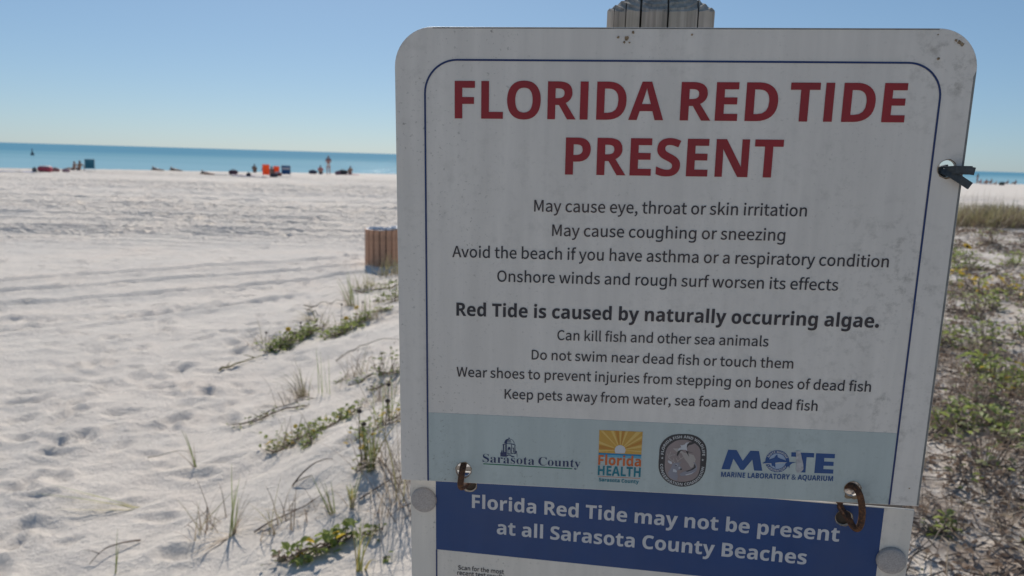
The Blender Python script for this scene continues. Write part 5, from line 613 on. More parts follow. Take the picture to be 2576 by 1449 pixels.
 ["aquarium_logo","rim_lettering","pale_print",4,[[97.19,-167.28,98.7,-166.07,98.95,-166.43,97.71,-167.44,98.19,-168.14,97.92,-168.35],[98.12,-168.65,99.85,-167.55,100.25,-167.92,99.59,-170.0,99.24,-169.68,99.41,-169.2,98.86,-168.69,98.47,-168.97],[99.15,-168.49,99.55,-168.85,99.71,-168.38,99.76,-168.26,99.81,-168.11,99.87,-167.98,99.75,-168.06,99.63,-168.16,99.54,-168.22],[99.95,-170.26,100.85,-168.45,101.38,-168.79,101.54,-168.89,101.67,-169.0,101.77,-169.11,101.85,-169.21,101.9,-169.36,101.9,-169.51,101.85,-169.68,101.79,-169.77,101.72,-169.85,101.65,-169.9,101.56,-169.93,101.48,-169.93,101.39,-169.9,101.38,-169.92,101.43,-169.96,101.47,-170.02,101.51,-170.08,101.53,-170.14,101.55,-170.21,101.55,-170.28,101.54,-170.36,101.52,-170.44,101.48,-170.53,101.38,-170.67,101.26,-170.76,101.12,-170.81,101.0,-170.81,100.87,-170.79,100.73,-170.74,100.59,-170.66],[100.85,-169.39,101.06,-169.53,101.16,-169.58,101.24,-169.61,101.31,-169.61,101.36,-169.59,101.41,-169.55,101.45,-169.5,101.47,-169.43,101.47,-169.36,101.45,-169.3,101.4,-169.24,101.34,-169.18,101.24,-169.11,101.05,-168.99],[100.47,-170.17,100.7,-170.32,100.81,-170.37,100.89,-170.4,100.97,-170.39,101.03,-170.37,101.08,-170.32,101.12,-170.26,101.14,-170.19,101.15,-170.12,101.14,-170.05,101.1,-169.98,101.03,-169.91,100.93,-169.84,100.7,-169.7],[102.59,-171.64,102.45,-171.58,102.32,-171.51,102.22,-171.43,102.12,-171.34,102.02,-171.21,101.96,-171.05,101.91,-170.88,101.9,-170.75,101.9,-170.61,101.92,-170.46,101.95,-170.31,101.99,-170.16,102.04,-170.02,102.1,-169.9,102.17,-169.8,102.28,-169.68,102.41,-169.59,102.55,-169.53,102.67,-169.51,102.8,-169.51,102.94,-169.54,103.09,-169.58,103.23,-169.63,103.36,-169.7,103.47,-169.78,103.56,-169.87,103.66,-170.0,103.73,-170.16,103.77,-170.32,103.79,-170.46,103.78,-170.6,103.77,-170.74,103.74,-170.9,103.7,-171.05,103.64,-171.18,103.58,-171.3,103.51,-171.41,103.4,-171.53,103.28,-171.62,103.13,-171.68,103.01,-171.7,102.88,-171.7,102.75,-171.68],[102.68,-171.28,102.84,-171.31,102.98,-171.29,103.09,-171.22,103.16,-171.14,103.22,-171.03,103.28,-170.91,103.32,-170.76,103.35,-170.61,103.36,-170.47,103.35,-170.34,103.33,-170.23,103.26,-170.1,103.15,-170.0,103.01,-169.93,102.85,-169.9,102.71,-169.92,102.6,-169.99,102.52,-170.07,102.46,-170.17,102.41,-170.3,102.37,-170.45,102.34,-170.6,102.33,-170.74,102.34,-170.86,102.36,-170.98,102.43,-171.11,102.53,-171.21],[104.1,-172.0,104.19,-169.92,104.76,-169.97,104.94,-170.0,105.1,-170.05,105.23,-170.11,105.33,-170.19,105.43,-170.32,105.49,-170.48,105.5,-170.68,105.49,-170.77,105.47,-170.85,105.44,-170.92,105.4,-170.98,105.35,-171.04,105.3,-171.09,105.24,-171.13,105.18,-171.16,105.12,-171.19,105.64,-172.16,105.19,-172.11,104.76,-171.26,104.54,-171.24,104.51,-172.04],[104.56,-170.88,104.69,-170.9,104.82,-170.9,104.92,-170.89,104.99,-170.85,105.04,-170.8,105.07,-170.73,105.09,-170.64,105.08,-170.55,105.05,-170.48,105.0,-170.42,104.93,-170.38,104.83,-170.35,104.71,-170.33,104.59,-170.32],[105.81,-172.14,106.26,-169.99,106.76,-169.95,107.67,-171.98,107.23,-172.02,107.04,-171.54,106.33,-171.6,106.25,-172.11],[106.4,-171.22,106.9,-171.17,106.7,-170.7,106.65,-170.58,106.59,-170.42,106.54,-170.29,106.52,-170.44,106.5,-170.61,106.48,-170.72],[108.39,-171.73,107.92,-170.07,107.42,-170.22,107.32,-169.86,108.71,-169.45,108.81,-169.8,108.31,-169.95,108.78,-171.62],[110.51,-170.85,110.38,-170.92,110.25,-170.97,110.13,-171.0,110.0,-171.0,109.85,-170.98,109.7,-170.92,109.56,-170.84,109.47,-170.75,109.38,-170.64,109.29,-170.52,109.21,-170.39,109.14,-170.25,109.09,-170.11,109.05,-169.98,109.02,-169.84,109.02,-169.67,109.05,-169.51,109.1,-169.35,109.17,-169.24,109.26,-169.14,109.36,-169.05,109.49,-168.96,109.62,-168.89,109.75,-168.84,109.87,-168.81,109.99,-168.8,110.15,-168.82,110.29,-168.88,110.43,-168.97,110.53,-169.05,110.62,-169.16,110.7,-169.28,110.79,-169.41,110.85,-169.55,110.91,-169.69,110.95,-169.83,110.97,-169.96,110.98,-170.13,110.95,-170.3,110.89,-170.45,110.83,-170.56,110.74,-170.66,110.64,-170.76],[110.33,-170.52,110.46,-170.42,110.54,-170.29,110.57,-170.15,110.56,-170.04,110.53,-169.91,110.48,-169.78,110.42,-169.64,110.34,-169.51,110.25,-169.4,110.16,-169.31,110.07,-169.25,109.94,-169.21,109.81,-169.22,109.66,-169.28,109.54,-169.38,109.46,-169.51,109.43,-169.65,109.44,-169.76,109.46,-169.89,109.51,-170.02,109.58,-170.16,109.66,-170.29,109.74,-170.4,109.83,-170.49,109.92,-170.55,110.05,-170.6,110.19,-170.58],[111.74,-169.95,110.46,-168.34,110.88,-167.95,111.02,-167.83,111.16,-167.74,111.29,-167.68,111.41,-167.66,111.56,-167.68,111.7,-167.76,111.84,-167.89,111.89,-167.97,111.93,-168.04,111.95,-168.12,111.97,-168.2,111.97,-168.27,111.96,-168.35,111.95,-168.43,111.93,-168.5,111.91,-168.57,112.89,-168.87,112.55,-169.19,111.72,-168.9,111.55,-169.05,112.04,-169.67],[111.33,-168.77,111.43,-168.68,111.52,-168.59,111.57,-168.5,111.6,-168.42,111.6,-168.34,111.58,-168.26,111.53,-168.19,111.47,-168.13,111.41,-168.09,111.34,-168.09,111.26,-168.12,111.17,-168.17,111.08,-168.25,110.99,-168.34],[113.38,-168.14,112.79,-167.65,111.46,-167.4,111.72,-167.01,112.59,-167.2,112.19,-166.32,112.45,-165.94,113.02,-167.29,113.62,-167.79]]],
 ["aquarium_logo","shark","blue_navy_print",6,[[92.9,-164.7,95.4,-162.6,98.8,-160.7,102.5,-159.3,103.5,-157.2,104.8,-155.9,105.4,-158.6,107.9,-159.6,111.6,-160.9,114.1,-162.3,116.1,-162.5,121.6,-162.3,118.1,-163.4,116.3,-165.4,116.0,-168.3,115.0,-166.4,114.2,-163.6,110.9,-162.9,107.4,-162.9,103.7,-163.7,104.3,-168.7,102.5,-166.6,101.4,-167.1,100.4,-165.0,94.4,-165.3]]],
 ["aquarium_logo","shark_belly","pale_print",7,[[93.2,-164.9,100.3,-164.4,100.6,-165.3,94.5,-165.5],[103.7,-163.7,107.4,-163.0,113.3,-162.9,113.0,-163.4,109.4,-163.9,104.0,-164.8]]],
 ["aquarium_logo","scraped_patch","scrape",8,[[120.3,-151.8,123.7,-151.6,124.9,-155.0,125.5,-157.6,127.4,-163.6,128.1,-168.3,126.7,-170.6,125.5,-171.3,123.6,-172.1,122.3,-170.8,121.7,-168.2,121.8,-163.8,120.8,-157.4]]],
]

# ------------------------------------------------------------------ flat cut-out shapes (print, panels)
from mathutils.geometry import delaunay_2d_cdt
def flat_fill(name, contours, z0, thick, merge=False):
    """thin solid from closed contours; inner contours are holes (even-odd; overlapping strokes are merged)"""
    K = 1000.0                      # triangulate in millimetres
    pts = []; edges = []
    for c in contours:
        o = len(pts); n = len(c)
        pts += [Vector((p[0] * K, p[1] * K)) for p in c]
        edges += [(o + i, o + (i + 1) % n) for i in range(n)]
    vs, es, fs, _, _, _ = delaunay_2d_cdt(pts, edges, [], 0, 1e-5)
    cen = np.array([[sum(vs[i].x for i in f) / len(f), sum(vs[i].y for i in f) / len(f)] for f in fs])
    wind = np.zeros(len(fs), dtype=int); par = np.zeros(len(fs), dtype=int)
    for c in contours:
        q = np.array(c, dtype=float)[:, :2] * K; q2 = np.roll(q, -1, axis=0)
        near = (cen[:, 0] >= q[:, 0].min()) & (cen[:, 0] <= q[:, 0].max())
        if not near.any(): continue
        px_, py_ = cen[near, 0][:, None], cen[near, 1][:, None]
        up_ = (q[:, 1] <= py_) & (q2[:, 1] > py_); dn_ = (q[:, 1] > py_) & (q2[:, 1] <= py_)
        dy_ = np.where(q2[:, 1] == q[:, 1], 1e-12, q2[:, 1] - q[:, 1])
        xr = q[:, 0] + (py_ - q[:, 1]) / dy_ * (q2[:, 0] - q[:, 0]) > px_
        wind[near] += (up_ & xr).sum(1) - (dn_ & xr).sum(1); par[near] += ((up_ | dn_) & xr).sum(1)
    keep = (wind != 0) if merge else (par % 2 == 1)
    fs = [f for f, k_ in zip(fs, keep) if k_]
    zt, zb = z0 + thick, z0
    V = [(p.x / K, p.y / K, zt) for p in vs]; k = len(V)
    F = []; use = {}
    for f in fs:
        a = sum(vs[f[i - 1]].x * vs[f[i]].y - vs[f[i]].x * vs[f[i - 1]].y for i in range(len(f)))
        f = tuple(f) if a > 0 else tuple(f)[::-1]
        F.append(f)
        for i in range(len(f)): use[(f[i], f[(i + 1) % len(f)])] = 1
    rim = [e for e in use if (e[1], e[0]) not in use]
    V += [(p[0], p[1], zb) for p in V]
    F += [(b_, a_, a_ + k, b_ + k) for a_, b_ in rim]
    me = bpy.data.meshes.new(name)
    me.from_pydata(V, [], F)
    bm = bmesh.new(); bm.from_mesh(me)
    bmesh.ops.delete(bm, geom=[v for v in bm.verts if not v.link_faces], context='VERTS')
    bm.to_mesh(me); bm.free()
    return me

def fill_mesh(name, contours, z0, thick, bevel=0.0, fat=0.0):
    """closed 2-D contours (holes allowed) -> a thin solid between z0 and z0+thick"""
    if not bevel:
        return flat_fill(name, contours, z0, thick, name in ('antler', 'dome', 'text_line', 'heading_word'))
    cu = bpy.data.curves.new(name, 'CURVE')
    cu.dimensions = '2D'; cu.fill_mode = 'BOTH'
    cu.extrude = max(thick / 2 - bevel, 1e-6)
    if bevel:
        cu.bevel_depth = bevel; cu.bevel_resolution = 1; cu.offset = -bevel
    if fat: cu.offset = fat
    for c in contours:
        sp = cu.splines.new('POLY')
        sp.points.add(len(c) - 1)
        sp.points.foreach_set('co', [w for p in c for w in (p[0], p[1], 0.0, 1.0)])
        sp.use_cyclic_u = True
    o = bpy.data.objects.new(name, cu)
    col.objects.link(o)
    dg = bpy.context.evaluated_depsgraph_get()
    me = bpy.data.meshes.new_from_object(o.evaluated_get(dg))
    bpy.data.objects.remove(o); bpy.data.curves.remove(cu)
    me.transform(Matrix.Translation((0, 0, z0 + thick / 2)))
    me.name = name
    return me

def ellipse(cx, cy, rx, ry, n=32):
    return [(cx + rx * math.cos(2 * math.pi * i / n), cy + ry * math.sin(2 * math.pi * i / n)) for i in range(n)]

# ------------------------------------------------------------------ print inks and weathered panel
def weathered(name, c, rough=0.38, grime=0.55, seed=0.0, speck=0.5, fade=None):
    """printed aluminium with mildew blotches, drip streaks and dark specks (object coordinates, metres)"""
    m, nt, b = new_mat(name)
    v = objco(nt, loc=(seed, seed * 1.7, 0))
    big = noise(nt, v, 9.0, 3, 0.5)
    blot = noise(nt, v, 95.0, 6, 0.7)
    area = ramp(nt, big, [(0.44, g3(0.0)), (0.58, g3(1.0))])
    spots = ramp(nt, blot, [(0.50, g3(0.0)), (0.70, g3(1.0))])
    # mildew keeps to the right-hand margin, specks to the left
    sx = nt.nodes.new('ShaderNodeSeparateXYZ'); nt.links.new(nt.nodes.new('ShaderNodeTexCoord').outputs['Object'], sx.inputs[0])
    er = nt.nodes.new('ShaderNodeMapRange'); er.interpolation_type = 'SMOOTHSTEP'; er.inputs['From Min'].default_value = 0.10; er.inputs['From Max'].default_value = 0.215; er.inputs['To Min'].default_value = 0.30
    nt.links.new(sx.outputs['X'], er.inputs['Value'])
    el_ = nt.nodes.new('ShaderNodeMapRange'); el_.interpolation_type = 'SMOOTHSTEP'; el_.inputs['From Min'].default_value = -0.08; el_.inputs['From Max'].default_value = -0.17; el_.inputs['To Min'].default_value = 0.35
    nt.links.new(sx.outputs['X'], el_.inputs['Value'])
    bl = mixc(nt, 1.0, mixc(nt, 1.0, area, spots, 'MULTIPLY'), er.outputs[0], 'MULTIPLY')
    fine = noise(nt, v, 300.0, 3, 0.7)
    sp = ramp(nt, fine, [(0.60, g3(0.0)), (0.69, g3(1.0))])
    area2 = ramp(nt, noise(nt, objco(nt, (1, 0.35, 1), (seed + 3, 1, 0)), 17.0, 3), [(0.40, g3(0.0)), (0.6, g3(1.0))])
    sp2 = mixc(nt, 1.0, mixc(nt, 1.0, sp, area2, 'MULTIPLY'), el_.outputs[0], 'MULTIPLY')
    strk = ramp(nt, noise(nt, objco(nt, (1, 0.08, 1), (seed, 5, 0)), 60.0, 4, 0.6), [(0.35, g3(0.89)), (0.7, g3(1.0))])
    base = mixc(nt, 1.0, c, strk, 'MULTIPLY')
    if fade:
        base = mixc(nt, ramp(nt, noise(nt, v, 11.0, 4, 0.6), [(0.42, g3(0.0)), (0.68, g3(0.85))]), base, fade)
    cl = mixc(nt, 1.0, base, ramp(nt, noise(nt, v, 5.0, 3), [(0.3, g3(0.93)), (0.7, g3(1.0))]), 'MULTIPLY')
    dirt = tuple(x * 0.42 + y for x, y in zip(c, (0.055, 0.048, 0.035)))
    f = nt.nodes.new('ShaderNodeMath'); f.operation = 'MULTIPLY'; f.inputs[1].default_value = grime; nt.links.new(bl, f.inputs[0])
    c1 = mixc(nt, f.outputs[0], cl, dirt)
    f2 = nt.nodes.new('ShaderNodeMath'); f2.operation = 'MULTIPLY'; f2.inputs[1].default_value = speck; nt.links.new(sp2, f2.inputs[0])
    c2 = mixc(nt, f2.outputs[0], c1, (0.10, 0.085, 0.06))
    nt.links.new(c2, b.inputs['Base Color'])
    rr = nt.nodes.new('ShaderNodeMapRange'); rr.inputs['To Min'].default_value = rough; rr.inputs['To Max'].default_value = min(1, rough + 0.3)
    nt.links.new(bl, rr.inputs['Value']); nt.links.new(rr.outputs[0], b.inputs['Roughness'])
    b.inputs['Specular IOR Level'].default_value = 0.35
    return m

weathered('white_panel', (0.70, 0.65, 0.585), 0.45, 0.9, 0.0, 0.55)
weathered('white_panel_lower', (0.70, 0.645, 0.565), 0.42, 0.40, 4.0, 0.5)
weathered('pale_blue_band', (0.45, 0.50, 0.475), 0.42, 0.8, 2.0, 0.8)
weathered('navy_band', (0.013, 0.052, 0.17), 0.30, 0.10, 6.0, 0.0, (0.028, 0.058, 0.155))
INK = {
    'red_print': ((0.30, 0.016, 0.022), (0.235, 0.020, 0.024)), 'black_print': ((0.035, 0.033, 0.040), (0.070, 0.047, 0.043)),
    'white_print': ((0.52, 0.52, 0.53), (0.58, 0.57, 0.56)), 'navy_print': ((0.018, 0.032, 0.095), (0.03, 0.04, 0.10)),
    'border_print': ((0.012, 0.035, 0.13), (0.025, 0.035, 0.11)), 'green_print': ((0.012, 0.17, 0.07), (0.02, 0.15, 0.08)),
    'amber_print': ((0.56, 0.32, 0.06), (0.50, 0.28, 0.06)), 'pale_amber_print': ((0.66, 0.44, 0.13), (0.6, 0.4, 0.12)),
    'orange_amber_print': ((0.48, 0.22, 0.035), (0.44, 0.2, 0.04)), 'blue_print': ((0.008, 0.19, 0.38), (0.01, 0.2, 0.36)),
    'pale_blue_print': ((0.11, 0.34, 0.47), (0.13, 0.34, 0.45)), 'orange_print': ((0.56, 0.12, 0.025), (0.52, 0.12, 0.03)),
    'teal_print': ((0.006, 0.17, 0.23), (0.01, 0.16, 0.2)), 'charcoal_print': ((0.045, 0.043, 0.045), (0.06, 0.055, 0.055)),
    'taupe_print': ((0.27, 0.215, 0.205), (0.29, 0.24, 0.22)), 'beige_print': ((0.40, 0.355, 0.32), (0.37, 0.33, 0.3)),
    'slate_print': ((0.25, 0.245, 0.275), (0.29, 0.28, 0.30)), 'pale_print': ((0.50, 0.50, 0.48), (0.45, 0.45, 0.45)),
    'blue_navy_print': ((0.020, 0.075, 0.23), (0.03, 0.075, 0.19)), 'pale_blue_grey_print': ((0.33, 0.41, 0.52), (0.34, 0.4, 0.5)),
}
for k, (c, fd) in INK.items():
    weathered(k, c, 0.40, 0.22, 1.0, 0.15, fd)
plain('panel_edge', (0.17, 0.17, 0.16), 0.6, 0.3, 90)
plain('scrape', (0.38, 0.37, 0.37), 0.8, 0.28, 260)

def panel_matrix(u, v, n, t):
    t = Vector(t) + CAM
    return Matrix(((u[0], v[0], n[0], t.x), (u[1], v[1], n[1], t.y), (u[2], v[2], n[2], t.z), (0, 0, 0, 1)))
UP_M = panel_matrix((0.996904, -0.0776514, 0.012354), (-0.0142568, -0.0239987, 0.9996103), (-0.0773247, -0.9966917, -0.0250315), (0.1286116, 0.6151557, -0.093351))
LO_M = panel_matrix((0.9886952, -0.1496452, 0.0093824), (-0.0132629, -0.0249544, 0.9996006), (-0.1493513, -0.9884248, -0.026657), (0.1326329, 0.6405113, -0.296378))

UP_HOLES = [(-0.1708, -0.1852), (0.1713, -0.1848), (0.2155, 0.0919), ]
LO_HOLES = [(-0.1702, -0.0124), (0.1710, -0.0130)]
T_ = 0.0026        # panel thickness
ST = 0.00022       # one layer of print film

def upper_panel():
    root = empty('warning_sign')
    root.matrix_world = UP_M
    tag(root, 'large white sign with red heading FLORIDA RED TIDE PRESENT and a row of logos', 'sign')
    h, w, r = 0.1981, 0.2285, 0.0315
    out = []
    for cx, cy, a0 in ((w - r, h - r, 0), (-w + r, h - r, 90)):
        for i in range(13):
            a = R(a0 + 90 * i / 12); out.append((cx + r * math.cos(a), cy + r * math.sin(a)))
    out += [(-w, -h), (w, -h)]
    holes = [ellipse(x, y, 0.0066, 0.0067, 24) for x, y in UP_HOLES]
    link_mesh('panel', fill_mesh('panel', [out] + holes, -T_, T_, 0.0004), MATS['white_panel'], root)
    # bare metal showing along the worn right edge and top
    link_mesh('bare_edge', fill_mesh('bare_edge', [[(w - 0.0019, -h + .001), (w - .0004, -h + .001), (w - .0004, h - r), (w - 0.0019, h - r - .004)], [(-w + r, h - .0012), (w - r, h - .0012), (w - r, h - .0004), (-w + r, h - .0004)]], 0.0, ST), MATS['panel_edge'], root)
    # blue-grey band along the bottom
    bh = [ellipse(x, y, 0.0072, 0.0073, 24) for x, y in UP_HOLES[:2]]
    link_mesh('logo_band', fill_mesh('logo_band', [[(-0.2028, -h + .0006), (0.2028, -h + .0006), (0.2028, -0.1318), (-0.2028, -0.1318)]] + bh, 0.0, ST), MATS['pale_blue_band'], root)
    # navy border line, open at the bottom
    def uline(x, top, rr):
        p = [(-x, -h + .0005)]
        for i in range(13):
            a = R(180 - 90 * i / 12); p.append((-x + rr + rr * math.cos(a), top - rr + rr * math.sin(a)))
        for i in range(13):
            a = R(90 - 90 * i / 12); p.append((x - rr + rr * math.cos(a), top - rr + rr * math.sin(a)))
        return p + [(x, -h + .0005)]
    link_mesh('border_line', fill_mesh('border_line', [uline(0.2043, 0.1732, 0.0275) + uline(0.2028, 0.1717, 0.026)[::-1]], ST, ST), MATS['border_print'], root)
    return root
sign = upper_panel()

def lower_panel():
    root = empty('lower_notice_sign')
    root.matrix_world = LO_M
    tag(root, 'lower sign with navy band reading Florida Red Tide may not be present', 'sign')
    w, bot = 0.2285, -0.305
    out = [(-w, 0.0), (-w, bot), (w, bot), (w, 0.0)]
    holes = [ellipse(x, y, 0.0068, 0.0072, 24) for x, y in LO_HOLES]
    link_mesh('panel', fill_mesh('panel', [out] + holes, -T_, T_, 0.0004), MATS['white_panel_lower'], root)
    bh = [ellipse(x, y, 0.0073, 0.0077, 24) for x, y in LO_HOLES]
    link_mesh('navy_band', fill_mesh('navy_band', [[(-0.2032, -0.0006), (-0.2032, -0.0842), (0.2036, -0.0842), (0.2036, -0.0006)]] + bh, 0.0, ST), MATS['navy_band'], root)
    for x0 in (-0.2035, 0.2022):
        link_mesh('border_line', fill_mesh('border_line', [[(x0, -0.0844), (x0 + .0015, -0.0844), (x0 + .0015, bot + .02), (x0, bot + .02)]], 0.0, ST), MATS['border_print'], root)
    # plywood board that the lower panel is screwed to
    link_mesh('backing_board', fill_mesh('backing_board', [[(-.2235, -.004), (-.2235, bot + .004), (.2235, bot + .004), (.2235, -.004)]], -T_ - .0185, .0183, .0006), plain('plywood', (.055, .04, .028), .85, .3, 40), root)
    return root
notice = lower_panel()

# lettering -----------------------------------------------------------------
def text_contours(font, s, x0, x1, y0, y1, cap):
    g = GLYPHS[font]; pen = 0; raw = []
    for c in s:
        a, ps = g[c]
        fat = {'r': 10.0, 'b': 5.0, 's': -14.0}[font]
        cs = [[Vector((p[i], p[i + 1])) for i in range(0, len(p), 2)] for p in ps]
        def area(c_): return sum(c_[i - 1].x * c_[i].y - c_[i].x * c_[i - 1].y for i in range(len(c_))) / 2
        sg = 1.0 if (max((area(c_) for c_ in cs), key=abs) if cs else 1) > 0 else -1.0
        for c_ in cs:      # set the weight of the letter: move every edge outwards
            k_ = len(c_); o_ = []
            for i in range(k_):
                e0 = (c_[i] - c_[i - 1]); e1 = (c_[(i + 1) % k_] - c_[i])
                n0 = Vector((e0.y, -e0.x)); n1 = Vector((e1.y, -e1.x))
                if n0.length: n0.normalize()
                if n1.length: n1.normalize()
                nn = n0 + n1
                d_ = nn / max(0.5, nn.length_squared / 2) if nn.length > 1e-6 else n0
                o_.append((pen + c_[i].x + sg * fat * d_.x, c_[i].y + sg * fat * d_.y))
            raw.append(o_)
        pen += a
    lo = min(p[0] for c in raw for p in c); hi = max(p[0] for c in raw for p in c)
    out = []
    for c in raw:
        out.append([((x0 + (x1 - x0) * (x - lo) / (hi - lo)) / 1000.0, (y0 + (y1 - y0) * (x - lo) / (hi - lo) + cap * y / 1000.0) / 1000.0) for x, y in c])
    return out

LOGO_ROOTS = {}
def logo_root(name):
    if name not in LOGO_ROOTS:
        LOGO_ROOTS[name] = None
    return LOGO_ROOTS[name]

pieces = {}
for name, pan, ink, font, s, x0, x1, y0, y1, cap in TEXT_LINES:
    cont = text_contours(font, s, x0, x1, y0, y1, cap)
    if '|' in name:
        logo, nm = name.split('|')
        pieces.setdefault(logo, []).append((nm, ink, 6, cont))
    else:
        par = sign if pan == 'u' else notice
        link_mesh(name, fill_mesh(name, cont, ST, ST), MATS[ink], par)
for logo, nm, ink, layer, cs in LOGO_SHAPES:
    cont = [[(c[i] / 1000.0, c[i + 1] / 1000.0) for i in range(0, len(c), 2)] for c in cs]
    if logo == 'aquarium_logo' and nm == 'roundel_field': layer = 1
    pieces.setdefault(logo, []).append((nm, ink, layer, cont))
LF = 0.00006
for logo, ps in pieces.items():
    # the first, lowest piece carries the logo; the others are its sub-parts
    big = max(ps, key=lambda p: max(q[0] for c in p[3] for q in c) - min(q[0] for c in p[3] for q in c) if logo != 'wildlife_seal' else (1 if p[0] == 'rim' else 0))
    def put(p, nm, par):
        return link_mesh(nm, fill_mesh(nm, p[3], ST + LF * p[2], LF * 0.8), MATS[p[1]], par)
    root = put(big, logo, sign)
    for p in ps:
        if p is not big: put(p, p[0], root)

# post ----------------------------------------------------------------------
def build_post():
    m, nt, b = new_mat('weathered_wood')
    v = objco(nt, (1, 1, 0.045))
    n1 = noise(nt, v, 60, 6, 0.65); n2 = noise(nt, objco(nt, (1, 1, 0.02)), 240, 4, 0.6); n3 = noise(nt, objco(nt), 14, 4)
    c = ramp(nt, n1, [(0.28, (0.20, 0.175, 0.15)), (0.5, (0.42, 0.365, 0.31)), (0.72, (0.56, 0.49, 0.42))])
    c = mixc(nt, 0.7, c, ramp(nt, n2, [(0.3, g3(0.55)), (0.6, g3(1.0))]), 'MULTIPLY')
    c = mixc(nt, ramp(nt, n3, [(0.5, g3(0.0)), (0.75, g3(0.5))]), c, (0.13, 0.145, 0.10))
    nt.links.new(c, b.inputs['Base Color']); b.inputs['Roughness'].default_value = 0.85
    bump(nt, b, n2, 0.7, 0.0012)
    w = 0.0445
    # cross-section with drying cracks in the front (towards -y) face
    cracks = [(-0.0288, 0.00035, 0.004), (-0.0163, 0.0009, 0.014), (0.0064, 0.0007, 0.011), (0.0310, 0.0005, 0.006), (-0.0385, 0.0002, 0.002)]
    # grid of columns in x, with a crack as pinched depth; post body = front sheet + sides + back
    xs = set(np.linspace(-w, w, 150).tolist())
    for cx, hw, dp in cracks:
        for k_ in (-1.0, -0.55, 0.0, 0.55, 1.0): xs.add(cx + hw * k_)
    xs = sorted(xs)
    def front_y(x):
        y = -w + 0.0014 * max(0, (abs(x) - w + 0.003) / 0.003) ** 2
        for cx, hw, dp in cracks:
            d = abs(x - cx) / hw
            if d < 1: y = max(y, -w + dp * (1 - d ** 1.5))
        return y
    top0 = 0.0                       # shoulder of the pointed top
    def cap_z(x, y):
        e = max(abs(x), abs(y))
        z = top0 + (w - e) * 0.84
        rr = math.hypot(x * 1.02, y - 0.010) + 0.0006 * math.sin(x * 210) + 0.0012 * float(vnoise(np.array(x * 90.0), np.array(y * 90.0), 8))
        # growth rings stand proud like little steps
        ph = (rr / 0.0068) % 1.0
        z += 0.0016 * ph ** 2.5 + 0.0004 * float(vnoise(np.array(x * 500.0), np.array(y * 500.0), 9))
        for cx, hw, dp in cracks:
            if y < -w + dp * 2.0 and abs(x - cx) < hw * 1.2: z -= 0.006 * (1 - abs(x - cx) / (hw * 1.2))
        return z
    ys = np.linspace(0, 1, 120)
    v_ = []; f_ = []
    for t in ys:
        for x in xs:
            y = front_y(x) + (w - front_y(x)) * t
            v_.append((x, y, cap_z(x, y)))
    n = len(xs)
    for j in range(len(ys) - 1):
        for i in range(n - 1): f_.append((j * n + i, j * n + i + 1, (j + 1) * n + i + 1, (j + 1) * n + i))
    o0 = len(v_)
    ring = list(range(n)) + [j * n + n - 1 for j in range(1, len(ys))] + [(len(ys) - 1) * n + i for i in range(n - 2, -1, -1)] + [j * n for j in range(len(ys) - 2, 0, -1)]
    zb = -2.0
    for q in ring: v_.append((v_[q][0], v_[q][1], zb))
    k_ = len(ring)
    for i in range(k_):
        f_.append((ring[(i + 1) % k_], ring[i], o0 + i, o0 + (i + 1) % k_))
    # lower panel frame: x along its width, front face 22 mm behind it
    u = Vector((0.98869, -0.14964, 0)).normalized(); back = Vector((0.14964, 0.98869, 0)).normalized()
    c0 = LO_M @ Vector((-0.0124, 0.4208, 0)) + back * (0.0205 + w)
    o = mesh('wooden_post', v_, f_, m)
    o.matrix_world = Matrix(((u.x, back.x, 0, c0.x), (u.y, back.y, 0, c0.y), (0, 0, 1, c0.z), (0, 0, 0, 1)))
    tag(o, 'weathered grey square wooden post with pointed cracked top behind the sign', 'post')
build_post()

# hardware ------------------------------------------------------------------
m, nt, b = new_mat('rust')
v = objco(nt)
f1 = noise(nt, v, 260, 5, 0.7); f2 = noise(nt, v, 70, 4)
c = ramp(nt, f1, [(0.3, (0.022, 0.014, 0.011)), (0.5, (0.07, 0.032, 0.018)), (0.68, (0.21, 0.085, 0.03))])
nt.links.new(mixc(nt, ramp(nt, f2, [(0.48, g3(0.0)), (0.75, g3(0.6))]), c, (0.30, 0.135, 0.05)), b.inputs['Base Color'])
b.inputs['Roughness'].default_value = 0.9; b.inputs['Metallic'].default_value = 0.1
bump(nt, b, f1, 0.8, 0.0012)
plain('cap_grey', (0.38, 0.345, 0.32), 0.75, 0.22, 900, 0.0006)
plain('tie_black', (0.030, 0.038, 0.042), 0.45, 0.5, 300, 0.0005)
plain('rust_stain', (0.24, 0.17, 0.10), 0.8, 0.45, 300)

def spline_pts(p, n=6, closed=False):
    p = [Vector(q) for q in p]; out = []; k_ = len(p)
    rng_ = range(k_) if closed else range(k_ - 1)
    for i in rng_:
        a, b2, c2, d = (p[(i - 1) % k_] if closed or i else p[0]), p[i], p[(i + 1) % k_], (p[(i + 2) % k_] if closed or i + 2 < k_ else p[-1])
        for j in range(n):
            t = j / n
            out.append(0.5 * ((2 * b2) + (c2 - a) * t + (2 * a - 5 * b2 + 4 * c2 - d) * t * t + (3 * b2 - a - 3 * c2 + d) * t ** 3))
    if not closed: out.append(p[-1])
    return out

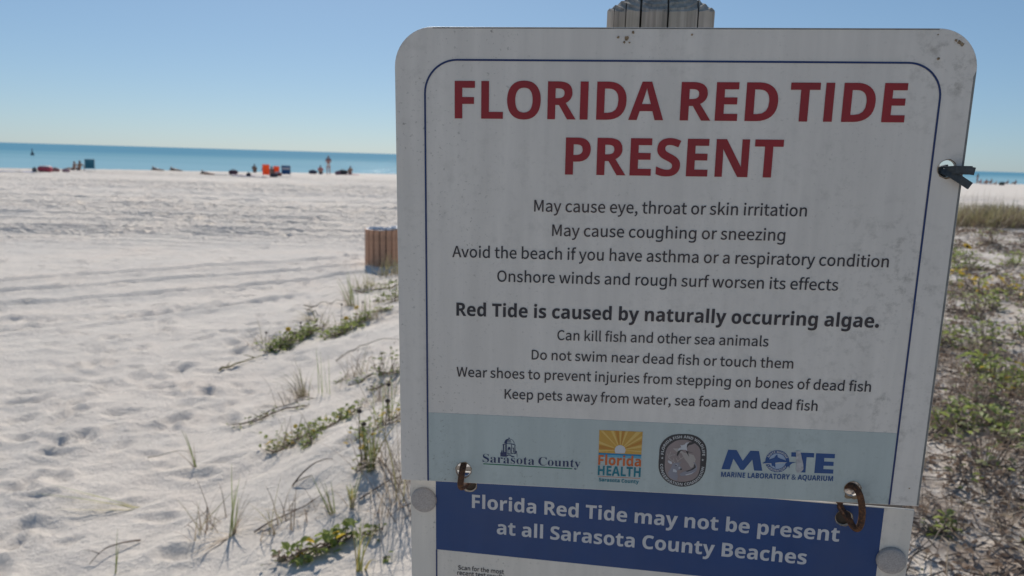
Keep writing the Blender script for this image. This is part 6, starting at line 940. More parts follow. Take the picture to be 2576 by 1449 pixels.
def ring_link(label, path):
    mb = MB(); mb.tube(spline_pts(path, 6, True), 0.0029, 12, closed=True)
    o = mb.build('rusty_ring', MATS['rust'], None, True)
    o.matrix_world = UP_M
    tag(o, label, 'ring', 'rusty rings joining the two signs')
ring_link('rusty wire ring hooked through the left ends of both signs', [
    (-.1712, -.1812, -.004), (-.1712, -.1830, .0045), (-.1720, -.1895, .0068), (-.1728, -.1975, .0060), (-.1726, -.2035, -.002), (-.1700, -.2052, -.012), (-.1665, -.2035, -.024), (-.1660, -.2000, -.040), (-.1680, -.1930, -.046), (-.1700, -.1860, -.030), (-.1710, -.1820, -.015)])
ring_link('rusty wire ring hooked through the right ends of both signs', [
    (.1680, -.1850, -.0065), (.1698, -.1822, -.001), (.1725, -.1822, .0045), (.1752, -.1870, .0070), (.1775, -.1960, .0082), (.1785, -.2055, .0085), (.1780, -.2135, .0085), (.1760, -.2180, .0080), (.1728, -.2168, .0065), (.1695, -.2115, .0035), (.1668, -.2080, -.004), (.1658, -.2045, -.010), (.1662, -.1950, -.0125), (.1668, -.1885, -.0115)])

def bolt_cap(label, x, y, r):
    mb = MB(); n = 36
    prof = [(0.0, 0.0042), (r * 0.55, 0.0041), (r * 0.90, 0.0037), (r * 0.97, 0.0030), (r, 0.0018), (r, 0.0001)]
    v_ = []; f_ = []
    for k_, (rr, z) in enumerate(prof[1:]):
        for j in range(n):
            a = 2 * math.pi * j / n; v_.append((rr * math.cos(a), rr * math.sin(a), z))
    v_.append((0, 0, prof[0][1])); c_ = len(v_) - 1
    for k_ in range(len(prof) - 2):
        for j in range(n): f_.append((k_ * n + j, (k_ + 1) * n + j, (k_ + 1) * n + (j + 1) % n, k_ * n + (j + 1) % n))
    for j in range(n): f_.append((c_, j, (j + 1) % n))
    mb.add([(p[0], p[1], p[2]) for p in v_], f_)
    o = mb.build('bolt_cap', MATS['cap_grey'], None, True)
    o.matrix_world = LO_M @ Matrix.Translation((x, y, 0.0001))
    tag(o, label, 'bolt cap', 'round grey bolt caps on the lower sign')
bolt_cap('round grey bolt cap on the left margin of the lower sign', -.2150, -.0320, .0126)
bolt_cap('round grey bolt cap on the right margin of the lower sign', .2143, -.0493, .0126)

def cable_tie():
    root = empty('cable_tie'); root.matrix_world = UP_M
    tag(root, 'cut black plastic strap stub poking from the hole at the right edge of the sign', 'strap')
    def strip(name, pts, wd, th):
        v_ = []; f_ = []
        pts = [Vector(p) for p in pts]
        for i, p in enumerate(pts):
            t = (pts[min(i + 1, len(pts) - 1)] - pts[max(i - 1, 0)]).normalized()
            s = Vector((0, 0, 1)).cross(t)
            if s.length < .2: s = Vector((0, 1, 0))
            s.normalize(); n_ = t.cross(s).normalized()
            for a, c_ in ((-1, -1), (1, -1), (1, 1), (-1, 1)): v_.append(p + s * a * wd / 2 + n_ * c_ * th / 2)
        for i in range(len(pts) - 1):
            for j in range(4): f_.append((i * 4 + j, i * 4 + (j + 1) % 4, i * 4 + 4 + (j + 1) % 4, i * 4 + 4 + j))
        f_ += [(3, 2, 1, 0), tuple(len(v_) - 4 + j for j in range(4))]
        mesh(name, v_, f_, MATS['tie_black'], root)
    strip('strap_end', [(.2120, .0915, -.008), (.2135, .0905, -.001), (.2175, .0880, .0042), (.2240, .0838, .0060), (.2318, .0790, .0062)], .0058, .0016)
    strip('strap_end', [(.2135, .0905, -.006), (.2160, .0910, .0012), (.2195, .0915, .0065), (.2255, .0915, .0085), (.2325, .0905, .0084)], .0060, .0016)
    MB().box((.2143, .0893, -.0052), (.0098, .0092, .0040), Matrix.Rotation(.3, 4, 'Z')).build('strap_loop', MATS['tie_black'], root)
    mesh_ = MB().box((.2260, .0912, .0058), (.0105, .0066, .0034)); mesh_.build('lock_head', MATS['tie_black'], root)
cable_tie()

# rust halo stains bleeding out around the holes, printed-on thin film with ragged edge
def stain(par, x, y, r, seed, drip=0.0):
    rg = random.Random(seed); n = 28
    outp = []
    for i in range(n):
        a = 2 * math.pi * i / n
        rr = r * (1 + .035 + .05 * rg.random() + (.10 * rg.random() if rg.random() < .3 else 0)) + (drip * rg.random() if math.sin(a) < -.7 else 0)
        outp.append((x + rr * math.cos(a), y + rr * math.sin(a)))
    link_mesh('rust_stain', fill_mesh('rust_stain', [outp, ellipse(x, y, r, r * 1.02, 24)], ST * 2.2, 0.00008), MATS['rust_stain'], par)
stain(sign, *UP_HOLES[0], .0069, 1, .001); stain(sign, *UP_HOLES[1], .0069, 2, .003); stain(sign, *UP_HOLES[2], .0069, 3, .0008)
stain(notice, *LO_HOLES[1], .0072, 4); stain(notice, *LO_HOLES[0], .0072, 5)
# bird droppings and rust pits near the rim
for i, (x, y, r) in enumerate([(-.0475, .1905, .0011), (-.0410, .1897, .0019), (-.0425, .1868, .0010), (-.0385, .1865, .0008), (.0100, .1927, .0009), (.1985, .1757, .0011), (.2127, .1878, .0016), (.2150, .1862, .0014), (.2100, .1893, .0011), (-.0360, .1942, .0012), (.1962, .1935, .0006), (.2185, -.1815, .0006)]):
    rg = random.Random(100 + i)
    link_mesh('stain_spot', fill_mesh('stain_spot', [[(x + r * (0.65 + .6 * rg.random()) * math.cos(a), y + r * (0.65 + .6 * rg.random()) * math.sin(a)) for a in [2 * math.pi * j / 11 for j in range(11)]]], ST * 2.2, 0.00008), MATS['rust_stain'], sign)

# ------------------------------------------------------------------ slatted litter bin
def litter_bin(x, y):
    z = ground_z(x, y) - 0.02
    root = empty('litter_bin', (x, y, z))
    tag(root, 'round brown slatted litter bin at the dune edge with a white bag', 'litter bin')
    rad, h, n = 0.315, 0.735, 17
    sw = 2 * math.pi * rad / n * 0.86
    me0 = None
    sm = plain('brown_slat', (0.50, 0.275, 0.17), 0.65, 0.22, 12)
    for i in range(n):
        a = 2 * math.pi * (i + .35) / n
        if me0 is None:
            mb = MB(); b2 = 0.006
            pr = [(-sw / 2, .011), (sw / 2, .011), (sw / 2, -.007), (sw / 2 - b2, -.013), (-sw / 2 + b2, -.013), (-sw / 2, -.007)]
            v_ = [(p[0], p[1], zz) for zz in (0.035, h) for p in pr]
            k = len(pr)
            f_ = [(j, (j + 1) % k, k + (j + 1) % k, k + j) for j in range(k)] + [tuple(range(k))[::-1], tuple(range(k, 2 * k))]
            mb.add(v_, f_); o = mb.build('slat', sm, root); me0 = o.data
        else:
            o = bpy.data.objects.new('slat', me0); col.objects.link(o); o.parent = root
        o.location = (rad * math.cos(a), rad * math.sin(a), 0)
        o.rotation_euler = (0, 0, a + math.pi / 2)
    def lathe(name, prof, mat, nn=40):
        v_ = [(r_ * math.cos(2 * math.pi * j / nn), r_ * math.sin(2 * math.pi * j / nn), zz) for r_, zz in prof for j in range(nn)]
        f_ = [(i * nn + j, i * nn + (j + 1) % nn, (i + 1) * nn + (j + 1) % nn, (i + 1) * nn + j) for i in range(len(prof) - 1) for j in range(nn)]
        return mesh(name, v_, f_, mat, root, True)
    lathe('liner', [(.0, .05), (.285, .05), (.285, .71), (.27, .71), (.268, .10), (0, .10)], plain('bin_liner', (0.03, 0.035, 0.04), 0.6))
    for zz in (0.14, 0.60):
        lathe('hoop', [(.290, zz), (.304, zz), (.304, zz + .04), (.290, zz + .04), (.290, zz)], plain('bin_hoop', (0.05, 0.05, 0.05), 0.6))
    lathe('base_ring', [(.0, .0), (.322, .0), (.322, .045), (.29, .05), (0, .05)], plain('bin_base', (0.05, 0.07, 0.09), 0.7))
    # crumpled bag folded over the rim
    rg = random.Random(8); nn = 60; prof = [(.262, .62), (.268, .70), (.285, .728), (.300, .738), (.306, .728)]
    v_ = []
    for r_, zz in prof:
        for j in range(nn):
            q = 1 + .035 * (rg.random() - .5); v_.append((r_ * q * math.cos(2 * math.pi * j / nn), r_ * q * math.sin(2 * math.pi * j / nn), zz + .028 * (rg.random() - .4) * (zz > .7)))
    for k_ in range(len(v_)):
        p = Vector(v_[k_]); 
        if p.x > .12 and p.z > .71: v_[k_] = (p.x * 1.06, p.y * 1.06, p.z + .05 * rg.random())
    f_ = [(i * nn + j, i * nn + (j + 1) % nn, (i + 1) * nn + (j + 1) % nn, (i + 1) * nn + j) for i in range(len(prof) - 1) for j in range(nn)]
    mesh('bin_bag', v_, f_, plain('bag_white', (0.72, 0.74, 0.78), 0.35, .06), root, True)
litter_bin(-2.56, 14.35)

# ------------------------------------------------------------------ people
def skin_mesh(name, joints, bones, mat, parent, sub=1):
    """continuous surface grown round a jointed skeleton (joint: x, y, z, radius)"""
    me = bpy.data.meshes.new(name)
    me.from_pydata([j[:3] for j in joints], bones, [])
    o = bpy.data.objects.new(name, me); col.objects.link(o)
    md = o.modifiers.new('skin', 'SKIN'); md.use_smooth_shade = True
    sv = me.skin_vertices[0].data
    for i, j in enumerate(joints):
        r = j[3]; sv[i].radius = (r, r) if not hasattr(r, '__len__') else r
        sv[i].use_root = (i == 0)
    s = o.modifiers.new('sub', 'SUBSURF'); s.levels = sub; s.render_levels = sub
    dg = bpy.context.evaluated_depsgraph_get()
    out = bpy.data.meshes.new_from_object(o.evaluated_get(dg))
    bpy.data.objects.remove(o); bpy.data.meshes.remove(me)
    out.name = name
    out.materials.clear()
    return link_mesh(name, out, mat, parent, True)

SKIN_T = {'tan': (0.40, 0.225, 0.15), 'dark': (0.24, 0.13, 0.085), 'fair': (0.46, 0.30, 0.23), 'red': (0.45, 0.205, 0.15)}
def person(label, x, y, rz, pose, skin='tan', top=None, bottom=(0.05, 0.05, 0.07), hair=(0.03, 0.02, 0.015), h=1.7, z=None, group=None, hat=None):
    """local frame: +y is the way the person faces"""
    root = empty('person', (x, y, (ground_z(x, y) - 0.005) if z is None else z), rz)
    tag(root, label, 'person', group)
    k = h / 1.70
    sm = plain('skin_' + skin, SKIN_T[skin], 0.55, 0.10)
    if pose == 'stand':
        pel, che, nec, hd = (0, 0, .93), (0, .015, 1.28), (0, 0, 1.45), (0, .02, 1.585)
        legs = [[(s * .09, 0, .87), (s * .10, .03, .48), (s * .115, -.01, .09), (s * .125, .11, .035)] for s in (-1, 1)]
        arms = [[(s * .17, 0, 1.39), (s * .235, -.03, 1.12), (s * .12, .17, 1.17), (s * .03, .25, 1.25)] for s in (-1, 1)]
    elif pose == 'sit':          # on the ground, knees up, leaning back a little
        pel, che, nec, hd = (0, 0, .11), (0, -.06, .44), (0, -.05, .61), (0, -.02, .745)
        legs = [[(s * .09, .04, .10), (s * .13, .36, .40), (s * .14, .60, .09), (s * .145, .72, .045)] for s in (-1, 1)]
        arms = [[(s * .17, -.06, .55), (s * .22, .06, .32), (s * .16, .30, .40), (s * .10, .38, .38)] for s in (-1, 1)]
    elif pose == 'side':         # sitting, legs stretched out
        pel, che, nec, hd = (0, 0, .11), (0, -.12, .42), (0, -.13, .59), (0, -.09, .72)
        legs = [[(s * .09, .05, .10), (s * .12, .45, .19), (s * .14, .84, .07), (s * .145, .93, .12)] for s in (-1, 1)]
        arms = [[(s * .17, -.14, .53), (s * .25, -.26, .30), (s * .22, -.32, .05), (s * .22, -.26, .03)] for s in (-1, 1)]
    else:                        # lying on the front, propped, head towards +y
        pel, che, nec, hd = (0, 0, .13), (0, .36, .17), (0, .53, .22), (0, .66, .28)
        legs = [[(s * .09, -.05, .12), (s * .11, -.47, .10), (s * .12, -.88, .07), (s * .12, -.98, .05)] for s in (-1, 1)]
        arms = [[(s * .18, .45, .16), (s * .27, .55, .05), (s * .12, .78, .05), (s * .04, .84, .06)] for s in (-1, 1)]
    lr = [.085, .058, .036, .028]; ar = [.048, .038, .028, .022]
    J = [(*pel, .125), (*[(a + b) / 2 for a, b in zip(pel, che)], .115), (*che, .135), (*nec, .052), (*hd, .088), (hd[0] + .0, hd[1] + .015, hd[2] + .075, .075)]
    B = [(0, 1), (1, 2), (2, 3), (3, 4), (4, 5)]
    for L in legs:
        o = len(J); J += [(*p, r) for p, r in zip(L, lr)]; B += [(0, o), (o, o + 1), (o + 1, o + 2), (o + 2, o + 3)]
    for A_ in arms:
        o = len(J); J += [(*p, r) for p, r in zip(A_, ar)]; B += [(2, o), (o, o + 1), (o + 1, o + 2), (o + 2, o + 3)]
    sc = lambda js: [(j[0] * k, j[1] * k, j[2] * k, j[3] * k) for j in js]
    skin_mesh('body', sc(J), B, sm, root)
    def cmat(c): return plain('cloth_%02x%02x%02x' % tuple(int(v * 255) for v in c), c, 0.8, 0.12)
    if top:
        Jt = [(*J[1][:3], .126), (*J[2][:3], .146), (*J[3][:3], .062)] + [(*A_[0], .060) for A_ in arms] + [tuple((a + b) / 2 for a, b in zip(A_[0], A_[1])) + (.052,) for A_ in arms]
        skin_mesh('top', sc(Jt), [(0, 1), (1, 2), (1, 3), (1, 4), (3, 5), (4, 6)], cmat(top), root)
    if bottom:
        Jb = [(*J[0][:3], .136), (*[a * .6 + b * .4 for a, b in zip(J[0][:3], J[1][:3])], .128)]
        Bb = [(0, 1)]
        for L in legs:
            o = len(Jb); Jb += [(*L[0], .094), (*[a * .6 + b * .4 for a, b in zip(L[0], L[1])], .084)]; Bb += [(0, o), (o, o + 1)]
        skin_mesh('bottoms', sc(Jb), Bb, cmat(bottom), root)
    hj = [(hd[0], hd[1] - .02, hd[2] + .045, .090), (hd[0], hd[1] - .055, hd[2] - .03, .062), (hd[0], hd[1] - .07, hd[2] - .12, .04)]
    skin_mesh('hair', sc(hj), [(0, 1), (1, 2)], plain('hair_%02x' % int(hair[0] * 255), hair, 0.6, .2), root)
    if hat:
        hh = [(hd[0], hd[1] - .0, hd[2] + .065, .105), (hd[0], hd[1] + .0, hd[2] + .135, .07)]
        skin_mesh('hat', sc(hh), [(0, 1)], cmat(hat), root)
    return root

SEA = 0.50          # heading of people who face the water (rotation about z)
person('person standing on the beach in dark top and white shorts', -17.95, 71.8, 0.15, 'stand', 'red', (0.16, 0.10, 0.14), (0.72, 0.68, 0.66), h=1.86)
person('person in a red top sitting on the sand left of the standing person', -18.85, 72.3, .2, 'sit', 'tan', (0.55, 0.06, 0.11), (0.05, 0.05, 0.08), h=1.8)
person('person in a tan top sitting on a pink towel right of the standing person', -16.3, 73.8, .5, 'sit', 'tan', (0.30, 0.20, 0.13), (0.30, .18, .12), h=1.75)
person('larger of two people sitting at the waterline left of the orange chairs', -25.1, 71.9, .3, 'sit', 'dark', (0.07, 0.06, 0.06), h=1.7)
person('smaller of two people sitting at the waterline left of the orange chairs', -24.35, 72.2, .1, 'sit', 'dark', (0.06, 0.07, 0.10), h=1.25)
person('dark haired person sitting between the two orange chairs', -20.75, 63.6, .25, 'sit', 'dark', (0.06, 0.06, 0.08), h=1.75)
person('tanned person sitting with legs out left of the teal chair', -37.1, 63.5, 1.2, 'side', 'tan', None, (0.06, 0.06, 0.09), h=1.8)
person('fair person sitting with legs out at the far left group', -37.8, 63.9, 1.3, 'side', 'fair', (0.62, 0.57, 0.50), (0.12, 0.14, 0.2), h=1.65)
person('sunbather in pale bottoms and cap lying on the sand, left of a pair', -32.7, 68.2, 1.0, 'lie', 'dark', (0.05, 0.05, 0.06), (.72, .71, .68), hat=(0.75, 0.74, 0.70))
person('sunbather in cream bottoms and cap lying on the sand, right of a pair', -31.4, 69.0, 1.0, 'lie', 'dark', (0.04, 0.05, 0.05), (.55, .50, .40), hat=(0.72, 0.68, 0.58))
person('sunbather in dark teal lying on the sand beside a white towel', -25.8, 62.4, .95, 'lie', 'tan', (0.03, 0.10, 0.11), (0.04, 0.06, 0.07))
person('person in a dark top and pink bottoms standing on the beach right of the sign', 82.3, 133.5, .6, 'stand', 'dark', (0.03, 0.05, 0.05), (0.55, 0.25, 0.28), h=1.8)
person('person in pink sitting beside the standing one right of the sign', 82.0, 132.0, .6, 'sit', 'tan', (0.62, 0.22, 0.30), (.5, .15, .2), h=1.7)
person('person in rust red sitting on the sand right of the sign', 82.3, 130.9, .3, 'sit', 'tan', (0.42, 0.11, 0.07), h=1.7)
person('person in grey sitting near the waterline right of the sign', 84.6, 133.2, .6, 'sit', 'tan', (0.20, 0.22, 0.26), h=1.9)
person('fair person in white sitting apart right of the sign', 79.8, 124.3, 1.2, 'sit', 'fair', (0.55, 0.45, 0.40), h=1.5)
person('person in dark blue sitting at the right edge of the picture', 87.4, 133.0, .5, 'sit', 'tan', (0.08, 0.09, 0.14), h=1.6)
person('person in dark red sitting at the very right edge of the picture', 88.0, 131.8, .5, 'sit', 'dark', (0.25, 0.05, 0.06), h=1.7)

# ------------------------------------------------------------------ beach chairs, towels, bags
def beach_chair(label, x, y, rz, fabric, w=.60, back=.78, stripe=None):
    root = empty('beach_chair', (x, y, ground_z(x, y) - 0.01), rz)
    tag(root, label, 'beach chair', 'folding beach chairs')
    fm = plain('chair_fabric_%02x%02x%02x' % tuple(int(v * 255) for v in fabric), fabric, 0.7, 0.10, 4, trans=0.35)
    tm = plain('chair_tube', (0.45, 0.46, 0.48), 0.35, .1, metal=.6)
    def cloth(name, p0, p1, sag, n=8):
        p0, p1 = Vector(p0), Vector(p1); d = p1 - p0; nrm = Vector((0, -d.z, d.y)).normalized()
        v_ = []; f_ = []
        for t in range(n + 1):
            for s in range(5):
                c = p0 + d * (t / n) - nrm * sag * math.sin(math.pi * t / n) * (1 - ((s - 2) / 2.0) ** 2 * .4)
                v_.append((c.x + (s / 4 - .5) * w * .94, c.y, c.z))
        for t in range(n):
            for s in range(4): f_.append((t * 5 + s, t * 5 + s + 1, t * 5 + s + 6, t * 5 + s + 5))
        k = len(v_)
        v_ += [(p[0], p[1] + .004, p[2] - .008) for p in v_]; f_ += [tuple(q + k for q in f)[::-1] for f in f_]
        return mesh(name, v_, f_, fm, root, True)
    # faces +y (to the sea); the back leans towards -y
    cloth('seat', (0, .42, .30), (0, -.05, .22), .03)
    bk = cloth('backrest', (0, -.06, .23), (0, -.34, .23 + back), .02)
    if stripe:
        sm = plain('chair_stripe', stripe, .7, .05)
        MB().box((0, -.255, .23 + back * .66), (w * .80, .012, .16), Matrix.Rotation(R(19), 4, 'X')).build('printed_panel', sm, bk)
    for s in (-1, 1):
        xx = s * w / 2
        MB().tube([(xx, .44, .31), (xx, -.05, .22), (xx, -.08, .20)], .012, 6).build('seat_rail', tm, root)
        MB().tube([(xx, -.04, .16), (xx, -.34, .24 + back)], .012, 6).build('back_rail', tm, root)
        MB().tube([(xx * 1.02, .34, .01), (xx * 1.02, .10, .46), (xx * 1.02, -.18, .50)], .011, 6).build('armrest', tm, root)
        MB().tube([(xx * 1.02, -.24, .01), (xx * 1.02, .10, .28)], .011, 6).build('leg', tm, root)
    MB().tube([(-w / 2, -.34, .24 + back), (0, -.36, .27 + back), (w / 2, -.34, .24 + back)], .012, 6).build('top_rail', tm, root)
    return root
beach_chair('larger, left orange beach chair', -20.15, 60.4, .30, (0.85, 0.16, 0.04), .56, .80)
beach_chair('smaller, right orange beach chair', -20.85, 65.2, .30, (0.85, 0.16, 0.04), .52, .60)
beach_chair('blue beach chair with a pale printed panel on its back', -19.40, 63.2, .30, (0.03, 0.11, 0.26), .74, .70, (0.45, 0.46, 0.50))
beach_chair('teal beach chair beside the people at far left', -35.9, 63.0, .55, (0.05, 0.20, 0.28), .74, .74)

def towel(label, x, y, rz, sx, sy, c, c2=None):
    n, k = 14, 10
    rg = random.Random(int(abs(x * 100)))
    v_ = []; ca, sa = math.cos(rz), math.sin(rz)
    for i in range(n + 1):
        for j in range(k + 1):
            u, w = (i / n - .5) * sx, (j / k - .5) * sy
            X, Y = x + u * ca - w * sa, y + u * sa + w * ca
            v_.append((u, w, ground_z(X, Y) + .025 + .03 * rg.random()))
    z0 = ground_z(x, y)
    v_ = [(a, b_, c_ - z0) for a, b_, c_ in v_]
    f_ = [(i * (k + 1) + j, (i + 1) * (k + 1) + j, (i + 1) * (k + 1) + j + 1, i * (k + 1) + j + 1) for i in range(n) for j in range(k)]
    q = len(v_); v_ += [(a, b_, c_ - .015) for a, b_, c_ in v_]; f_ += [tuple(t + q for t in f)[::-1] for f in f_]
    nm = 'towel_%02x%02x%02x' % tuple(int(v * 255) for v in c)
    if c2 is None: m = plain(nm, c, .9, .08)
    else:
        m, nt, b = new_mat(nm + 's'); vv = objco(nt)
        w_ = nt.nodes.new('ShaderNodeTexWave'); w_.inputs['Scale'].default_value = 1.6; w_.inputs['Distortion'].default_value = 1.0; nt.links.new(vv, w_.inputs['Vector'])
        nt.links.new(ramp(nt, w_.outputs['Fac'], [(0.45, c), (0.55, c2)]), b.inputs['Base Color']); b.inputs['Roughness'].default_value = .9
    o = mesh('towel', v_, f_, m, None, True); o.location = (x, y, z0); o.rotation_euler = (0, 0, rz)
    tag(o, label, 'towel', 'towels spread on the sand')
towel('long pale lilac towel spread at the far left', -37.5, 55.6, .1, 3.4, 1.2, (0.52, 0.52, 0.62))
towel('white towel spread beside the sunbather in teal', -24.7, 62.8, .2, 1.7, .9, (0.70, 0.71, 0.74))
towel('pale pink towel spread left of the patterned towel', -22.9, 63.0, .3, 1.9, 1.0, (0.68, 0.55, 0.60))
towel('patterned blue and white towel in front of the orange chairs', -21.4, 60.0, .1, 2.4, 1.2, (0.50, 0.50, 0.58), (0.24, 0.27, 0.42))
towel('pink towel under the person in a tan top', -16.2, 73.4, .4, 1.6, 1.0, (0.62, 0.30, 0.33))
towel('red and white towel by the group right of the sign', 80.6, 127.5, .3, 2.6, 1.4, (0.55, 0.35, 0.36))

def lump(name, label, cat, x, y, d, c, seed, lid=None, handle=True, group=None, rz=.3):
    """soft bag or bundle: a puckered rounded body with straps"""
    rg = random.Random(seed); root = empty(name, (x, y, ground_z(x, y) - .01), rz); tag(root, label, cat, group)
    n, k = 14, 8; v_ = []; f_ = []
    for i in range(k + 1):
        t = i / k; ph = math.pi * t
        for j in range(n):
            a = 2 * math.pi * j / n; q = 1 + .16 * (rg.random() - .5)
            e = lambda s: math.copysign(abs(s) ** .62, s)
            v_.append((d[0] / 2 * e(math.cos(a)) * (math.sin(ph) ** .45) * q, d[1] / 2 * e(math.sin(a)) * (math.sin(ph) ** .45) * q, d[2] * (.5 - .5 * math.cos(ph)) * (1 + .08 * (rg.random() - .5))))
    for i in range(k):
        for j in range(n): f_.append((i * n + j, i * n + (j + 1) % n, (i + 1) * n + (j + 1) % n, (i + 1) * n + j))
    mesh('body', v_, f_, plain('bag_%02x%02x%02x' % tuple(int(v * 255) for v in c), c, .8, .2, 5), root, True)
    if lid:
        v2 = [(p[0] * .82, p[1] * .82, d[2] * .78 + (p[2] - d[2] * .5) * .62) for p in v_ if True]
        mesh('cover', v2, f_, plain('bag_%02x%02x%02x' % tuple(int(v * 255) for v in lid), lid, .8, .1, 5), root, True)
    if handle:
        for s in (-1, 1):
            MB().tube([(-.12 * d[0] * 2, s * d[1] * .3, d[2] * .8), (-.1 * d[0], s * d[1] * .32, d[2] * 1.15), (.1 * d[0], s * d[1] * .32, d[2] * 1.15), (.12 * d[0] * 2, s * d[1] * .3, d[2] * .8)], .014, 6).build('handle', plain('strap_dark', (.05, .05, .06), .7), root, True)
lump('beach_bundle', 'low red and white heap of beach gear on the sand at far left', 'beach gear', -35.6, 56.5, (1.0, .7, .46), (0.50, 0.075, 0.10), 1, (0.70, 0.62, 0.58), False)
lump('beach_bag', 'small dark bag at the end of the lilac towel', 'bag', -35.95, 55.8, (.30, .3, .34), (0.13, 0.14, 0.14), 12)
lump('beach_bag', 'reddish beach bag, left of a pair near the tanned person', 'bag', -36.3, 58.9, (.6, .35, .30), (0.38, 0.16, 0.15), 2, (0.6, .55, .5))
lump('beach_bag', 'dusty pink beach bag, right of a pair near the tanned person', 'bag', -35.4, 58.8, (.55, .35, .26), (0.45, 0.27, 0.28), 3, (0.6, .5, .48))
lump('beach_bag', 'dark plum beach bag near the pink towel', 'bag', -24.2, 64.1, (.75, .4, .42), (0.10, 0.05, 0.07), 4)
lump('beach_bag', 'black beach bag on the patterned towel', 'bag', -21.5, 60.2, (.36, .3, .32), (0.05, 0.045, 0.055), 5)
lump('beach_bag', 'dark bag on the sand between the orange chairs and the blue chair', 'bag', -19.85, 61.4, (.7, .4, .34), (0.05, 0.05, 0.07), 6)
lump('cooler_bag', 'dark red cooler bag with a white top beside the blue chair', 'cooler', -20.45, 64.4, (.62, .4, .34), (0.25, 0.06, 0.05), 7, (0.75, .78, .8))
lump('beach_bag', 'navy beach bag left of the person in the red top', 'bag', -19.75, 72.9, (.8, .5, .36), (0.05, 0.06, 0.10), 8)
lump('beach_bag', 'purple beach bag just right of the standing person', 'bag', -17.25, 72.6, (.55, .4, .34), (0.16, 0.08, 0.12), 9)
lump('beach_bag', 'large dark green beach bag beside the tan-topped person', 'bag', -16.95, 73.4, (.9, .5, .44), (0.05, 0.06, 0.06), 10)
lump('beach_bag', 'dark bag at the end of the red and white towel right of the sign', 'bag', 79.0, 121.6, (1.0, .6, .55), (0.07, 0.08, 0.07), 11)

def marker_float(x, y):
    root = empty('marker_float', (x, y, -.09)); tag(root, 'small dark float bobbing far out on the sea', 'float')
    n = 12; prof = [(0, -.2), (.26, -.1), (.32, .1), (.28, .35), (.12, .55), (.07, 1.0), (.0, 1.05)]
    v_ = [(r_ * math.cos(2 * math.pi * j / n), r_ * math.sin(2 * math.pi * j / n), z) for r_, z in prof for j in range(n)]
    f_ = [(i * n + j, i * n + (j + 1) % n, (i + 1) * n + (j + 1) % n, (i + 1) * n + j) for i in range(len(prof) - 1) for j in range(n)]
    mesh('hull', v_, f_, plain('float_dark', (.05, .07, .08), .5), root, True)
    MB().box((0, 0, 1.12), (.2, .02, .16)).build('top_mark', plain('float_top', (.08, .08, .08), .5), root)
marker_float(-91.0, 141.0)

# ------------------------------------------------------------------ dune plants
def leafmat(name, dark, light, trans=.35, scale=30):
    m, nt, b = new_mat(name)
    f = noise(nt, objco(nt), scale, 4)
    c = ramp(nt, f, [(0.3, dark), (0.7, light)])
    nt.links.new(c, b.inputs['Base Color']); b.inputs['Roughness'].default_value = .55
    t = nt.nodes.new('ShaderNodeBsdfTranslucent'); mx = nt.nodes.new('ShaderNodeMixShader'); mx.inputs[0].default_value = trans
    nt.links.new(ramp(nt, f, [(0.3, tuple(v * 1.3 for v in dark)), (0.7, tuple(min(1, v * 1.35) for v in light))]), t.inputs['Color'])
    nt.links.new(b.outputs[0], mx.inputs[1]); nt.links.new(t.outputs[0], mx.inputs[2]); nt.links.new(mx.outputs[0], nt.nodes['Material Output'].inputs['Surface'])
    return m
leafmat('blade_green', (0.17, 0.20, 0.08), (0.33, 0.36, 0.15), .42)
leafmat('blade_yellow', (0.26, 0.22, 0.07), (0.38, 0.31, 0.10))
leafmat('blade_dry', (0.32, 0.25, 0.18), (0.54, 0.45, 0.34), .3)
leafmat('blade_olive', (0.21, 0.19, 0.10), (0.38, 0.34, 0.18), .4)
leafmat('blade_brown', (0.15, 0.105, 0.075), (0.32, 0.235, 0.17), .2)
leafmat('leaf_green', (0.19, 0.235, 0.06), (0.35, 0.40, 0.12), .42)
leafmat('leaf_dull', (0.16, 0.17, 0.085), (0.30, 0.31, 0.15), .4)
leafmat('leaf_yellow', (0.50, 0.33, 0.03), (0.62, 0.46, 0.06))
leafmat('leaf_dead', (0.16, 0.11, 0.08), (0.37, 0.275, 0.205), .22)
leafmat('petal', (0.75, 0.42, 0.02), (0.85, 0.55, 0.04), .4)
plain('twig', (0.17, 0.125, 0.095), .85, .35, 30)
plain('twig_pale', (0.45, 0.39, 0.32), .85, .3, 30)
plain('seed_head', (0.06, 0.045, 0.035), .9, .3, 80)

def blade(mb, base, az, lean, L, droop, wd, rg, seg=6, twist=0.0):
    """ribbon that starts at angle `lean` from vertical and bends over by `droop`"""
    p = Vector(base); v_ = []; side = Vector((-math.sin(az + twist), math.cos(az + twist), 0))
    for i in range(seg + 1):
        t = i / seg
        w = wd * (1 - t) ** .7 * .5 + .0004
        v_ += [p + side * w, p - side * w]
        th = lean + droop * t ** 1.4
        p = p + Vector((math.cos(az) * math.sin(th), math.sin(az) * math.sin(th), math.cos(th))) * (L / seg)
    mb.add(v_, [(2 * i, 2 * i + 1, 2 * i + 3, 2 * i + 2) for i in range(seg)])

def leaf(mb, base, d, up, L, wd, cup=.25):
    d = d.normalized(); s = d.cross(up)
    if s.length < 1e-3: s = d.orthogonal()
    s.normalize(); n = s.cross(d)
    b = Vector(base)
    v_ = [b, b + d * L * .3 + s * wd * .42 + n * wd * cup, b + d * L * .3, b + d * L * .3 - s * wd * .42 + n * wd * cup,
          b + d * L * .65 + s * wd * .38 + n * wd * cup, b + d * L * .68 - n * L * .03, b + d * L * .65 - s * wd * .38 + n * wd * cup, b + d * L - n * L * .12]
    mb.add(v_, [(0, 1, 2), (0, 2, 3), (1, 4, 5, 2), (2, 5, 6, 3), (4, 7, 5), (5, 7, 6)])

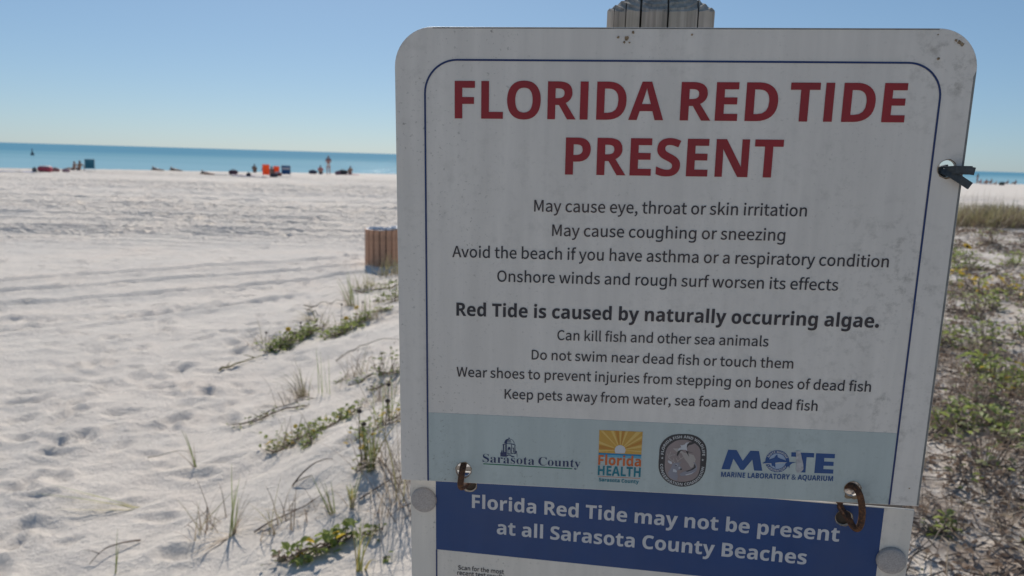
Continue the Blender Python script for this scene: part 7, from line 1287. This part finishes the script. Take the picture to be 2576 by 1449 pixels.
def grass_tuft(label, x, y, spec, seed, group='grass tufts on the dune flank', name='grass_tuft'):
    """spec: list of (material, count, length, lean range, droop range, width, azimuth centre, azimuth spread)"""
    rg = random.Random(seed); z = ground_z(x, y)
    root = empty(name, (x, y, z)); tag(root, label, 'grass', group)
    for mat, cnt, L, lean, droop, wd, az, spr, rad in spec:
        mb = MB()
        for _ in range(cnt):
            a = az + rg.uniform(-spr, spr); r0 = rad * math.sqrt(rg.random()); b = rg.uniform(0, 6.28)
            bx, by = r0 * math.cos(b), r0 * math.sin(b)
            blade(mb, (bx, by, ground_z(x + bx, y + by) - z - .006), a, rg.uniform(*lean), L * rg.uniform(.6, 1.12), rg.uniform(*droop), wd * rg.uniform(.7, 1.2), rg, 7, rg.uniform(-.6, .6))
        mb.build({'blade_green': 'green_blades', 'blade_dry': 'dry_blades', 'blade_yellow': 'yellow_blades', 'blade_olive': 'olive_blades', 'blade_brown': 'brown_blades'}[mat], MATS[mat], root)
    return root
PI = math.pi
def std(green, dry, L, wd=.006, az=PI, spr=PI, rad=.02, lean=(.05, .55), droop=(.1, .9), gm='blade_green'):
    s = []
    if green: s.append((gm, green, L, lean, droop, wd, az, spr, rad))
    if dry: s.append(('blade_dry', dry, L * .9, (lean[0] + .3, lean[1] + .6), (droop[0] + .3, droop[1] + .8), wd * .7, az, spr, rad * 1.6))
    return s
grass_tuft('tall green grass tuft on the dune flank near the bin', -2.29, 10.36, std(9, 14, .50, .020, PI, .9, .05, (.0, .5), (.1, .5)) + [('blade_dry', 2, 1.25, (1.0, 1.1), (.3, .5), .03, .15, .1, .02)], 1)
grass_tuft('thin upright green blades behind the right-hand yellow flowers', -1.85, 9.28, std(6, 3, .32, .012, PI / 2, PI, .04, (.0, .25), (.0, .3)), 2)
grass_tuft('low spreading tuft of drying grass above the left flower vine', -2.54, 9.29, std(16, 26, .32, .010, 2.9, 1.2, .07, (.5, 1.2), (.1, .6), 'blade_olive'), 3)
grass_tuft('curling dry and green tuft swept to the left, mid slope', -1.77, 6.11, std(14, 30, .42, .008, 2.8, .9, .04, (.3, 1.1), (.4, 1.4), 'blade_olive'), 4)
grass_tuft('sparse tall wispy stems above the curling tuft', -1.59, 6.04, std(7, 4, .42, .006, PI / 2, PI, .12, (.0, .22), (.0, .25)), 5)
grass_tuft('yellowing upright grass tuft casting thin shadows, near the sign', -.78, 3.51, std(7, 6, .20, .011, PI / 2, PI, .012, (.0, .35), (.0, .5)) + [('blade_yellow', 3, .17, (.0, .3), (.2, .6), .012, PI, PI, .012)], 6)
grass_tuft('small green tuft leaning left on bare sand near the sign', -.87, 3.48, std(6, 6, .21, .009, 2.7, .7, .012, (.25, .8), (.0, .7)), 7)
grass_tuft('stiff upright green tuft with brown base in the left foreground', -1.44, 3.60, std(7, 12, .36, .010, .6, 1.3, .015, (.0, .22), (.0, .2)) + [('blade_dry', 7, .30, (1.2, 1.5), (.0, .3), .009, 3.9, .8, .02)], 8)
grass_tuft('single pale grass blade rising from the bottom edge at left', -1.96, 3.41, std(2, 0, .27, .011, .3, .6, .006, (.02, .16), (.0, .12)), 9)
grass_tuft('tiny two-bladed tuft alone on the sand left of the slope', -2.11, 4.73, std(2, 5, .26, .009, 2.6, .8, .01, (.15, .5), (.1, .4)), 10)
grass_tuft('fallen long grass stems lying flat in the left foreground', -2.23, 4.19, [('blade_yellow', 4, .62, (1.25, 1.4), (-.1, .28), .010, 3.35, .4, .02), ('blade_green', 2, .55, (1.25, 1.35), (.0, .25), .011, 3.3, .3, .02)], 11)
grass_tuft('yellow arching blades at the bottom edge beside the lower sign', -.62, 2.95, [('blade_yellow', 5, .34, (.2, .9), (.5, 1.2), .010, 1.0, 2.4, .02), ('blade_green', 4, .3, (.0, .3), (.0, .6), .009, 2, 2.5, .015)], 12)
grass_tuft('tangle of thin dry stems beside the left edge of the signs', -.50, 3.45, [('blade_dry', 46, .50, (.2, 1.2), (.3, 2.2), .0045, PI, PI, .20), ('blade_brown', 34, .55, (.2, 1.3), (.2, 1.8), .0045, PI, PI, .2), ('blade_olive', 8, .45, (.0, .6), (.0, .8), .008, PI, PI, .1)], 13)
grass_tuft('dense olive grass clump in front of the bin', -2.15, 13.1, std(70, 70, .42, .012, PI / 2, PI, .22, (.0, .7), (.1, .9), 'blade_olive'), 14)
grass_tuft('brown and olive grass clump just before the bin clump', -2.35, 11.9, std(34, 60, .32, .010, PI / 2, PI, .2, (.1, .9), (.2, 1.0), 'blade_olive'), 15)
grass_tuft('small brown grass remnant at the right end of the bin clump', -1.75, 12.6, std(20, 50, .34, .010, PI / 2, PI, .2, (.1, .9), (.2, 1.0), 'blade_olive'), 16)
grass_tuft('thin green blades against the sign edge halfway up the slope', -.80, 4.55, std(9, 16, .34, .008, PI / 2, PI, .06, (.0, .6), (.1, .8)), 17)
grass_tuft('brown stalks and blades leaning left beneath the tall grass', -2.1, 10.1, std(2, 30, .36, .010, 2.7, 1.3, .12, (.6, 1.2), (.1, .5)), 18)

for i_, (lab_, x_, y_, n_, L_) in enumerate([
        ('wispy dry grass strands at the left end of the flower vine', -2.75, 8.0, 22, .34),
        ('wispy dry grass strands between the two flower vines', -2.2, 8.75, 26, .36),
        ('brown grass strands at the right end of the two-flower vine', -1.75, 9.2, 26, .34),
        ('scrappy brown strands right of the wispy stems', -1.35, 6.35, 26, .36),
        ('scrappy strands below the sign-edge leafy plant', -.95, 5.4, 30, .32),
        ('thin dry strands around the leafy patch on mid slope', -1.5, 4.85, 20, .28),
        ('fine dry strands left of the stiff upright tuft', -1.62, 3.72, 14, .26),
        ('fine dry strands between stiff tuft and leaning tuft', -1.12, 3.55, 20, .26)]):
    grass_tuft(lab_, x_, y_, [('blade_brown', n_, L_, (.3, 1.3), (.2, 2.0), .0040 + .0007 * y_ ** .5, PI, PI, .16), ('blade_dry', n_ // 2, L_, (.3, 1.2), (.2, 1.6), .004 + .0007 * y_ ** .5, PI, PI, .16), ('blade_olive', max(6, n_ // 4), L_, (.1, .8), (.2, 1.2), .005, PI, PI, .12)], 830 + i_)

def leafy_plant(label, x, y, spec, seed, group='leafy dune plants', name='leafy_plant', cat='plant'):
    """spec dict: path [(dx, dy)...] the stems creep along, n leaves, size, height, mats with weights, flowers [(dx, dy, h)], heads"""
    rg = random.Random(seed); z = ground_z(x, y)
    root = empty(name, (x, y, z)); tag(root, label, cat, group)
    path = [Vector((a, b, 0)) for a, b in spec['path']]
    H = spec.get('h', .08); sp = spec.get('spread', .08); S = spec['size']
    def gz(px, py): return ground_z(x + px, y + py) - z
    # creeping stems
    st = MB()
    pts = spline_pts(path, 5) if len(path) > 2 else [path[0].lerp(path[-1], t / 6) for t in range(7)]
    for k in range(spec.get('stems', 3)):
        off = Vector((rg.uniform(-sp, sp), rg.uniform(-sp, sp), 0)) * .6
        st.tube([(p.x + off.x, p.y + off.y, gz(p.x + off.x, p.y + off.y) + .008 + .02 * rg.random()) for p in pts], .0035 * S / .04, 5)
    leaves = {}
    n = spec['n']
    for i in range(n):
        t = rg.random(); f = t * (len(pts) - 1); a = int(min(f, len(pts) - 2)); c = pts[a].lerp(pts[a + 1], f - a)
        bx = c.x + rg.gauss(0, sp * .55); by = c.y + rg.gauss(0, sp * .55)
        hh = H * (rg.random() ** 1.2)
        bz = gz(bx, by) + hh
        az = rg.uniform(0, 2 * PI); el = rg.uniform(-.25, .75)
        d = Vector((math.cos(az) * math.cos(el), math.sin(az) * math.cos(el), math.sin(el)))
        r = rg.random(); acc = 0
        for mname, w in spec['mats']:
            acc += w
            if r <= acc: break
        L = S * rg.uniform(.55, 1.2)
        leaf(leaves.setdefault(mname, MB()), (bx, by, bz), d, Vector((rg.uniform(-.4, .4), rg.uniform(-.4, .4), 1)), L, L * rg.uniform(.55, .8))
        if rg.random() < .45 and hh > .02:
            st.tube([(c.x + (bx - c.x) * .4, c.y + (by - c.y) * .4, gz(c.x, c.y)), (bx, by, bz)], .0016 * S / .04, 4)
    st.build('stems', MATS[spec.get('stem_mat', 'twig')], root, True)
    for mname, mb in leaves.items():
        mb.build({'leaf_green': 'green_leaves', 'leaf_dull': 'dull_leaves', 'leaf_yellow': 'yellow_leaves', 'leaf_dead': 'dead_leaves'}[mname], MATS[mname], root)
    for fx, fy, fh in spec.get('flowers', []):
        b0 = Vector((fx, fy, gz(fx, fy))); tp = b0 + Vector((rg.uniform(-.02, .02), 0, fh))
        stem = MB().tube([b0, (b0 + tp) / 2 + Vector((.006, 0, 0)), tp], .003, 5).build('flower_stem', MATS['blade_olive'], root, True)
        pm = MB(); R0 = spec.get('fsize', .035)
        tilt = Vector((rg.uniform(-.4, .4), -.6, .8)).normalized(); ax = tilt.orthogonal().normalized(); bx_ = tilt.cross(ax)
        for q in range(11):
            a = 2 * PI * q / 11; d = (ax * math.cos(a) + bx_ * math.sin(a)); leaf(pm, tp + d * R0 * .25, d + tilt * .25, tilt, R0, R0 * .5, .1)
        pm.build('petals', MATS['petal'], stem)
        hm = MB(); prof = [(0.0, R0 * .28), (.3, .24), (.42, .05)]
        c_ = [tp + tilt * R0 * .3]; v_ = [tp + tilt * R0 * .32]
        for rr, hh in ((.3, .26), (.42, .05)):
            for q in range(8):
                a = 2 * PI * q / 8; v_.append(tp + (ax * math.cos(a) + bx_ * math.sin(a)) * R0 * rr + tilt * R0 * hh)
        hm.add(v_, [(0, 1 + q, 1 + (q + 1) % 8) for q in range(8)] + [(1 + q, 9 + q, 9 + (q + 1) % 8, 1 + (q + 1) % 8) for q in range(8)])
        hm.build('flower_disc', MATS['seed_head'], stem)
    for fx, fy, fh in spec.get('heads', []):
        b0 = Vector((fx, fy, gz(fx, fy))); tp = b0 + Vector((rg.uniform(-.02, .02), 0, fh))
        stem = MB().tube([b0, (b0 + tp) / 2 + Vector((-.008, 0, 0)), tp], .0028, 5).build('dry_stem', MATS['twig'], root, True)
        MB().tube([tp - Vector((0, 0, .012)), tp - Vector((0, 0, .006)), tp + Vector((0, 0, .004)), tp + Vector((0, 0, .012))], [.004, .014, .015, .005], 8).build('seed_head', MATS['seed_head'], stem, True)
    return root
GRN = [('leaf_green', .75), ('leaf_dull', .17), ('leaf_dead', .08)]
DUL = [('leaf_green', .3), ('leaf_dull', .45), ('leaf_dead', .25)]
DRY = [('leaf_green', .15), ('leaf_dull', .27), ('leaf_dead', .58)]
YEL = [('leaf_green', .62), ('leaf_dull', .18), ('leaf_yellow', .20)]
leafy_plant('green creeping vine with one yellow flower, left end of the slope', -2.46, 8.2, dict(path=[(-.12, -.5), (-.05, -.15), (.04, .2), (.12, .55)], n=330, size=.058, h=.12, spread=.12, mats=GRN, flowers=[(-.02, -.22, .22)], fsize=.030, heads=[(-.2, -.4, .20), (.05, .1, .2)]), 21)
leafy_plant('green creeping vine with two yellow flowers nearer the sign', -1.96, 8.7, dict(path=[(-.14, -.5), (-.03, -.2), (.04, .15), (.14, .5)], n=280, size=.054, h=.11, spread=.11, mats=GRN, flowers=[(.03, .25, .20), (-.02, -.1, .16)], fsize=.030, heads=[(-.08, 0, .3), (.1, .3, .26)]), 22)
leafy_plant('green leafy patch with a yellow spot on mid slope', -1.33, 4.98, dict(path=[(-.30, -.16), (-.12, -.02), (.06, .08), (.20, .22)], n=240, size=.040, h=.10, spread=.085, mats=[('leaf_green', .78), ('leaf_dull', .15), ('leaf_yellow', .07)]), 23)
leafy_plant('small green runner hanging below the leafy patch', -1.32, 4.70, dict(path=[(.0, .1), (-.02, 0), (.0, -.1)], n=70, size=.036, h=.07, spread=.05, mats=GRN), 24)
leafy_plant('broad-leaved green plant with one yellow leaf at the bottom edge', -.84, 3.18, dict(path=[(-.14, -.05), (-.02, 0), (.12, .05)], n=70, size=.058, h=.08, spread=.05, mats=[('leaf_green', .93), ('leaf_yellow', .04), ('leaf_dull', .03)]), 25)
leafy_plant('dark withered plant left of the broad-leaved one at the bottom', -1.0, 3.13, dict(path=[(-.06, .02), (.02, 0), (.09, -.03)], n=34, size=.034, h=.06, spread=.05, mats=DUL), 26)
leafy_plant('tiny bright green sprout in the thin shadows near the lower sign', -.63, 3.22, dict(path=[(-.05, 0), (.05, 0)], n=20, size=.034, h=.05, spread=.03, mats=GRN), 27)
leafy_plant('single seedling low beside the lower sign', -.52, 3.02, dict(path=[(-.01, 0), (.01, 0)], n=6, size=.03, h=.03, spread=.012, mats=GRN, stems=1), 28)
leafy_plant('leafy green plant half hidden by the sign edge, upper slope', -1.0, 6.0, dict(path=[(-.12, .12), (0, 0), (.14, -.08)], n=90, size=.045, h=.20, spread=.12, mats=DUL), 29)
leafy_plant('small green sprigs on pale sand, right of a pair', -1.27, 6.05, dict(path=[(-.1, 0), (.1, .02)], n=26, size=.035, h=.07, spread=.04, mats=GRN), 30)
leafy_plant('small green sprigs on pale sand, left of a pair', -1.52, 6.3, dict(path=[(-.02, 0), (.03, .02)], n=14, size=.035, h=.08, spread=.03, mats=GRN), 31)
leafy_plant('tall flower stalk plant with brown seed heads beside the sign', -.78, 3.86, dict(path=[(-.03, 0), (0, .02), (.04, 0)], n=70, size=.034, h=.24, spread=.05, mats=YEL, heads=[(-.02, .0, .34), (.10, .05, .33), (.0, .02, .25)]), 32)
grass_tuft('broad yellow-green blades around the tall flower stalk', -.74, 3.80, [('blade_green', 8, .36, (.0, .35), (.0, .7), .013, 1.2, 2.4, .02), ('blade_yellow', 4, .30, (.0, .4), (.1, .8), .013, 2.5, 2.0, .02), ('blade_brown', 26, .42, (.2, 1.2), (.3, 2.0), .004, PI, PI, .10)], 19)
grass_tuft('loose curls of dry grass around the curling tuft on mid slope', -1.85, 6.0, [('blade_brown', 22, .42, (.3, 1.0), (.9, 2.4), .004, 2.8, 1.3, .15)], 20)
leafy_plant('yellow-green leafy plant touching the left sign edge', -.80, 4.42, dict(path=[(-.16, -.05), (0, 0), (.14, .05)], n=80, size=.036, h=.14, spread=.08, mats=YEL, heads=[(.05, .05, .25)]), 33)
leafy_plant('dull low plant with dry runners at the far left of the slope', -2.08, 5.52, dict(path=[(-.10, -.02), (.08, .03), (.25, .12), (.45, .2)], n=60, size=.032, h=.06, spread=.05, mats=DUL), 34)
leafy_plant('little green plant under dry leaves by the upper sign edge', -1.05, 5.75, dict(path=[(-.08, 0), (.08, .02)], n=30, size=.035, h=.06, spread=.04, mats=DUL), 35)
leafy_plant('green leaf bits beside the sign, far up the slope', -1.80, 10.5, dict(path=[(-.2, 0), (.0, .05), (.2, .0)], n=60, size=.055, h=.14, spread=.12, mats=GRN), 36)
leafy_plant('flat green rosette beside the sign below the far leaf bits', -1.70, 9.45, dict(path=[(-.12, 0), (.12, .03)], n=36, size=.055, h=.06, spread=.07, mats=GRN), 37)
leafy_plant('dark twiggy plant at the sign edge near the far leaf bits', -1.62, 10.1, dict(path=[(-.12, 0), (.12, .03)], n=60, size=.045, h=.3, spread=.10, mats=DUL), 38)
leafy_plant('green leaves among brown grass before the bin', -2.1, 11.6, dict(path=[(-.3, -.2), (0, 0), (.3, .2)], n=90, size=.055, h=.12, spread=.14, mats=DUL), 39)

# dry stems lying on the sand --------------------------------------------------
def dry_stem(label, pts, r=.005, mat='twig', side=2, seed=0):
    rg = random.Random(seed); x0, y0 = pts[0]; z0 = ground_z(x0, y0)
    root = empty('dry_stem', (x0, y0, z0)); tag(root, label, 'dry stem', 'dry stems lying on the sand')
    P = spline_pts([(p[0] - x0, p[1] - y0, 0) for p in pts], 5)
    n = len(P); arch = rg.uniform(.0, .05)
    P = [Vector((p.x, p.y, ground_z(x0 + p.x, y0 + p.y) - z0 + r * 1.2 + arch * math.sin(PI * i / n) + .004)) for i, p in enumerate(P)]
    MB().tube(P, [r * (1 - .75 * i / n) for i in range(n)], 6).build('main_stem', MATS[mat], root, True)
    for k in range(side):
        p = P[rg.randrange(1, n - 1)]; a = rg.uniform(0, 2 * PI); L = rg.uniform(.08, .22)
        q = [p, p + Vector((math.cos(a), math.sin(a), .25)) * L * .5, p + Vector((math.cos(a), math.sin(a), .15)) * L]
        MB().tube(q, [r * .55, r * .4, r * .15], 5).build('side_shoot', MATS[mat], root, True)
dry_stem('long fallen olive stalk at the left foot of the slope', [(-2.83, 6.95), (-2.72, 7.2), (-2.6, 7.5)], .013, 'blade_olive', 3, 1)
dry_stem('thin curved twig on the sand left of the small leaning tuft', [(-1.22, 3.95), (-1.12, 4.03), (-1.02, 4.1)], .006, 'twig', 1, 2)
dry_stem('bent twig lying between the stiff tuft and the sign', [(-1.30, 3.55), (-1.18, 3.62), (-1.05, 3.66), (-.98, 3.7)], .005, 'twig', 3, 3)
dry_stem('arched pale stem ending at the sign on the upper slope', [(-1.75, 7.2), (-1.6, 7.6), (-1.3, 7.7), (-1.1, 7.6)], .006, 'twig', 1, 4)
dry_stem('twig pointing left from the tall grass near the bin', [(-2.9, 10.1), (-2.65, 10.35), (-2.4, 10.7)], .008, 'twig', 2, 5)
dry_stem('dead runner at the left of the drying tuft', [(-2.75, 9.75), (-2.6, 9.6), (-2.5, 9.45)], .008, 'twig', 2, 6)
dry_stem('brown runner below the curling tuft', [(-2.05, 5.6), (-1.9, 5.75), (-1.75, 5.85), (-1.6, 5.9)], .006, 'twig', 4, 7)
dry_stem('dark twig pair beside the tangle at the sign', [(-.75, 3.55), (-.6, 3.62), (-.42, 3.6)], .005, 'twig', 4, 8)
dry_stem('long twig sloping through the tangle to the lower sign', [(-.72, 3.9), (-.6, 3.65), (-.48, 3.35), (-.40, 3.15)], .006, 'twig', 4, 9)
dry_stem('withered stalk lying at the left bottom edge', [(-2.0, 3.75), (-2.1, 3.62), (-2.14, 3.5)], .005, 'twig', 1, 10)
dry_stem('curved twig in the open sand left of the stiff tuft', [(-1.75, 4.05), (-1.72, 3.95), (-1.78, 3.8)], .004, 'twig', 1, 11)
dry_stem('short stem on bare sand above the fallen grass', [(-2.55, 4.95), (-2.35, 4.98), (-2.2, 5.0)], .004, 'twig_pale', 0, 12)

# ------------------------------------------------------------------ dry litter and low scrub on the dune to the right
def litter():
    rg = random.Random(77)
    tw, pa, de, gr, br = MB(), MB(), MB(), MB(), MB()
    def spot():
        while True:
            y = 2.1 + 21 * rg.random() ** 1.9; x = rg.uniform(.15, .78 * y + 1.0)
            if x < -.2 + rg.random() * 1.2: continue
            if y < 3.5 and rg.random() < .5: continue
            # drifts: thick in places, bare in others
            if float(vnoise(np.array(x * .8), np.array(y * .8), 61)) + .5 * float(vnoise(np.array(x * 2.1), np.array(y * 2.1), 62)) + rg.uniform(-.15, .15) > .0: return x, y
    def gpos(x, y): return Vector((x, y, ground_z(x, y)))
    for k in range(19000):
        x, y = spot(); s = .55 + .075 * y
        p = gpos(x, y); a = rg.uniform(0, 2 * PI); r = rg.random()
        if r < .50:      # twigs and straw
            L = rg.uniform(.06, .26) * s; el = abs(rg.gauss(0, .25)); d = Vector((math.cos(a) * math.cos(el), math.sin(a) * math.cos(el), math.sin(el)))
            sd = Vector((-math.sin(a), math.cos(a), 0)); w = rg.uniform(.0018, .0045) * s
            p = p + Vector((0, 0, rg.uniform(.0, .035))); q = p + d * L * .5 + sd * rg.uniform(-.1, .1) * L; e = p + d * L + Vector((0, 0, -.02 * L))
            up = Vector((0, 0, 1))
            v_ = [p + sd * w, p - sd * w, p + up * w * 1.6, q + sd * w, q - sd * w, q + up * w * 1.6, e + sd * w * .5, e - sd * w * .5, e + up * w * .6]
            (tw if rg.random() < .74 else pa).add(v_, [(0, 2, 5, 3), (2, 1, 4, 5), (1, 0, 3, 4), (3, 5, 8, 6), (5, 4, 7, 8), (4, 3, 6, 7)])
        elif r < .985:    # curled dead leaves
            d = Vector((math.cos(a), math.sin(a), rg.uniform(-.1, .5))); leaf(de if rg.random() < .86 else pa, p + Vector((0, 0, rg.uniform(0, .04))), d, Vector((rg.uniform(-.8, .8), rg.uniform(-.8, .8), 1)), rg.uniform(.025, .075) * s, rg.uniform(.015, .045) * s, .4)
        else:
            d = Vector((math.cos(a), math.sin(a), rg.uniform(.0, .8))); leaf(gr, p + Vector((0, 0, rg.uniform(0, .05))), d, Vector((rg.uniform(-.5, .5), rg.uniform(-.5, .5), 1)), rg.uniform(.02, .04) * s, rg.uniform(.012, .025) * s, .3)
    # low mounds of tangled dead stems
    for k in range(300):
        x, y = spot(); s = .5 + .06 * y; c = gpos(x, y); rad = rg.uniform(.08, .2) * s
        for q in range(46):
            a = rg.uniform(0, 2 * PI); rr = rad * math.sqrt(rg.random()); px_, py_ = x + rr * math.cos(a), y + rr * math.sin(a)
            p = Vector((px_, py_, ground_z(px_, py_) - .004))
            blade(br if rg.random() < .75 else pa, p, rg.uniform(0, 2 * PI), rg.uniform(.2, 1.35), rg.uniform(.10, .26) * s, rg.uniform(0, 1.3), rg.uniform(.003, .007) * s, rg, 4)
    # upright dead stalks
    for k in range(700):
        x, y = spot(); s = .5 + .06 * y; p = gpos(x, y); mb = tw if rg.random() < .6 else pa
        blade(mb, p, rg.uniform(0, 2 * PI), rg.uniform(.0, .9), rg.uniform(.12, .4) * s, rg.uniform(0, .9), rg.uniform(.004, .007) * s, rg, 5)
    root = empty('dune_litter', (0, 0, 0)); tag(root, 'brown drift of dead twigs and curled leaves covering the dune', 'litter', None, 'stuff')
    for nm, mb, mt in (('dark_twigs', tw, 'twig'), ('pale_straw', pa, 'blade_dry'), ('dead_leaves', de, 'leaf_dead'), ('green_bits', gr, 'leaf_dull'), ('brown_stems', br, 'blade_brown')):
        o = mb.build(nm, MATS[mt], root); o['kind'] = 'stuff'
litter()

R_SPOTS = [  # x, y, kind, label
    (6.24, 10.15, 'Y', 'plant with bright yellow leaves beside the right sign edge'),
    (7.15, 11.7, 'F', 'plant with an orange flower above the yellow-leaved plant'),
    (6.66, 9.58, 'Y', 'yellow-leaved plant at the right edge of the picture'),
    (8.52, 12.5, 'G', 'green bush at the right edge below the dune crest'),
    (9.93, 15.4, 'D', 'dark low bush between white sand and the dune crest'),
    (8.3, 14.2, 'D', 'dull bush close to the sign below the dune crest'),
    (10.9, 15.2, 'D', 'dull bush near the right picture edge below the crest'),
    (4.49, 6.86, 'G', 'bright green patch halfway down right of the sign'),
    (5.2, 7.2, 'G', 'green patch at the picture edge halfway down'),
    (4.1, 6.9, 'G', 'green plant close to the right sign edge halfway down'),
    (3.78, 5.66, 'L', 'large lime green patch in the brown litter'),
    (3.95, 5.40, 'L', 'large green patch at the picture edge beside the lime one'),
    (2.91, 4.23, 'G', 'spreading green plant right of the blue-grey band level'),
    (2.66, 4.26, 'G', 'green plant touching the sign edge below the lime patch'),
    (3.15, 4.05, 'D', 'dull plant with a yellow leaf near the right edge low down'),
    (1.81, 2.84, 'S', 'small fresh green sprout on sand beside the lower sign'),
    (2.35, 3.45, 'D', 'brown and green wispy plant beside the sign corner'),
    (2.15, 2.72, 'S', 'green sprout at the lower right picture corner'),
    (5.6, 8.6, 'G', 'green plant below the yellow leaves near the sign'),
    (6.3, 8.5, 'G', 'green bush at the right picture edge below the yellow leaves'),
    (5.0, 8.1, 'D', 'dry grey-green plant beside the sign below the yellow leaves'),
    (3.3, 4.9, 'D', 'withered plant under the lime green patch'),
    (7.6, 13.0, 'G', 'low green plant beside the sign above the orange flower'),
]
for i, (x, y, k, lab) in enumerate(R_SPOTS):
    s = .75 + .045 * y
    sp = {'Y': dict(n=60, size=.075, h=.24, spread=.15, mats=[('leaf_green', .30), ('leaf_yellow', .62), ('leaf_dull', .08)]),
          'F': dict(n=120, size=.06, h=.24, spread=.22, mats=GRN, flowers=[(0, -.05, .38)], fsize=.07),
          'G': dict(n=105, size=.060, h=.18, spread=.15, mats=GRN),
          'L': dict(n=200, size=.060, h=.17, spread=.15, mats=[('leaf_green', .9), ('leaf_yellow', .05), ('leaf_dull', .05)]),
          'D': dict(n=130, size=.050, h=.24, spread=.18, mats=DRY),
          'S': dict(n=40, size=.045, h=.08, spread=.05, mats=GRN)}[k]
    sp = dict(sp); rg_ = random.Random(i); aa = rg_.uniform(-.9, .9) + 1.1; sp['path'] = [(-.26 * s * math.cos(aa), -.34 * s * math.sin(aa)), (.06 * s, .05 * s), (.26 * s * math.cos(aa), .34 * s * math.sin(aa))] if k != 'S' else [(-.06, 0), (.06, .02)]
    for q in ('size', 'h', 'spread'): sp[q] *= s
    leafy_plant(lab, x, y, sp, 300 + i, 'leafy plants in the dune litter')
# grass along the crest of the dune
CR = [('olive grass hummock on the dune crest nearest the sign', 13.2, 21.4), ('olive grass hummock in the middle of the dune crest', 14.6, 21.9), ('green grass hummock on the dune crest toward the right', 16.0, 22.2), ('green grass hummock on the dune crest at the picture edge', 17.3, 22.6),
      ('brown grass bank below the crest beside the sign', 12.3, 19.8), ('brown grass bank below the crest in the middle', 13.6, 20.2), ('brown grass bank below the crest at the right', 15.2, 20.4)]
for i, (lab, x, y) in enumerate(CR):
    gm = 'blade_olive' if i not in (2, 3) else 'blade_green'
    sp = [(gm, 480, .70, (.0, .8), (.1, .9), .022, PI, PI, .95), ('blade_brown', 340, .66, (.0, .9), (.1, 1.0), .020, PI, PI, 1.0), ('blade_dry', 70, .60, (.0, .9), (.1, 1.0), .016, PI, PI, 1.0)]
    if i in (0, 1): sp.append(('blade_dry', 40, 1.0, (.0, .3), (.1, .5), .014, PI, PI, .6))
    grass_tuft(lab, x, y, sp, 500 + i, 'grass along the dune crest', 'grass_hummock')
